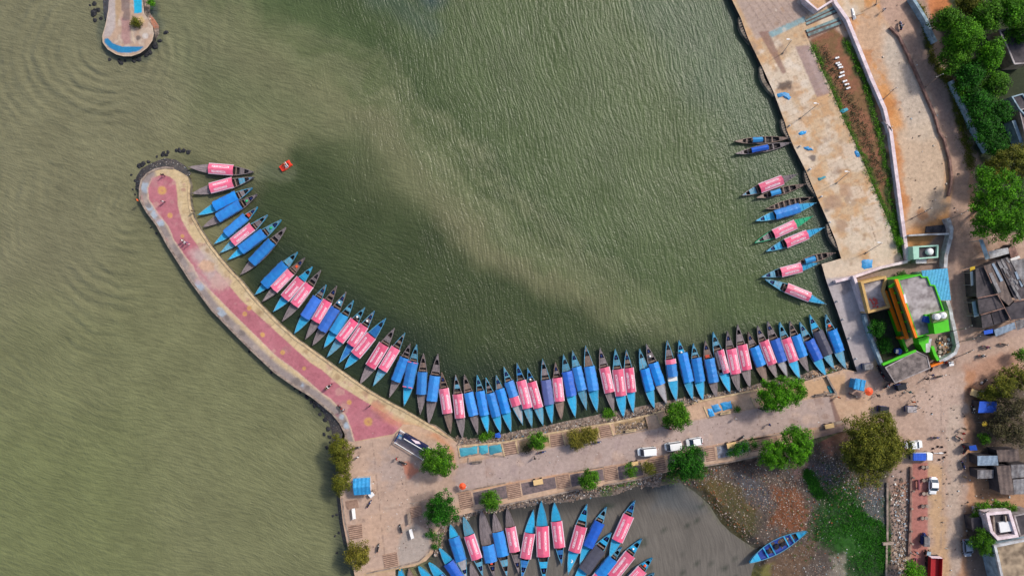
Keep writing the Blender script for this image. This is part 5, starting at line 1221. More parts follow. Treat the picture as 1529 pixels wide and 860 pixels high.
# big red truck at the bottom edge
# covered pavilion/stage on the plaza
sg=thing('display_stand','raised white framed stand with dark banner beside the round tree','stand',tuple(P(627,668,0)),0)
def sb(pts,z0,z1,mat,nm_): m=MB(); m.prism(wp(c_s,pts,z1),z0,z1); m.build(nm_,mat,world=sg)
c_s=K(570,630,8.6)
sb([(165,268),(235,112),(650,350),(540,490)],0,.25,slabmat('pale_platform',C(196,180,182),C(168,152,150),1.2),'platform')
sb([(290,155),(590,330),(555,390),(275,210)],.25,2.2,slabmat('dark_banner',C(30,42,92),C(24,30,62),1.0),'banner')
sb([(375,215),(480,250),(500,280),(440,275)],2.2,2.25,M['letter'],'banner_picture')
m=MB(); a,b_=[P(*c_s(*q),2.3) for q in ((285,212),(555,372))]; m.tube(a,b_,.09,n=6); m.build('top_rail',M['white'],world=sg)
m=MB(); a,b_=[P(*c_s(*q),.9) for q in ((170,265),(530,485))]; m.tube(a,b_,.09,n=6); m.build('front_rail',M['white'],world=sg)
m=MB(); a,b_=[P(*c_s(*q),.9) for q in ((240,105),(650,355))]; m.tube(a,b_,.09,n=6); m.build('back_rail',M['white'],world=sg)
m=MB(); a,b_=[P(*c_s(*q),1.2) for q in ((165,255),(235,115))]; m.tube(a,b_,.1,n=6); m.build('end_rail',M['darkblue'],world=sg)
for q in ((165,260),(237,110),(530,485),(648,352)): m=MB(); a=P(*c_s(*q),1.0); m.tube((a.x,a.y,0),(a.x,a.y,1.4),.08,n=6); m.build('post',M['white'],world=sg)
q=P(*c_s(235,195),1.2); tk=thing('cabinet','worn blue cabinet standing on the white framed stand','cabinet',(q.x,q.y,.25),R(-25)); m=MB(); m.box((0,0,.6),(1.0,.7,1.2)); m.build('cabinet_body',plain('worn_blue_metal',C(70,130,180),.6,.4,2),tk,bevel=.04); m=MB(); m.box((.1,0,1.25),(.7,.5,.1)); m.build('cabinet_top',M['steel'],tk)
# ------------------------------------------------------------------ trees
def leaf_cloud(lobes, n, size, seed, gap=.0, flat=.65, droop=0):
    """lobes: (x,y,z,rx,rz,weight). returns verts, faces, clump tint"""
    r=np.random.default_rng(seed)
    # every lobe carries many small leaf clumps on its upper shell
    cx=[];tint=[]
    for (x,y,z,rx,rz,w) in lobes:
        m=max(6,int(14*w*(rx/1.2)**1.6))
        u=r.random(m)*2*math.pi; ct=r.random(m)*1.15-.15; st=np.sqrt(1-ct**2)
        rad=rx*(.6+.55*r.random(m))
        px=x+rad*st*np.cos(u); py=y+rad*st*np.sin(u); pz=z+rz*ct*(.75+.35*r.random(m))
        cx.append(np.stack([px,py,pz],1)); tint.append(.5+.8*r.random(m))
    cc=np.concatenate(cx); tt=np.concatenate(tint)
    keep=r.random(len(cc))>gap; cc=cc[keep]; tt=tt[keep]
    k=r.integers(0,len(cc),n); d=r.normal(size=(n,3)); d/=np.linalg.norm(d,axis=1)[:,None]
    rr=(r.random(n)**.5)*size*3.1
    pos=cc[k]+d*rr[:,None]*np.array([1,1,flat])
    nrm=d*np.array([.8,.8,.6])+np.array([0,0,.75])+r.normal(size=(n,3))*.35; nrm/=np.linalg.norm(nrm,axis=1)[:,None]
    a=r.normal(size=(n,3)); t1=np.cross(nrm,a); t1/=np.linalg.norm(t1,axis=1)[:,None]; t2=np.cross(nrm,t1)
    s=size*(.6+.8*r.random(n))[:,None]
    v=np.stack([pos-t1*s*.5,pos+t2*s*.32,pos+t1*s*.5,pos-t2*s*.32],1).reshape(-1,3)
    tn=np.repeat(tt[k]*(.88+.24*r.random(n)),4)
    return v,tn
def make_tree(name, label, px, py, r_px, h, leaf, n=5000, size=.26, lobes=None, group=None, gap=.12, asp=1.0, cat='tree', seed=None, trunk=True):
    seed=seed if seed is not None else int(px*7+py)
    r=np.random.default_rng(seed); rm=r_px*S*(H-h*.7)/H
    c=P(px,py,h*.72); t=thing(name,label,cat,(c.x,c.y,-.1),0,group)
    if lobes is None:
        lobes=[(0,0,h*.72,rm*.62,h*.24,1.4)]; m=max(7,int(rm*2.6))
        for i in range(m):
            a=2*math.pi*i/m+r.uniform(-.3,.3); q=rm*r.uniform(.42,.82); lobes.append((q*math.cos(a),q*math.sin(a)*asp,h*r.uniform(.5,.76),rm*r.uniform(.16,.42),h*.16,1))
        for i in range(m//2):
            a=r.uniform(0,6.28); q=rm*r.uniform(.1,.45); lobes.append((q*math.cos(a),q*math.sin(a)*asp,h*r.uniform(.8,.95),rm*r.uniform(.18,.34),h*.12,1))
    else:
        lobes=[(P(x,y,z).x-c.x,P(x,y,z).y-c.y,z,rr*S,rr*S*.7,1) for x,y,z,rr in lobes]
    v,tn=leaf_cloud(lobes,int(n*1.5),size,seed,gap)
    me=bpy.data.meshes.new('crown'); nv=len(v); me.vertices.add(nv); me.vertices.foreach_set('co',v.astype(np.float32).ravel())
    me.loops.add(nv); me.loops.foreach_set('vertex_index',np.arange(nv,dtype=np.int32)); me.polygons.add(nv//4)
    me.polygons.foreach_set('loop_start',np.arange(0,nv,4,dtype=np.int32)); me.update(calc_edges=True)
    ca=me.color_attributes.new('clump','FLOAT_COLOR','POINT'); ca.data.foreach_set('color',np.stack([tn,tn,tn,np.ones(nv)],1).astype(np.float32).ravel())
    link('crown',me,LM[leaf],t)
    if trunk:
        b=MB(); tr=max(.08,rm*.055); b.tube((0,0,-.2),(tr*.6,0,h*.38),tr,tr*.75,9)
        for L_ in lobes[:9]:
            p1=Vector((tr*.6,0,h*.36)); p2=Vector(L_[:3])*1.0; mid=p1.lerp(p2,.5)+Vector((0,0,h*.05)); b.tube(p1,mid,tr*.5,tr*.32,6); b.tube(mid,p2,tr*.32,tr*.1,6)
        b.build('trunk',M['bark'],t,smooth=True)
    return t
T=make_tree
T('round_tree','bright round tree beside the white framed stand',652,690,26,6,'mid',6500)
T('round_tree','deep green round tree between plaza and lagoon boats',658,761,28,6.5,'deep',7500,.24)
T('small_tree','small bright tree rooted in a bed above the lagoon boats',733,749,16,4,'mid',2600,.24)
T('small_tree','small green tree in an upper bay between the teal nets and olive bushes',803,659,14,4,'mid',2300,.24)
T('dry_bush','dry olive bush tucked beside the small green tree',787,669,8,1.6,'brown',500,.2,cat='bush',trunk=True)
T('olive_bush','olive yellow bush, left of a joined pair in an upper bay',860,656,15,3,'yellow',1900,.24,cat='bush')
T('olive_bush','olive yellow bush, right of a joined pair in an upper bay',880,649,15,3,'yellow',1900,.24,cat='bush')
T('small_tree','round green tree at the lower kerb above the muddy bank',880,717,18,4.5,'mid',3200,.24)
T('sapling','thin leafed sapling beside the leftmost white van, nearer the lagoon boats',943,703,11,3,'mid',700,.22,gap=.3)
T('sapling','thin yellowish sapling just below the leftmost white van',967,699,13,3,'olive',800,.22,gap=.3)
T('shade_tree','dark dense tree overhanging the white cars',1027,692,32,7,'deep',8500,.25,asp=.75)
T('round_tree','bright tree beside parked motorbikes at the causeway upper edge',1012,620,23,5.5,'mid',5500)
T('spreading_tree','wide bright tree over the upper edge near the quay end',1167,588,36,7,'bright',9500,lobes=[(1152,590,5,18),(1146,580,4.4,10),(1160,600,5,14),(1172,578,5.6,15),(1186,585,5,14),(1192,577,4.2,10),(1150,605,4,9),(1170,592,6,13),(1186,596,4.3,8),(1140,592,4,8)])
T('spreading_tree','wide bright tree below the road near the wasteland',1174,670,38,7.5,'bright',10500,lobes=[(1156,680,5,17),(1145,684,4.2,10),(1188,662,6,20),(1200,655,5,13),(1178,678,5.5,15),(1166,690,4,11),(1195,676,4.6,12),(1180,650,5,12),(1150,672,4.6,12),(1190,690,3.5,8)])
T('leafy_shrub','low spreading deep green shrub beside a tan cart',1100,672,12,2,'deep',1500,.24,cat='shrub',lobes=[(1096,674,1.6,8),(1090,678,1.4,6),(1103,668,1.8,8),(1112,665,1.8,8),(1122,662,1.7,8),(1114,672,1.5,6)])
T('banyan_tree','largest olive green tree, at the edge of the wasteland and junction',1309,666,56,11,'olive',26000,.27,gap=.05)
T('shore_tree','olive leafed tree at the plaza water edge, uppermost',508,671,20,5,'olive',3800,.24)
T('shore_tree','smaller olive tree just above the blue roofed kiosk',512,694,15,4.5,'olive',2200,.24)
T('shore_tree','olive tree at the water edge left of the blue roofed kiosk',510,722,16,4.5,'olive',2600,.24)
T('shore_tree','yellowish bushy tree at the lower left corner of the plaza',534,831,21,4.5,'yellow',4000,.24)
T('bright_tree','bright green tree in the red paved strip at the bottom edge',1364,862,20,5,'bright',4200,.25)
T('giant_tree','largest bright green tree, over the dirt road by the market',1495,308,46,10,'bright',17000,.29,lobes=[(1475,285,8,20),(1500,280,9,22),(1520,300,8,22),(1480,315,8.5,22),(1505,325,8,22),(1468,335,6,16),(1490,345,6,16),(1460,300,6,12),(1515,345,6.5,16),(1535,320,7,20),(1470,265,6,14)])
T('dull_tree','brownish olive tree between the jungle and the giant tree',1508,246,30,7,'olive',7500,.27,lobes=[(1490,250,5,16),(1510,240,6,18),(1530,250,6,18),(1500,262,5,12),(1478,240,4,9),(1520,228,5,13)])
J=[(1415,30,22,7,'mid','shaggy tree at the corner of the jungle by orange earth'),(1440,55,30,9,'bright','tallest bright tree in the middle of the jungle'),(1475,25,28,8,'mid','green tree near the top edge inside the jungle'),(1510,15,30,8,'bright','yellow green tree in the upper right corner of the jungle'),(1425,85,24,7,'mid','tree overhanging the dirt road from the jungle'),
 (1480,80,24,8,'bright','bright crown at the inner edge of the jungle by brown roofs'),(1450,110,26,6,'deep','deep green tree in the hollow of the jungle'),(1490,125,22,6,'mid','green tree next to the hillside house'),(1462,150,24,5.5,'deep','dark tree midway down the jungle strip'),(1495,165,18,5,'deep','dark tree by the courtyard house'),(1475,190,24,5,'deep','dark tree low in the jungle strip beside the thin wall'),(1490,220,20,5,'deep','lowest deep green tree of the jungle strip'),(1535,45,22,7,'mid','green tree at the frame edge behind the jungle'),(1450,5,22,6,'olive','scrubby tree with bare twigs at the top edge'),(1440,130,14,4,'mid','small tree on the road side of the jungle wall')]
for x,y,r_,h,lf,l in J: T('jungle_tree',l,x,y,r_,h,lf,int(r_*r_*7),.3,group='trees of the roadside jungle')
D=[(1500,575,24,5,'olive','olive crowned dry tree above the blue tarp hut'),(1522,565,20,5,'olive','olive dry tree at the frame edge above the blue hut'),(1480,592,16,3.5,'olive','low olive bush beside the blue tarp hut'),(1512,605,26,5.5,'brown','brownish bare looking tree right of the blue tarp hut'),(1488,640,18,4,'brown','brownish thin tree above the pale ribbed shed'),(1515,645,26,5,'brown','wide brownish tree above the sheet roofs'),(1470,655,9,2.5,'mid','small green bush by the red and yellow clutter'),(1525,530,10,3,'mid','green bush cut by the frame above the dry trees')]
for x,y,r_,h,lf,l in D: T('dry_tree',l,x,y,r_,h,lf,int(r_*r_*(4 if lf=='brown' else 6)),.26,group='dry trees by the roadside huts',gap=.35)
T('house_tree','green tree beside the grey blue car and pink walled house',1470,808,19,4.5,'mid',3600,.24)
T('hedge','low green hedge above the slab roof, left part',1462,762,13,2,'mid',1400,.24,cat='hedge',lobes=[(1456,770,1.4,7),(1464,758,1.6,8),(1472,760,1.5,7)])
T('hedge','low green hedge above the pink walled house, right part',1492,754,14,2,'mid',1800,.24,cat='hedge',lobes=[(1482,754,1.6,8),(1492,752,1.8,8),(1503,757,1.6,8),(1510,760,1.4,6)])
T('yard_tree','dark small tree in the yard of the green house',1310,492,13,4,'deep',1800,.24)
T('yard_tree','dark bush in the lower yard of the green house',1322,515,11,2.5,'deep',1200,.24)
T('bush','bright bush in the planted strip by the pinkish wall end',1344,361,6,1.4,'bright',500,.2,cat='bush')
T('bush','green bush at the wall corner above the green house',1348,412,7,1.6,'deep',500,.2,cat='bush')
T('bush','green bush at the island edge by the turquoise pool',225,4,6,1.4,'bright',450,.2,cat='bush')
T('bush','olive shrub beside the turquoise pool on the pier head',203,33,8,1.3,'olive',600,.2,cat='bush')
T('creeper','dark creeper hanging below the deep green round tree',645,798,8,1.2,'deep',700,.2,cat='creeper',lobes=[(640,795,.7,5),(646,800,.6,6),(649,812,.5,5)])
T('bush','green tuft by an upper bay bench and bicycle',1101,611,4,1,'deep',250,.18,cat='bush')
# ------------------------------------------------------------------ weeds in the planted strip and on the banks
def weeds(name, label, areas, n, leaf, size=.22, zf=None):
    r=np.random.default_rng(n); V=[];TN=[]
    for k in range(n):
        poly=areas[r.integers(len(areas))]; i=r.integers(len(poly)-1); f=r.random(); a=poly[i];b_=poly[i+1]
        w=b_[2] if len(b_)>2 else 4
        x=a[0]*(1-f)+b_[0]*f+r.normal()*w*.5; y=a[1]*(1-f)+b_[1]*f+r.normal()*w*.5
        c=P(x,y,0); m=int(r.integers(5,12)); hgt=r.uniform(.1,.45)
        zb=zf(x,y) if zf else 0
        p=np.array([c.x,c.y,zb+hgt*.5])+r.normal(size=(m,3))*np.array([.22,.22,hgt*.35])
        nr=r.normal(size=(m,3))*.5+np.array([0,0,1]); nr/=np.linalg.norm(nr,axis=1)[:,None]; aa=r.normal(size=(m,3)); t1=np.cross(nr,aa); t1/=np.linalg.norm(t1,axis=1)[:,None]; t2=np.cross(nr,t1); s=size*(.6+.8*r.random(m))[:,None]
        V.append(np.stack([p-t1*s*.5,p+t2*s*.3,p+t1*s*.5,p-t2*s*.3],1).reshape(-1,3)); TN.append(np.full(m*4,r.uniform(.7,1.3)))
    v=np.concatenate(V); tn=np.concatenate(TN); nv=len(v)
    me=bpy.data.meshes.new(name); me.vertices.add(nv); me.vertices.foreach_set('co',v.astype(np.float32).ravel()); me.loops.add(nv); me.loops.foreach_set('vertex_index',np.arange(nv,dtype=np.int32)); me.polygons.add(nv//4); me.polygons.foreach_set('loop_start',np.arange(0,nv,4,dtype=np.int32)); me.update(calc_edges=True)
    ca=me.color_attributes.new('clump','FLOAT_COLOR','POINT'); ca.data.foreach_set('color',np.stack([tn,tn,tn,np.ones(nv)],1).astype(np.float32).ravel())
    tag(link(name,me,LM[leaf]),label,'weeds',kind='stuff')
weeds('weeds','green weeds along both sides of the planted quay strip',[[(1212,66,4),(1245,140,4),(1285,230,4),(1308,285,5),(1330,336,5),(1350,390,5)],[(1262,60,4),(1290,120,4),(1310,190,5),(1322,250,5),(1335,330,6),(1350,380,5)]],850,'mid')
weeds('dry_weeds','dry brown weeds over the middle of the planted strip',[[(1225,70,12),(1260,140,12),(1290,200,12),(1315,270,9)]],380,'brown')
weeds('roadside_grass','scrubby grass between dirt road and jungle wall',[[(1375,10,5),(1392,90,5),(1425,140,6),(1440,200,7),(1450,250,8)]],900,'olive')
gzs=lambda x,y: float(gz(np.array([x]),np.array([y]))[0])
weeds('marsh_grass','green marsh grass growing over the wasteland',[[(1215,800,30),(1260,780,34),(1300,800,20),(1290,850,20)],[(1235,720,18),(1270,760,26),(1320,790,8),(1318,850,8)],[(1205,705,7),(1215,725,7),(1225,740,7)]],3200,'deep',.2,gzs)
weeds('bank_weeds','patchy weeds on the rubble banks of the causeway',[[(655,800,6),(650,812,5)],[(893,727,9),(920,722,7),(950,718,6)],[(718,653,7),(735,650,5)],[(905,618,8),(915,616,5)],[(995,712,12),(1030,712,10),(1060,704,8)],[(1240,560,8),(1262,565,6)]],600,'mid',.22,lambda x,y:-.5)
# ------------------------------------------------------------------ litter on the banks and the wasteland
def litter(name, label, bands, n, zf, smin, smax, pal, seed):
    r=np.random.default_rng(seed); V=[];F=[];Cc=[]
    tot=np.array([b[2] for b in bands],float); tot/=tot.sum()
    cube=np.array([(-1,-1,-1),(1,-1,-1),(1,1,-1),(-1,1,-1),(-1,-1,1),(1,-1,1),(1,1,1),(-1,1,1)],float)
    fc=[(4,5,6,7),(0,1,5,4),(1,2,6,5),(2,3,7,6),(3,0,4,7)]
    for k in range(n):
        pts,w,_=bands[r.choice(len(bands),p=tot)]; i=r.integers(len(pts)-1); f=r.random()
        x=pts[i][0]*(1-f)+pts[i+1][0]*f+r.normal()*w; y=pts[i][1]*(1-f)+pts[i+1][1]*f+r.normal()*w
        z=zf(x,y)
        if z is None: continue
        s=smin+(smax-smin)*r.random()**2.5; c=P(x,y,z); a=r.random()*6.28; ca,sa=math.cos(a),math.sin(a)
        d=cube*np.array([s,s*r.uniform(.4,1),s*r.uniform(.15,.7)])*.5*(1+r.normal(size=(8,3))*.18)
        tl=r.normal()*.35; d[:,2]+=d[:,0]*tl
        o=np.stack([d[:,0]*ca-d[:,1]*sa+c.x,d[:,0]*sa+d[:,1]*ca+c.y,d[:,2]+z+s*.1],1)
        m=len(V)*8; V.append(o); F+=[tuple(q+m for q in g) for g in fc]; cc=pal[r.integers(len(pal))]; Cc.append(np.tile(np.array([*cc,1.0]),(8,1)))
    v=np.concatenate(V); me=bpy.data.meshes.new(name); me.from_pydata([tuple(p) for p in v],[],F)
    ca=me.color_attributes.new('paint','FLOAT_COLOR','POINT'); ca.data.foreach_set('color',np.concatenate(Cc).astype(np.float32).ravel())
    t=NT(name+'_paint'); a=t.new('ShaderNodeVertexColor',layer_name='paint'); m=t.done(a.outputs[0],.8,.3)
    tag(link(name,me,m),label,'litter' if 'litter' in name else 'rubble',kind='stuff')
PAL=[C(120,102,90),C(148,126,108),C(86,76,72),C(172,152,136),C(132,112,98),C(104,94,88),C(192,176,162),C(124,102,86)]
PALW=[C(225,225,222),C(180,195,205),C(215,205,190),C(150,170,180),C(190,150,130),C(90,140,165),C(235,235,235),C(160,160,150)]
def zb1(x,y):
    X=np.array([x]);Y=np.array([y]); poly=te+list(reversed(to))
    if not inpoly(X,Y,poly)[0]: return None
    di=segdist(X,Y,te)[0]; do=segdist(X,Y,to)[0]; return float(-.12-1.2*di/(di+do+1e-6))
def zb2(x,y):
    X=np.array([x]);Y=np.array([y]); poly=li+list(reversed(lo))
    if not inpoly(X,Y,poly)[0]: return None
    di=segdist(X,Y,li)[0]; do=segdist(X,Y,lo)[0]; return float(-.12-1.2*di/(di+do+1e-6))
mid=lambda A,B: [((a[0]+b[0])/2,(a[1]+b[1])/2) for a,b in zip(A,B)]
litter('rubble_stones','broken stones heaped on the bank under the moored boats',[(te,5,1)],6500,zb1,.10,.42,PAL,1)
litter('bank_litter','pale rags and plastic litter along the boat landing bank',[(te,4,1)],1300,zb1,.07,.26,PALW,2)
litter('rubble_stones','broken stones heaped on the bank of the lagoon',[(li,6,1)],5200,zb2,.10,.45,PAL,3)
litter('bank_litter','pale plastic litter scattered along the lagoon bank',[(li,6,1)],1300,zb2,.07,.26,PALW,4)
wz=lambda x,y: float(gz(np.array([x]),np.array([y]))[0])
wf=lambda x,y: wz(x,y) if inpoly(np.array([x]),np.array([y]),[(975,704),(1050,697),(1134,682),(1262,648),(1325,690),(1325,870),(1125,870),(1135,822),(1075,775),(1040,730)])[0] and wz(x,y)>-1.2 else None
litter('wasteland_litter','pale plastic scraps scattered across the wasteland rubbish field',[([(1090,715),(1180,720),(1230,700)],20,3),([(1240,690),(1260,720),(1300,740),(1320,780)],14,3),([(1150,740),(1200,780),(1180,820)],26,1),([(1000,712),(1080,705)],9,1.2),([(1250,760),(1290,850)],30,.7),([(1200,850),(1260,850)],14,1)],2800,wf,.05,.2,PALW+PAL,5)
litter('wasteland_rubble','brown stones and clods over the wasteland',[([(1090,720),(1230,720)],25,2),([(1150,740),(1200,800)],26,2),([(1000,712),(1080,705)],9,1),([(1240,690),(1300,740)],22,1.5),([(1060,740),(1120,800)],14,1)],5500,wf,.08,.3,PAL+[C(150,88,52),C(130,80,50),C(100,96,60)],6)
litter('bay_rubble','pale stones filling the rubble bay behind the cream bench',[([(920,641),(965,633)],5,1)],520,lambda x,y:.02 if inpoly(np.array([x]),np.array([y]),KL(cF,[(1205,222),(1425,175),(1440,240),(1220,290)]))[0] else None,.1,.4,PAL,12)
litter('yard_rubble','small stones and scraps on the rubble strip beside red paving',[([(1343,720),(1342,860)],8,1)],900,lambda x,y:0.0 if 1330<x<1358 else None,.1,.4,PAL+PALW[:3],7)
litter('roadside_litter','scraps and stones scattered on the dirt roads and bare lots',[([(1330,60),(1390,220),(1400,330)],22,1),([(1400,560),(1430,700),(1430,860)],22,2),([(1290,590),(1400,560)],14,1),([(1475,720),(1500,740)],12,1)],480,lambda x,y:.0,.08,.32,PAL+PALW[:3],8)
litter('street_litter','tiny scraps scattered over the plaza and the causeway',[([(540,680),(600,740),(580,810)],26,1),([(690,700),(950,668),(1230,615)],11,1.2)],420,lambda x,y:.01,.06,.24,[C(120,100,90),C(90,80,76),C(225,220,215),C(150,125,110)],9)
litter('yard_heap','broken stones heaped in the corner beside the stair tower',[([cO(700,590),cO(760,690)],8,1)],420,lambda x,y:.05 if inpoly(np.array([x]),np.array([y]),KL(cO,[(660,580),(770,570),(790,660),(760,700),(680,740)]))[0] else None,.2,.8,PAL+[C(220,150,80),C(230,230,225)],10)

# dark boulders standing in the water
def boulder(x,y,r_,label,group,z=WZ):
    t=thing('boulder',label,'boulder',tuple(P(x,y,z).xy)+(z,),random.uniform(0,6),group)
    me=_bould[random.randrange(4)]; o=bpy.data.objects.new('rock',me); col.objects.link(o); o.parent=t; o.scale=(r_,r_*random.uniform(.6,1),r_*.5)
_bould=[]
for i in range(4):
    b=MB(); random.seed(40+i); b.ball((0,0,.1),1,1,1,1,9,6,jit=.22); o=b.build('rock',M['stone']); _bould.append(o.data); bpy.data.objects.remove(o)
random.seed(5)
for x,y,r_ in ((85,48,3),(130,120,3),(80,160,4.5),(100,125,3),(95,242,3),(165,220,2.5),(35,65,1.5),(65,158,2)): boulder(*cA(x,y),r_*.13*1.3,'dark boulder in the water on the outer side of the pier head','boulders outside the pier head')
for x,y,r_ in ((925,383,3.5),(850,480,3),(795,535,4.5),(735,610,3.5),(700,640,4),(605,695,3.5),(545,715,3.2),(395,735,3.5),(445,715,2),(375,708,2.4),(265,700,2.4)): boulder(*cA(x,y),r_*.13*1.3,'dark boulder in the water around the round pier head','boulders around the pier head')
for x,y,r_ in ((375,70,3.5),(345,62,3),(320,60,4),(300,62,2.5),(250,72,3),(220,82,4),(182,98,2),(100,140,3),(75,155,3.5),(25,210,2),(50,245,2.2),(35,300,1.6),(48,330,1.5),(90,150,3),(60,262,2),(145,532,1.8),(178,568,1.8),(130,130,3),(240,88,2.5)): boulder(*cB(x,y),r_*.13*1.2,'dark boulder in the water around the round breakwater head','boulders around the breakwater head')
for x,y,r_ in ((458,592,4),(465,600,3),(470,605,4),(482,612,3.5),(478,618,3),(486,626,4),(490,640,4),(484,648,3),(492,652,3.5),(488,668,3),(494,660,3),(476,598,3),(448,585,2.5),(440,580,2),(405,556,2),(392,540,2),(372,525,2),(503,768,2.5),(506,795,2.2),(500,800,2),(503,825,2.2),(497,770,2)): boulder(x,y,r_*.14,'dark boulder at the waterline of the outer breakwater and plaza','boulders along the outer breakwater')

# ------------------------------------------------------------------ people
def person_mesh(pose):
    me=bpy.data.meshes.new('person'); v=[];e=[];r=[]
    def add(p,rad,par=None):
        v.append(p); r.append(rad)
        if par is not None: e.append((par,len(v)-1))
        return len(v)-1
    ride = pose=='ride'
    z0=.95 if not ride else .78
    pel=add((0,0,z0),.15); sp=add((.02 if not ride else .03,0,z0+.25),.14,pel); ch=add((.0 if not ride else .06,0,z0+.46),.16,sp); nk=add((.01 if not ride else .08,0,z0+.60),.065,ch); hd=add((.03 if not ride else .11,0,z0+.72),.095,nk); add((.03 if not ride else .11,0,z0+.82),.085,hd)
    for s in (-1,1):
        sh=add((0,s*.19,z0+.49),.065,ch)
        if pose=='stand': el=add((-.03,s*.25,z0+.22),.048,sh); h=add((.08,s*.24,z0-.02),.035,el)
        elif pose=='walk': el=add((-.12*s,s*.24,z0+.24),.048,sh); h=add((.02-.16*s,s*.22,z0+.0),.035,el)
        else: el=add((.22,s*.27,z0+.28),.048,sh); h=add((.46,s*.28,z0+.26),.035,el)
        add((v[h][0]+.06,s*.24,v[h][2]-.04 if not ride else v[h][2]),.028,h)
        hp=add((0,s*.10,z0-.06),.10,pel)
        if pose=='stand': kn=add((.02,s*.11,.50),.07,hp); an=add((-.01,s*.11,.09),.045,kn)
        elif pose=='walk': kn=add((.18*s,s*.11,.52),.07,hp); an=add((.22*s-.08,s*.11,.11 if s>0 else .16),.045,kn)
        else: kn=add((.38,s*.17,.72),.07,hp); an=add((.26,s*.18,.32),.045,kn)
        add((v[an][0]+.16,v[an][1],v[an][2]-.04),.035,an)
    me.from_pydata(v,e,[]); o=bpy.data.objects.new('tmp',me); col.objects.link(o)
    sk=o.modifiers.new('skin','SKIN'); sv=me.skin_vertices[0].data
    for i,q in enumerate(r): sv[i].radius=(q,q*(1.25 if i in(1,2) else 1)) if i in (0,1,2) else (q,q)
    sv[0].use_root=True
    su=o.modifiers.new('sub','SUBSURF'); su.levels=1; su.render_levels=1
    bpy.context.view_layer.update(); dg=bpy.context.evaluated_depsgraph_get(); out=bpy.data.meshes.new_from_object(o.evaluated_get(dg)); bpy.data.objects.remove(o)
    out.materials.clear()
    for i in range(3): out.materials.append(None)
    for p in out.polygons:
        c=p.center; z=c.z
        hand = abs(c.y)>.2 and (z<z0+.1 if not ride else c.x>.36) and z>z0-.2
        p.material_index = 0 if z>z0+.57 or hand else (1 if z>z0-.03 and not(ride and z<z0+.03) else 2)
        p.use_smooth=True
    return out
PM={k:person_mesh(k) for k in('stand','walk','ride')}
def cloth(name,c): return plain(name,c,.85,.15,6)
CLO={'white':cloth('white_shirt',C(225,225,228)),'red':cloth('red_shirt',C(190,50,50)),'orange':cloth('orange_shirt',C(235,110,50)),'dark':cloth('dark_trousers',C(45,45,55)),'blue':cloth('blue_shirt',C(50,80,150)),'teal':cloth('teal_shirt',C(40,125,125)),'khaki':cloth('khaki_cloth',C(150,130,100)),'black':cloth('black_cloth',C(28,28,32)),'pink':cloth('pink_cloth',C(215,120,150))}
def person(px,py,pose,shirt,trou,label,rz=0,z=0,hat=None,loc=None,group=None):
    q=P(px,py,z+1) if loc is None else Vector(loc)
    t=thing('person',label,'person',(q.x,q.y,z),rz,group)
    me=PM[pose].copy(); me.materials[0]=M['skin']; me.materials[1]=CLO[shirt]; me.materials[2]=CLO[trou]
    o=bpy.data.objects.new('body',me); col.objects.link(o); o.parent=t
    zh=(.95 if pose!='ride' else .78)+.80; xh=.02 if pose!='ride' else .10
    b=MB(); b.ball((xh,0,zh),.115,1.05,.95,.8,10,6); b.build('hair' if not hat else 'cap',M['hair'] if not hat else CLO[hat],t,smooth=True)
    return t
# ------------------------------------------------------------------ motorbikes
def make_bike(body):
    t=thing('motorbike','x','motorbike')
    for x in (-.62,.65):
        b=MB(); b.tube((x,-.06,.3),(x,.06,.3),.3,.3,18,m=0); b.tube((x,-.065,.3),(x,.065,.3),.17,.17,12,m=1); b.build('wheel',[M['black'],M['steel']],t)
    b=MB(); b.box((-.02,0,.42),(.62,.26,.34),taper=.9); b.box((-.02,0,.36),(1.1,.1,.1)); b.build('engine_block',M['darkgrey'],t,bevel=.03)
    b=MB(); b.ball((.22,0,.78),.24,1.15,.62,.6,12,8); b.box((-.62,0,.66),(.46,.2,.12),taper=.7); b.box((.68,0,.62),(.42,.15,.05),taper=.8); b.build('tank_and_fenders',M[body],t,smooth=True)
    b=MB(); b.box((-.28,0,.80),(.72,.26,.12),taper=.85); b.build('seat',M['black'],t,bevel=.03)
    b=MB(); b.tube((.66,0,.35),(.46,0,.98),.035,n=6); b.tube((.42,-.34,1.0),(.46,0,.98),.022,n=6); b.tube((.46,0,.98),(.42,.34,1.0),.022,n=6)
    for s in (-1,1): b.tube((.44,s*.26,1.0),(.44,s*.34,1.16),.012,n=4); b.ball((.44,s*.35,1.18),.05,.4,1,.8,6,4)
    b.build('handlebar',M['darkgrey'],t)
    b=MB(); b.ball((.60,0,.86),.1,.8,1,1,8,6); b.build('headlight',M['lamp'],t,smooth=True)
    b=MB(); b.box((-.9,0,.66),(.06,.14,.08)); b.build('tail_light',M['lampred'],t)
    return t
M['bikered']=plain('red_bike_paint',C(150,30,35),.3,.1,3); M['bikeblue']=plain('blue_bike_paint',C(40,60,130),.3,.1,3); M['bikeblack']=plain('black_bike_paint',C(26,26,32),.3,.1,3)
protos={k:make_bike('bike'+k) for k in('red','blue','black')}; used=set()
def bike(x,y,deg,colr,label,z=0):
    t=protos[colr] if colr not in used else copy_tree(protos[colr]); used.add(colr)
    q=P(x,y,.5+z); t.location=(q.x,q.y,z); t.rotation_euler=(R(0),0,R(deg)); t['label']=label; t['group']='motorbikes about the quay'; return t
def rider(x,y,deg,shirt,label,back=None,colr='black',lab2=None):
    b_=bike(x,y,deg,colr,lab2); q=b_.location; a=R(deg)
    person(0,0,'ride',shirt,'dark',label,a,0.03,loc=(q.x-.22*math.cos(a),q.y-.22*math.sin(a),0))
    if back: person(0,0,'ride',back[0],'khaki',back[1],a,0.03,loc=(q.x-.62*math.cos(a),q.y-.62*math.sin(a),0))
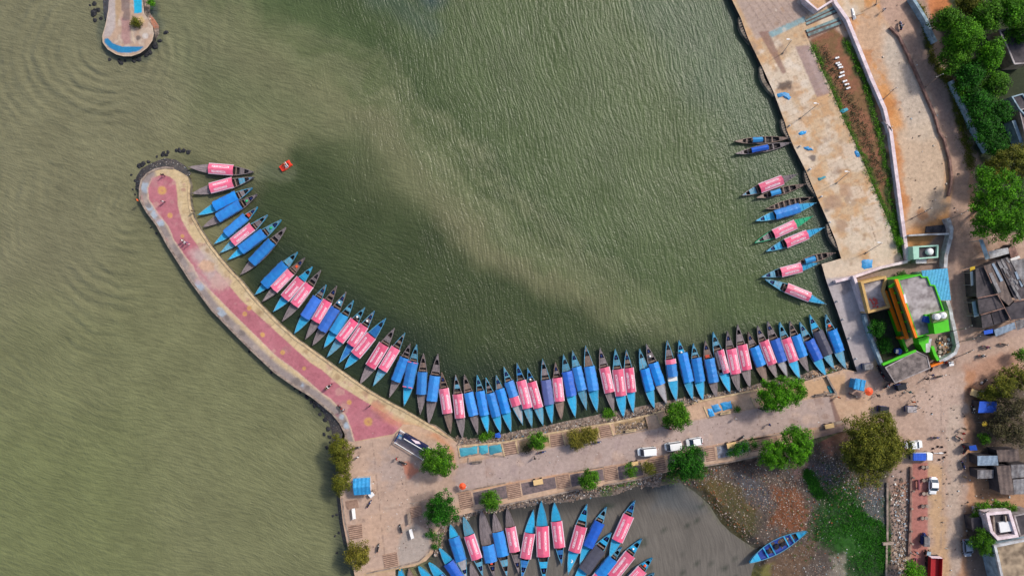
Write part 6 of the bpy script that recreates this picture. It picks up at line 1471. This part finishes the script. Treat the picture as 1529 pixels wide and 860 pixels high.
B_=[(532.5,668,10,'black','black motorbike beside the uppermost shore tree'),(551.5,752,60,'blue','motorbike parked just below the white cart by the kiosk'),(598.5,789,105,'black','motorbike parked left of the two plaza benches'),(564.5,818,80,'black','motorbike near the ribbed steps at the plaza bottom'),(601.5,690.5,-20,'black','motorbike beside the white framed stand'),
 (809,674.5,10,'blue','leftmost motorbike on the causeway, under the small tree'),(891.5,660,8,'blue','motorbike beside the right olive bush'),(994,636,-8,'black','upper of two motorbikes under the tree by the rubble bay'),(999,639.5,-8,'red','lower of two motorbikes under the tree by the rubble bay'),(1138.5,611,-15,'black','motorbike under the wide bright tree, upper causeway edge'),
 (1106,654,35,'black','motorbike above the low spreading shrub'),(1274,590,-25,'black','motorbike lying dark below the blue square kiosk'),(1313,552,-60,'black','motorbike against the end of the pale blue wall'),(1317,560,-55,'red','red motorbike beside the annex corner'),(1397,653,0,'blue','motorbike above the ring of small cones'),
 (1433,654,-30,'red','red motorbike at the far side of the south road'),(1438,694,-70,'blue','motorbike in the south road below the cones'),(1441,672,60,'red','motorbike between the cones and the huts'),(1349,572,0,'black','motorbike at the lower edge of the grey annex'),(1469,570,45,'black','motorbike near the red earth by the dry trees'),(1391,548,80,'black','motorbike against the front of the annex'),(1499,514,-10,'black','motorbike furthest right on the market road'),(1402,562,10,'black','motorbike lying aslant on the junction below the annex')]
for x,y,d,c_,l in B_: bike(x,y,d,c_,l)
bike(509,609,-45,'red','red motorbike at the bend of the breakwater wall')
rider(491,577,40,'white','person in white riding the motorbike on pink paving',('khaki','second person sitting behind the white shirted rider'),'black','motorbike carrying two riders on the pink paving')
rider(1345,39,100,'white','person in white riding up the dirt road',None,'blue','motorbike ridden alone up the dirt road at the top')
rider(1473,518,-15,'pink','person in pink riding past the market awnings',None,'blue','motorbike ridden past the pale blue awning')
rider(1467,531,-5,'white','person in white riding below the market awnings',None,'red','lower of the two ridden motorbikes by the market')
rider(1325,575.5,40,'dark' if 0 else 'white','person in white riding below the annex corner',None,'red','motorbike ridden below the annex corner')
rider(1452.5,611,-80,'white','person riding beside the blue tarp hut',None,'black','motorbike ridden beside the blue tarp hut')
# riders of the pedal boat
pv=pb.matrix_world if 0 else Matrix.Translation(pb.location)@pb.rotation_euler.to_matrix().to_4x4()
for y,s,l in ((.3,'orange','person in orange vest sitting in the pedal boat'),(-.3,'white','person in white sitting in the pedal boat')):
    q=pv@Vector((.0,y,0)); person(0,0,'ride',s,'dark',l,pb.rotation_euler.z+math.pi,WZ-.28,loc=(q.x,q.y,0))
PP=[(243,301,'stand','white','dark','person with white shirt standing alone on pink paving near the head',None),(205.5,299,'stand','orange','dark','person in orange at the outer edge of the breakwater head',None),(242.5,261,'walk','dark','dark','person in dark clothes at the tip of the breakwater head',None),
 (272,359,'walk','white','khaki','person in white, left of the pair walking on worn paving',None),(276,362,'walk','white','blue','person in white and blue, middle of the group on worn paving',None),(280,365,'stand','pink','white','person in pink at the right of the group on worn paving',None),(288,315,'stand','khaki','dark','person in khaki on the cream promenade by the grey boats',None),(287,315,'walk','red','dark','',None),
 (512,612,'stand','white','blue','person in white beside the red motorbike at the bend',None),(534,682,'stand','white','dark','person in white beside the shore trees',None),(592,684.5,'walk','red','dark','person in red beside the white framed stand',None),(552,606,'stand','dark','khaki','person in dark clothes on pink paving near the medallion',None),(695,727,'stand','white','dark','person in white by the orange cart',None),
 (1098.6,625.5,'walk','white','khaki','person in white walking on the causeway below the teal nets',None),(1149,634,'walk','blue','dark','person in blue walking under the wide bright tree',None),(1040,599,'stand','white','white','person all in white standing at the bank by the boats',None),(1031,603,'stand','dark','dark','dark dressed person near the bank beside the bright tree',None),(798.5,684,'walk','black','dark','person in black walking near the leftmost causeway motorbike',None),
 (771,651,'stand','white','khaki','person in white at the bank beside the blue cloth heap',None),(1358,585,'walk','teal','teal','person in teal walking across the junction',None),(1420,541,'stand','white','dark','person in white beside the white cart at the wall corner',None),(1412,541,'stand','red','dark','person in red by the curved white wall',None),(1406,540,'stand','pink','dark','person in pink by the curved white wall',None),
 (1384,566,'stand','dark','dark','dark dressed person beside the annex front',None),(1392,560,'walk','blue','dark','person in blue near the annex front',None),(1364,600,'walk','orange','dark','person in orange near the dark canopied rickshaw',None),(1368,606,'stand','white','dark','person in white near the dark canopied rickshaw',None),(1438,647,'stand','red','khaki','person in red at the hut side of the south road',None),
 (1442,668,'walk','dark','red','person with red trousers by the roadside huts',None),(1440,640,'stand','khaki','dark','person in khaki near the roadside huts',None),(1465,571,'stand','white','khaki','person in white near the grey stall top',None),(1311,590,'walk','dark','dark','dark dressed person beside the orange umbrella',None),(1252,593,'stand','orange','white','person by the bench near the boat ramp',None),
 (1363.5,827,'stand','khaki','white','person in khaki at the lower end of the red paving',None),(1369,825,'stand','white','dark','person in white at the lower end of the red paving',None),(1385,845,'walk','white','dark','',None),(1440,712,'walk','khaki','khaki','person walking in the south road above the bare ring',None),(1320,15,'walk','white','dark','person in white beside the pole at the top of the road',None)]
for x,y,po,s,tr,l,_ in PP:
    if l: person(x,y,po,s,tr,l,random.uniform(0,6.28))

# ------------------------------------------------------------------ cars
def make_car(kind, paint, L=4.1, W=1.7):
    t=thing('car','x','car')
    def loft(secs, n=10):
        """secs: (x, halfwidth, z0, z1)"""
        b=MB(); vs=[]
        for x,w,z0,z1 in secs:
            r_=min(.16,w*.4,(z1-z0)*.45)
            for sx,sz in ((-1,0),(-1,1),(-.999,2),(.999,2),(1,1),(1,0)):
                pass
            vs+=[(x,-w*.92,z0),(x,-w,z0+r_),(x,-w,z1-r_),(x,-w+r_*1.1,z1),(x,0,z1+.02),(x,w-r_*1.1,z1),(x,w,z1-r_),(x,w,z0+r_),(x,w*.92,z0)]
        k=9; fs=[(i*k+j,(i+1)*k+j,(i+1)*k+j+1,i*k+j+1) for i in range(len(secs)-1) for j in range(k-1)]+[(i*k+k-1,(i+1)*k+k-1,(i+1)*k,i*k) for i in range(len(secs)-1)]
        fs+=[tuple(reversed(range(k))),tuple(range((len(secs)-1)*k,len(secs)*k))]
        b.add(vs,[tuple(reversed(f)) for f in fs]); return b
    h=W/2
    b=loft([(-L/2,h*.80,.38,.72),(-L/2+.15,h*.93,.28,.86),(-L/2+.7,h,.24,.92),(0,h,.24,.92),(L/2-1.3,h,.24,.90),(L/2-.5,h*.97,.26,.80),(L/2-.12,h*.86,.3,.68),(L/2,h*.66,.36,.58)]); body=b.build('body',M[paint],t,smooth=False)
    if kind=='sedan': g=[(-L/2+.45,.9),(-L/2+1.05,1.36),(.25,1.40),(1.0,.9)]
    elif kind=='van': g=[(-L/2+.1,.9),(-L/2+.3,1.72),(.85,1.76),(1.45,.95)]
    else: g=[(-L/2+.12,.9),(-L/2+.55,1.42),(.35,1.46),(1.05,.9)]
    b=MB(); (x0,z0),(x1,z1),(x2,z2),(x3,z3)=g; wi=h*.93; wt=h*.84
    b.add([(x0,-wi,.88),(x3,-wi,.88),(x3,wi,.88),(x0,wi,.88),(x1,-wt,z1),(x2,-wt,z2),(x2,wt,z2),(x1,wt,z1)],[(4,5,6,7),(0,1,5,4),(1,2,6,5),(2,3,7,6),(3,0,4,7)]); b.build('windows',M['glass'],t)
    b=MB(); b.add([(x1-.03,-wt-.03,z1+.0),(x2+.03,-wt-.03,z2+.0),(x2+.03,wt+.03,z2),(x1-.03,wt+.03,z1),(x1,-wt+.05,z1+.06),(x2,-wt+.05,z2+.06),(x2,wt-.05,z2+.06),(x1,wt-.05,z1+.06)],[(4,5,6,7),(0,1,5,4),(1,2,6,5),(2,3,7,6),(3,0,4,7),(3,2,1,0)])
    for s in (-1,1):
        for (xa,za,xb,zb) in ((x0,.9,x1,z1),(x3,.9,x2,z2)): b.tube((xa,s*wi*.985,za),(xb,s*(wt+.01),zb),.045,n=4)
    b.build('roof',M[paint],t)
    for x in (-L/2+.75,L/2-.8):
        for s in (-1,1): b=MB(); b.tube((x,s*(h-.19),.31),(x,s*(h+.01),.31),.31,.31,16); b.tube((x,s*(h),.31),(x,s*(h+.02),.31),.17,.17,10,m=1); b.build('wheel',[M['black'],M['steel']],t)
    for s in (-1,1):
        b=MB(); b.box((L/2-.18,s*h*.66,.68),(.22,.3,.12)); b.build('headlight',M['lamp'],t); b=MB(); b.box((-L/2+.06,s*h*.74,.78),(.1,.22,.16)); b.build('tail_light',M['lampred'],t)
        b=MB(); b.box((.85,s*(h+.08),.95),(.12,.18,.12)); b.build('mirror',M[paint],t)
    b=MB(); b.box((L/2-.9,0,.905),(.02,W*.8,.012)); b.build('bonnet_seam',M['darkgrey'],t)
    return t
def car(x,y,deg,kind,paint,label,L=4.1,W=1.7,name='car',cat='car'):
    t=make_car(kind,paint,L,W); q=P(x,y,.8); t.location=(q.x,q.y,0.0); t.rotation_euler=(0,0,R(deg)); t['label']=label; t['category']=cat; t.name=name
    return t
car(966.5,674,185,'van','carwhite','white van parked leftmost of the three on the causeway',4.0,1.65,'van','van')
car(1005.5,666,188,'van','carwhite','white van parked in the middle beside the dark dense tree',3.6,1.65,'van','van')
car(1037,659.5,190,'hatch','carwhite','white hatchback half under the dark dense tree',3.4,1.6)
car(1365,664,5,'sedan','carwhite','white sedan parked beside the largest tree',3.6,1.65)
car(1394,725,-93,'sedan','carwhite','white sedan parked beside the red paved strip',3.6,1.65)
car(1445,818,-85,'hatch','cargrey','grey blue car parked by the green house tree',3.6,1.6)
# small truck with blue load
t=thing('pickup_truck','small truck with white cab and blue covered load','truck',tuple(P(1374.5,680.5,.8).xy)+(0,),R(0))
b=MB(); b.box((-.1,0,.55),(4.3,1.5,.22)); b.build('chassis',M['darkgrey'],t)
b=MB(); b.box((1.45,0,1.1),(1.3,1.6,1.0),taper=.9); b.build('cab',M['carwhite'],t,bevel=.08); b=MB(); b.box((2.02,0,1.3),(.2,1.35,.45)); b.build('windscreen',M['glass'],t)
b=MB(); b.box((-.65,0,1.05),(2.8,1.65,.75)); b.build('cargo_bed',M['steel'],t,bevel=.03); b=MB(); b.box((-.65,0,1.5),(2.75,1.6,.25),taper=.93)
for i in range(4): b.box((-1.6+i*.62,0,1.64),(.06,1.5,.04))
b.build('cargo_cover',M['carblue'],t,bevel=.04)
for x in (-1.4,1.35):
    for s in (-1,1): b=MB(); b.tube((x,s*.6,.33),(x,s*.82,.33),.33,.33,16); b.build('wheel',M['black'],t)
# red lorry at the bottom edge
t=thing('lorry','big red open lorry body cut by the bottom edge','lorry',tuple(P(1395,856,1.5).xy)+(0,),R(-92))
b=MB(); b.box((0,0,.8),(7.2,2.2,.3)); b.build('chassis',M['darkgrey'],t)
b=MB(); b.box((-.9,0,1.2),(5.2,2.3,.1)); b.build('bed_floor',M['red'],t); 
for s in (-1,1): b=MB(); b.box((-.9,s*1.15,1.7),(5.2,.1,1.0)); b.build('side_board',M['red'],t)
b=MB(); b.box((-3.5,0,1.7),(.1,2.3,1.0)); b.build('tailboard',M['letter'],t)
b=MB(); b.box((2.7,0,1.7),(1.7,2.3,1.9),taper=.9); b.build('cab',M['red'],t,bevel=.1); b=MB(); b.box((3.52,0,2.0),(.12,1.9,.6)); b.build('windscreen',M['glass'],t)
for x in (-2.6,-1.5,2.6):
    for s in (-1,1): b=MB(); b.tube((x,s*.8,.5),(x,s*1.12,.5),.5,.5,16); b.build('wheel',M['black'],t)
# auto rickshaws
def rick(x,y,deg,roofm,label):
    t=thing('auto_rickshaw',label,'auto rickshaw',tuple(P(x,y,1.2).xy)+(0,),R(deg),'auto rickshaws around the junction')
    b=MB(); b.box((-.2,0,.5),(1.9,1.2,.5),taper=.95); b.box((.95,0,.55),(.6,.6,.55),taper=.7); b.build('body',M['darkblue'],t,bevel=.05)
    b=MB(); b.box((-.25,0,1.62),(2.0,1.3,.12),taper=.88); b.box((-1.15,0,1.2),(.15,1.2,.8)); b.build('hood',M[roofm],t,bevel=.05)
    b=MB(); b.add([(.80,-.5,.85),(.80,.5,.85),(.68,.5,1.55),(.68,-.5,1.55)],[(0,1,2,3)]); b.build('windscreen',M['glass'],t)
    b=MB(); b.tube((1.05,-.05,.22),(1.05,.05,.22),.22,.22,14); b.build('wheel',M['black'],t)
    for s in (-1,1): b=MB(); b.tube((-.75,s*.5,.22),(-.75,s*.62,.22),.22,.22,14); b.build('wheel',M['black'],t)
rick(1297.5,547,5,'corrgrey','grey roofed auto rickshaw parked on the quay walkway'); rick(1362,611,0,'roofgrey','grey canopied auto rickshaw standing in the junction'); rick(1321,611,-5,'netdark','dark auto rickshaw beside the crown of the largest tree')
rick(1484,520-24,10,'netdark','dark auto rickshaw tucked under the market awnings'); rick(1347,577,15,'netdark','dark auto rickshaw below the annex corner')
rick(1382.5,806,88,'corrgrey','auto rickshaw at the edge of the red paved strip')

# ------------------------------------------------------------------ carts, kiosks, benches, nets
def cart(x,y,deg,label,top='tan',L=2.0,W=1.1,h=1.0,name='cart',cat='cart'):
    t=thing(name,label,cat,tuple(P(x,y,h).xy)+(0,),R(deg),'vendor carts by the kerbs')
    b=MB(); b.box((0,0,h),(L,W,.08)); b.build('tray',M[top],t,bevel=.02)
    b=MB(); b.box((0,0,h-.35),(L*.85,W*.8,.55)); b.build('box',M['brownwall'],t)
    for sx in (-1,1):
        for s in (-1,1): b=MB(); b.tube((sx*L*.36,s*W*.46,.28),(sx*L*.36,s*W*.5+.03,.28),.28,.28,12); b.build('wheel',M['black'],t)
    b=MB(); b.tube((L/2,W*.35,h-.1),(L/2+.45,W*.35,h-.05),.03,n=5); b.tube((L/2,-W*.35,h-.1),(L/2+.45,-W*.35,h-.05),.03,n=5); b.tube((L/2+.45,-W*.4,h-.05),(L/2+.45,W*.4,h-.05),.03,n=5); b.build('handle',M['bark'],t)
    return t
M['tanlight']=plain('light_tan_board',C(232,196,140),.7,.12,2)
cart(803.5,719.5,11,'tan topped cart in a lower bay above the lagoon','tanlight'); cart(948,692,10,'tan topped cart beside the left sapling','tanlight',1.4,.8); cart(1092.5,664.5,12,'tan topped cart left of the low spreading shrub','tanlight'); cart(1238.5,636,12,'tan topped cart at the causeway end near the largest tree','tanlight',1.9,.9)
cart(1420.5,543,10,'white topped cart at the curved white wall','white',1.0,.9); cart(1455,586.5,-20,'tan topped stall on red earth near the dry trees','tanlight',1.6,1.4); cart(1465.5,588.5,0,'grey topped stall on red earth near the dry trees','roofgrey',1.7,1.4); cart(1385,806,90,'white cart standing by the red paved strip','white',1.5,.6)
cart(554.5,738.5,40,'white topped cart beside the blue roofed kiosk','white',1.1,.9); cart(1387,826,80,'pale blue cart above the red lorry','wallblue',.8,.8)
b=None
def bench(x,y,deg,mat,label,L=2.2,group='benches of the waterfront'):
    t=thing('bench',label,'bench',tuple(P(x,y,.45).xy)+(0,),R(deg),group)
    b=MB(); b.box((0,0,.45),(L,.5,.09)); b.build('seat',M[mat],t,bevel=.02); b=MB(); b.box((0,.28,.75),(L,.08,.5)); b.build('backrest',M[mat],t,bevel=.02)
    for s in (-1,1): b=MB(); b.box((s*L*.38,0,.2),(.16,.45,.4)); b.build('leg',M['kerb'],t)
bench(529,766.5,96,'white','white bench on the ribbed steps by the shore'); bench(611.5,774,97,'kerb','upper of two pale benches on the plaza',2.3); bench(615,796.5,105,'white','lower of two pale benches on the plaza, whiter',2.0)
bench(941.5,643,8,'cream','cream bench in the rubble bay above the vans'); bench(1083,616.5,10,'cream','cream bench below the three teal nets by the tree'); bench(1224.5,589.5,10,'kerb','grey bench beside the boat ramp trough'); bench(712,690,5,'kerb','worn bench below the leftmost teal nets'); bench(1371.5,723,92,'maroon','maroon bench at the upper end of the red paving',2.1); bench(1367.5,840,88,'maroon','maroon bench at the lower end of the red paving',2.1)
# planters on the red strip
for (x,y),l in zip([(521,300),(525,368),(525,436),(520,500),(517,562)],['topmost','second','third','fourth','lowest']):
    t=thing('planter','pair of round planters on the road side of the red paving, %s'%l,'planter',tuple(P(*cN(x,y),.4).xy)+(0,),0,'planters on the red paving')
    for s in (-1,1): m=MB(); m.tube((s*.42,0,0),(s*.42,0,.45),.3,.38,12); m.build('pot',M['kerb'],t)
    m=MB(); m.box((0,0,.1),(1.1,.3,.15)); m.build('base',M['kerb'],t)
for (x,y),l in zip([(455,352),(455,420),(447,510),(445,625),(450,690)],['topmost','second','third','fourth','lowest']):
    t=thing('fence_post','short concrete post on the rubble side of the red paving, %s'%l,'post',tuple(P(*cN(x,y),.3).xy)+(0,),0,'posts on the red paving'); m=MB(); m.box((0,0,.4),(.3,.3,.8),taper=.8); m.build('post_body',M['kerb'],t); m=MB(); m.box((0,0,.84),(.36,.36,.08)); m.build('post_cap',M['kerb'],t)
# ring of cones
for i,(x,y) in enumerate([(590,195),(565,205),(610,197),(628,225),(622,250),(597,262),(560,227)]):
    t=thing('traffic_cone','small dark cone in the ring round the white marker','cone',tuple(P(*cN(x,y),.2).xy)+(0,),0,'cones round the road marker'); m=MB(); m.tube((0,0,.04),(0,0,.5),.17,.03,10); m.build('cone_body',plain('faded_cone',C(70,40,40),.7,.1,3),t); m=MB(); m.box((0,0,.02),(.4,.4,.04)); m.build('base',M['black'],t)
t=thing('road_marker','white painted pole lying in the ring of cones','pole',tuple(P(*cN(590,227),.1).xy)+(0,)); m=MB(); m.tube((-1.2,0,.12),(1.0,-.05,.12),.06,n=6); m.build('pole_body',M['white'],t); m=MB(); m.box((.4,0,.12),(.7,.28,.16)); m.build('marker_board',M['white'],t)
# blue roofed kiosks
t=thing('kiosk','blue roofed kiosk at the plaza water edge','kiosk',tuple(P(*cE(232,418),2.6).xy)+(0,),R(3))
m=MB(); m.box((0,0,1.1),(2.8,2.9,2.2)); m.build('walls',M['wallwhite'],t)
for s in (-1,1):
    m=MB(); m.add([(-1.75,0,2.95),(1.75,0,2.95),(1.75,s*1.72,2.35),(-1.75,s*1.72,2.35),(-1.75,0,2.88),(1.75,0,2.88),(1.75,s*1.72,2.28),(-1.75,s*1.72,2.28)],[(0,1,2,3),(7,6,5,4),(0,4,5,1),(2,6,7,3),(1,5,6,2),(3,7,4,0)]); m.build('roof_slope',M['kioskblue'],t)
m=MB(); m.box((-1.9,.9,1.8),(.6,.5,.1)); m.build('white_shelf',M['white'],t)
t=thing('kiosk','square blue kiosk with a dark roof seam near the boat ramp','kiosk',tuple(P(1284,574.5,2.4).xy)+(0,),R(-12))
m=MB(); m.box((0,0,1.1),(1.9,1.9,2.2)); m.build('walls',M['kioskblue'],t); m=MB(); m.box((0,0,2.3),(2.3,2.3,.14),taper=.9); m.build('roof',M['kioskblue'],t); m=MB(); m.box((.1,0,2.39),(.06,2.2,.04)); m.build('seam',M['darkgrey'],t)
def umbrella(x,y,r_,mat,label):
    t=thing('umbrella',label,'umbrella',tuple(P(x,y,2).xy)+(0,)); m=MB(); m.tube((0,0,0),(0,0,2.1),.03,n=6); m.build('pole',M['steel'],t); m=MB(); m.tube((0,0,1.85),(0,0,2.2),r_,.03,8); m.build('canopy',mat,t); return t
umbrella(1298,584.5,.9,CM['pink'] if 0 else M['orangebright'],'orange red umbrella beside the square blue kiosk'); umbrella(690.5,726,.75,M['orangebright'],'orange umbrella at the plaza end of the road'); 
q=P(*cR1(190,450),1.5); umbrella(1471,633,.6,M['yellow'],'yellow umbrella among the roadside huts')
def netpiece(k, pts, label, mat='teal', name='fishing_net', cat='net', z=.12):
    w=wp(k,pts,z); c=(sum(p[0] for p in w)/len(w),sum(p[1] for p in w)/len(w)); r=random.Random(int(c[0]*10))
    # crumpled cloth: fan of rings round the centre
    vs=[(c[0],c[1],z+.1)]; fs=[]; dense=[]
    for i in range(len(w)):
        a=w[i]; b_=w[(i+1)%len(w)]
        for j in range(4): f=j/4; dense.append((a[0]*(1-f)+b_[0]*f,a[1]*(1-f)+b_[1]*f))
    n=len(dense)
    for q_,f in enumerate((.35,.7,1.0)):
        for p in dense:
            jx=r.uniform(-.09,.09) if f==1 else 0
            vs.append((c[0]+(p[0]-c[0])*f+jx,c[1]+(p[1]-c[1])*f+jx,(z+r.uniform(-.02,.16)) if f<1 else .03))
    for i in range(n): fs.append((0,1+i,1+(i+1)%n))
    for q_ in range(2):
        for i in range(n): fs.append((1+q_*n+i,1+(q_+1)*n+i,1+(q_+1)*n+(i+1)%n,1+q_*n+(i+1)%n))
    t=thing(name,label,cat,(c[0],c[1],0)); m=MB(); m.add(vs,fs); m.build('cloth',CM[mat] if mat in CM else M[mat],world=t,smooth=True); return t
netpiece(cF,[(25,402),(120,392),(165,375),(165,440),(110,450),(60,465),(30,460)],'teal net drying, leftmost of three beside the round bright tree')
netpiece(cF,[(172,378),(245,370),(250,430),(200,455),(180,440)],'teal net drying, middle of three in the leftmost bay'); netpiece(cF,[(250,385),(340,370),(355,430),(300,438),(262,455)],'teal net drying, rightmost of three in the leftmost bay')
netpiece(cG,[(585,305),(615,300),(635,345),(600,360)],'small blue net drying, lowest of three near the wide bright tree','sky'); netpiece(cG,[(608,280),(655,272),(678,312),(630,330)],'blue net drying in the middle of three near the wide bright tree','sky'); netpiece(cG,[(668,265),(735,253),(748,300),(690,313)],'largest blue net drying near the wide bright tree','sky')
netpiece(cG,[(1352,155),(1385,150),(1408,205),(1372,210)],'teal net stored in the boat ramp trough','teal'); netpiece(cF,[(300,290),(330,280),(345,300),(340,320),(300,318)],'bright blue cloth heap on the bank under the boats','royal','cloth_heap','cloth',.0)
netpiece(cQ1,[(343,605),(365,598),(400,592),(418,602),(438,625),(425,642),(400,632),(385,618),(350,628)],'bent blue tarp thrown on the upper quay beside a burnt patch','sky','tarp','tarp')
netpiece(cQ1,[(752,705),(795,693),(805,708),(770,728),(750,718)],'small teal tarp at the planted strip edge','teal','tarp','tarp'); netpiece(cQ3,[(150,70),(165,58),(195,55),(192,70),(160,80)],'small blue tarp on the quay near the topmost boats','royal' if 0 else 'sky','tarp','tarp'); netpiece(cQ3,[(180,142),(205,140),(235,158),(215,162),(185,155)],'narrow blue tarp on the quay below the topmost boats','sky','tarp','tarp')
netpiece(cQ3,[(252,310),(290,297),(300,305),(262,325)],'narrow teal tarp on the middle of the quay','teal','tarp','tarp'); netpiece(cQ3,[(452,165),(465,155),(482,180),(480,198),(462,195)],'blue tarp on the strip side of the quay','sky','tarp','tarp'); netpiece(cM,[(245,385),(260,375),(315,378),(312,430),(262,438),(245,425)],'square blue tarp at the lower end of the quay','sky','tarp','tarp')
netpiece(cQ2,[(130,60),(148,48),(170,120),(145,132)],'grey green board leaning by the pinkish wall near the top','steel','board','board'); 
# white blocks in the planted strip
for i,(x,y,w_,d) in enumerate([(142,98,.85,15),(155,210,.9,12),(190,250,.85,14),(220,300,.95,10),(248,410,.95,18),(240,490,1.3,22),(308,595,.95,20),(350,665,.95,12),(378,745,.95,20)]):
    q=P(*K(1240,80,14.33)(x,y),.2); t=thing('white_block','white painted block, %s from the top in the planted quay strip'%ORD[i+1],'block',(q.x,q.y,0),R(d),'white blocks in the planted strip'); m=MB(); m.box((0,0,.15),(w_,.36,.3)); m.build('block_body',M['white'],t,bevel=.04); m=MB(); m.box((w_*.3,.0,.32),(w_*.3,.3,.06)); m.build('raised_end',M['white'],t)
# ------------------------------------------------------------------ poles
def lamp_post(base, top, h, label, group, r_=.08):
    b_=P(*base,0); tp=P(*top,h); t=thing('street_lamp' if group.startswith('lamp') else 'utility_pole',label,'street lamp' if group.startswith('lamp') else 'pole',tuple(b_),0,group)
    m=MB(); m.tube(b_,tp,r_,r_*.6,8); m.build('pole',M['steel'] if group.startswith('lamp') else M['kerb'],world=t)
    m=MB(); m.tube(b_,b_+Vector((0,0,.4)),r_*2.2,r_*2,8); m.build('foot',M['kerb'],world=t)
    if group.startswith('lamp'):
        m=MB(); a=tp+Vector((-.5,.1,.1)); m.tube(tp,a,.04,n=6); m.box((a.x-.25,a.y,a.z),(.55,.24,.1)); m.build('lamp_head',M['white'],world=t)
    else:
        m=MB(); m.box((tp.x,tp.y,tp.z-.4),(1.7,.1,.1),R(25)); m.build('crossarm',M['darkgrey'],world=t)
        for s in (-1,1): m=MB(); m.tube((tp.x+s*.7*math.cos(R(25)),tp.y+s*.7*math.sin(R(25)),tp.z-.35),(tp.x+s*.7*math.cos(R(25)),tp.y+s*.7*math.sin(R(25)),tp.z-.1),.05,n=6); m.build('insulator',M['white'],world=t)
G1='lamps on the concrete quay'
lamp_post(cQ3(355,335),cQ3(425,276),6.5,'street lamp in the middle of the quay near a narrow tarp',G1); lamp_post(cQ3(512,708),cQ3(600,655),6.5,'street lamp near the lower end of the quay',G1); lamp_post(cQ1(380,345),cQ1(438,258),6.5,'street lamp on the upper quay above the burnt patch',G1); lamp_post(cQ1(495,760),cQ1(612,668),7,'street lamp on the quay beside the small teal tarp',G1)
G2='utility poles along the dirt road'
lamp_post(cQ2(338,640),cQ2(412,572),6,'pole leaning out of the orange edge of the dirt lot',G2); lamp_post(cQ2(612,560),cQ2(706,484),7,'pole standing on the brown retaining wall',G2); lamp_post(cM(775,133),cM(908,74),8,'pole at the compound wall end by the dirt road',G2); lamp_post(cM(568,112),cM(677,56),6.5,'pole near the dark rubble heap in the dirt lot',G2); lamp_post(cQ2(292,30),cQ2(305,-60),8,'pole at the very top beside the dirt road',G2)
lamp_post(cJ(800,240),cJ(935,208),7,'pole leaning over the road from the green house wall, upper',G2); lamp_post(cJ(862,305),cJ(990,275),7,'pole leaning over the road from the green house wall, lower',G2); lamp_post(cJ(840,405),cJ(945,365),6,'pole beside the curved white wall corner',G2); lamp_post(cR2(110,330),cR2(235,352),4.5,'short pole lying against the hedge and pink walled house',G2)
lamp_post(cT(745,630),cT(790,790),5.5,'thin pole standing in the junction near the teal person',G2,.05)
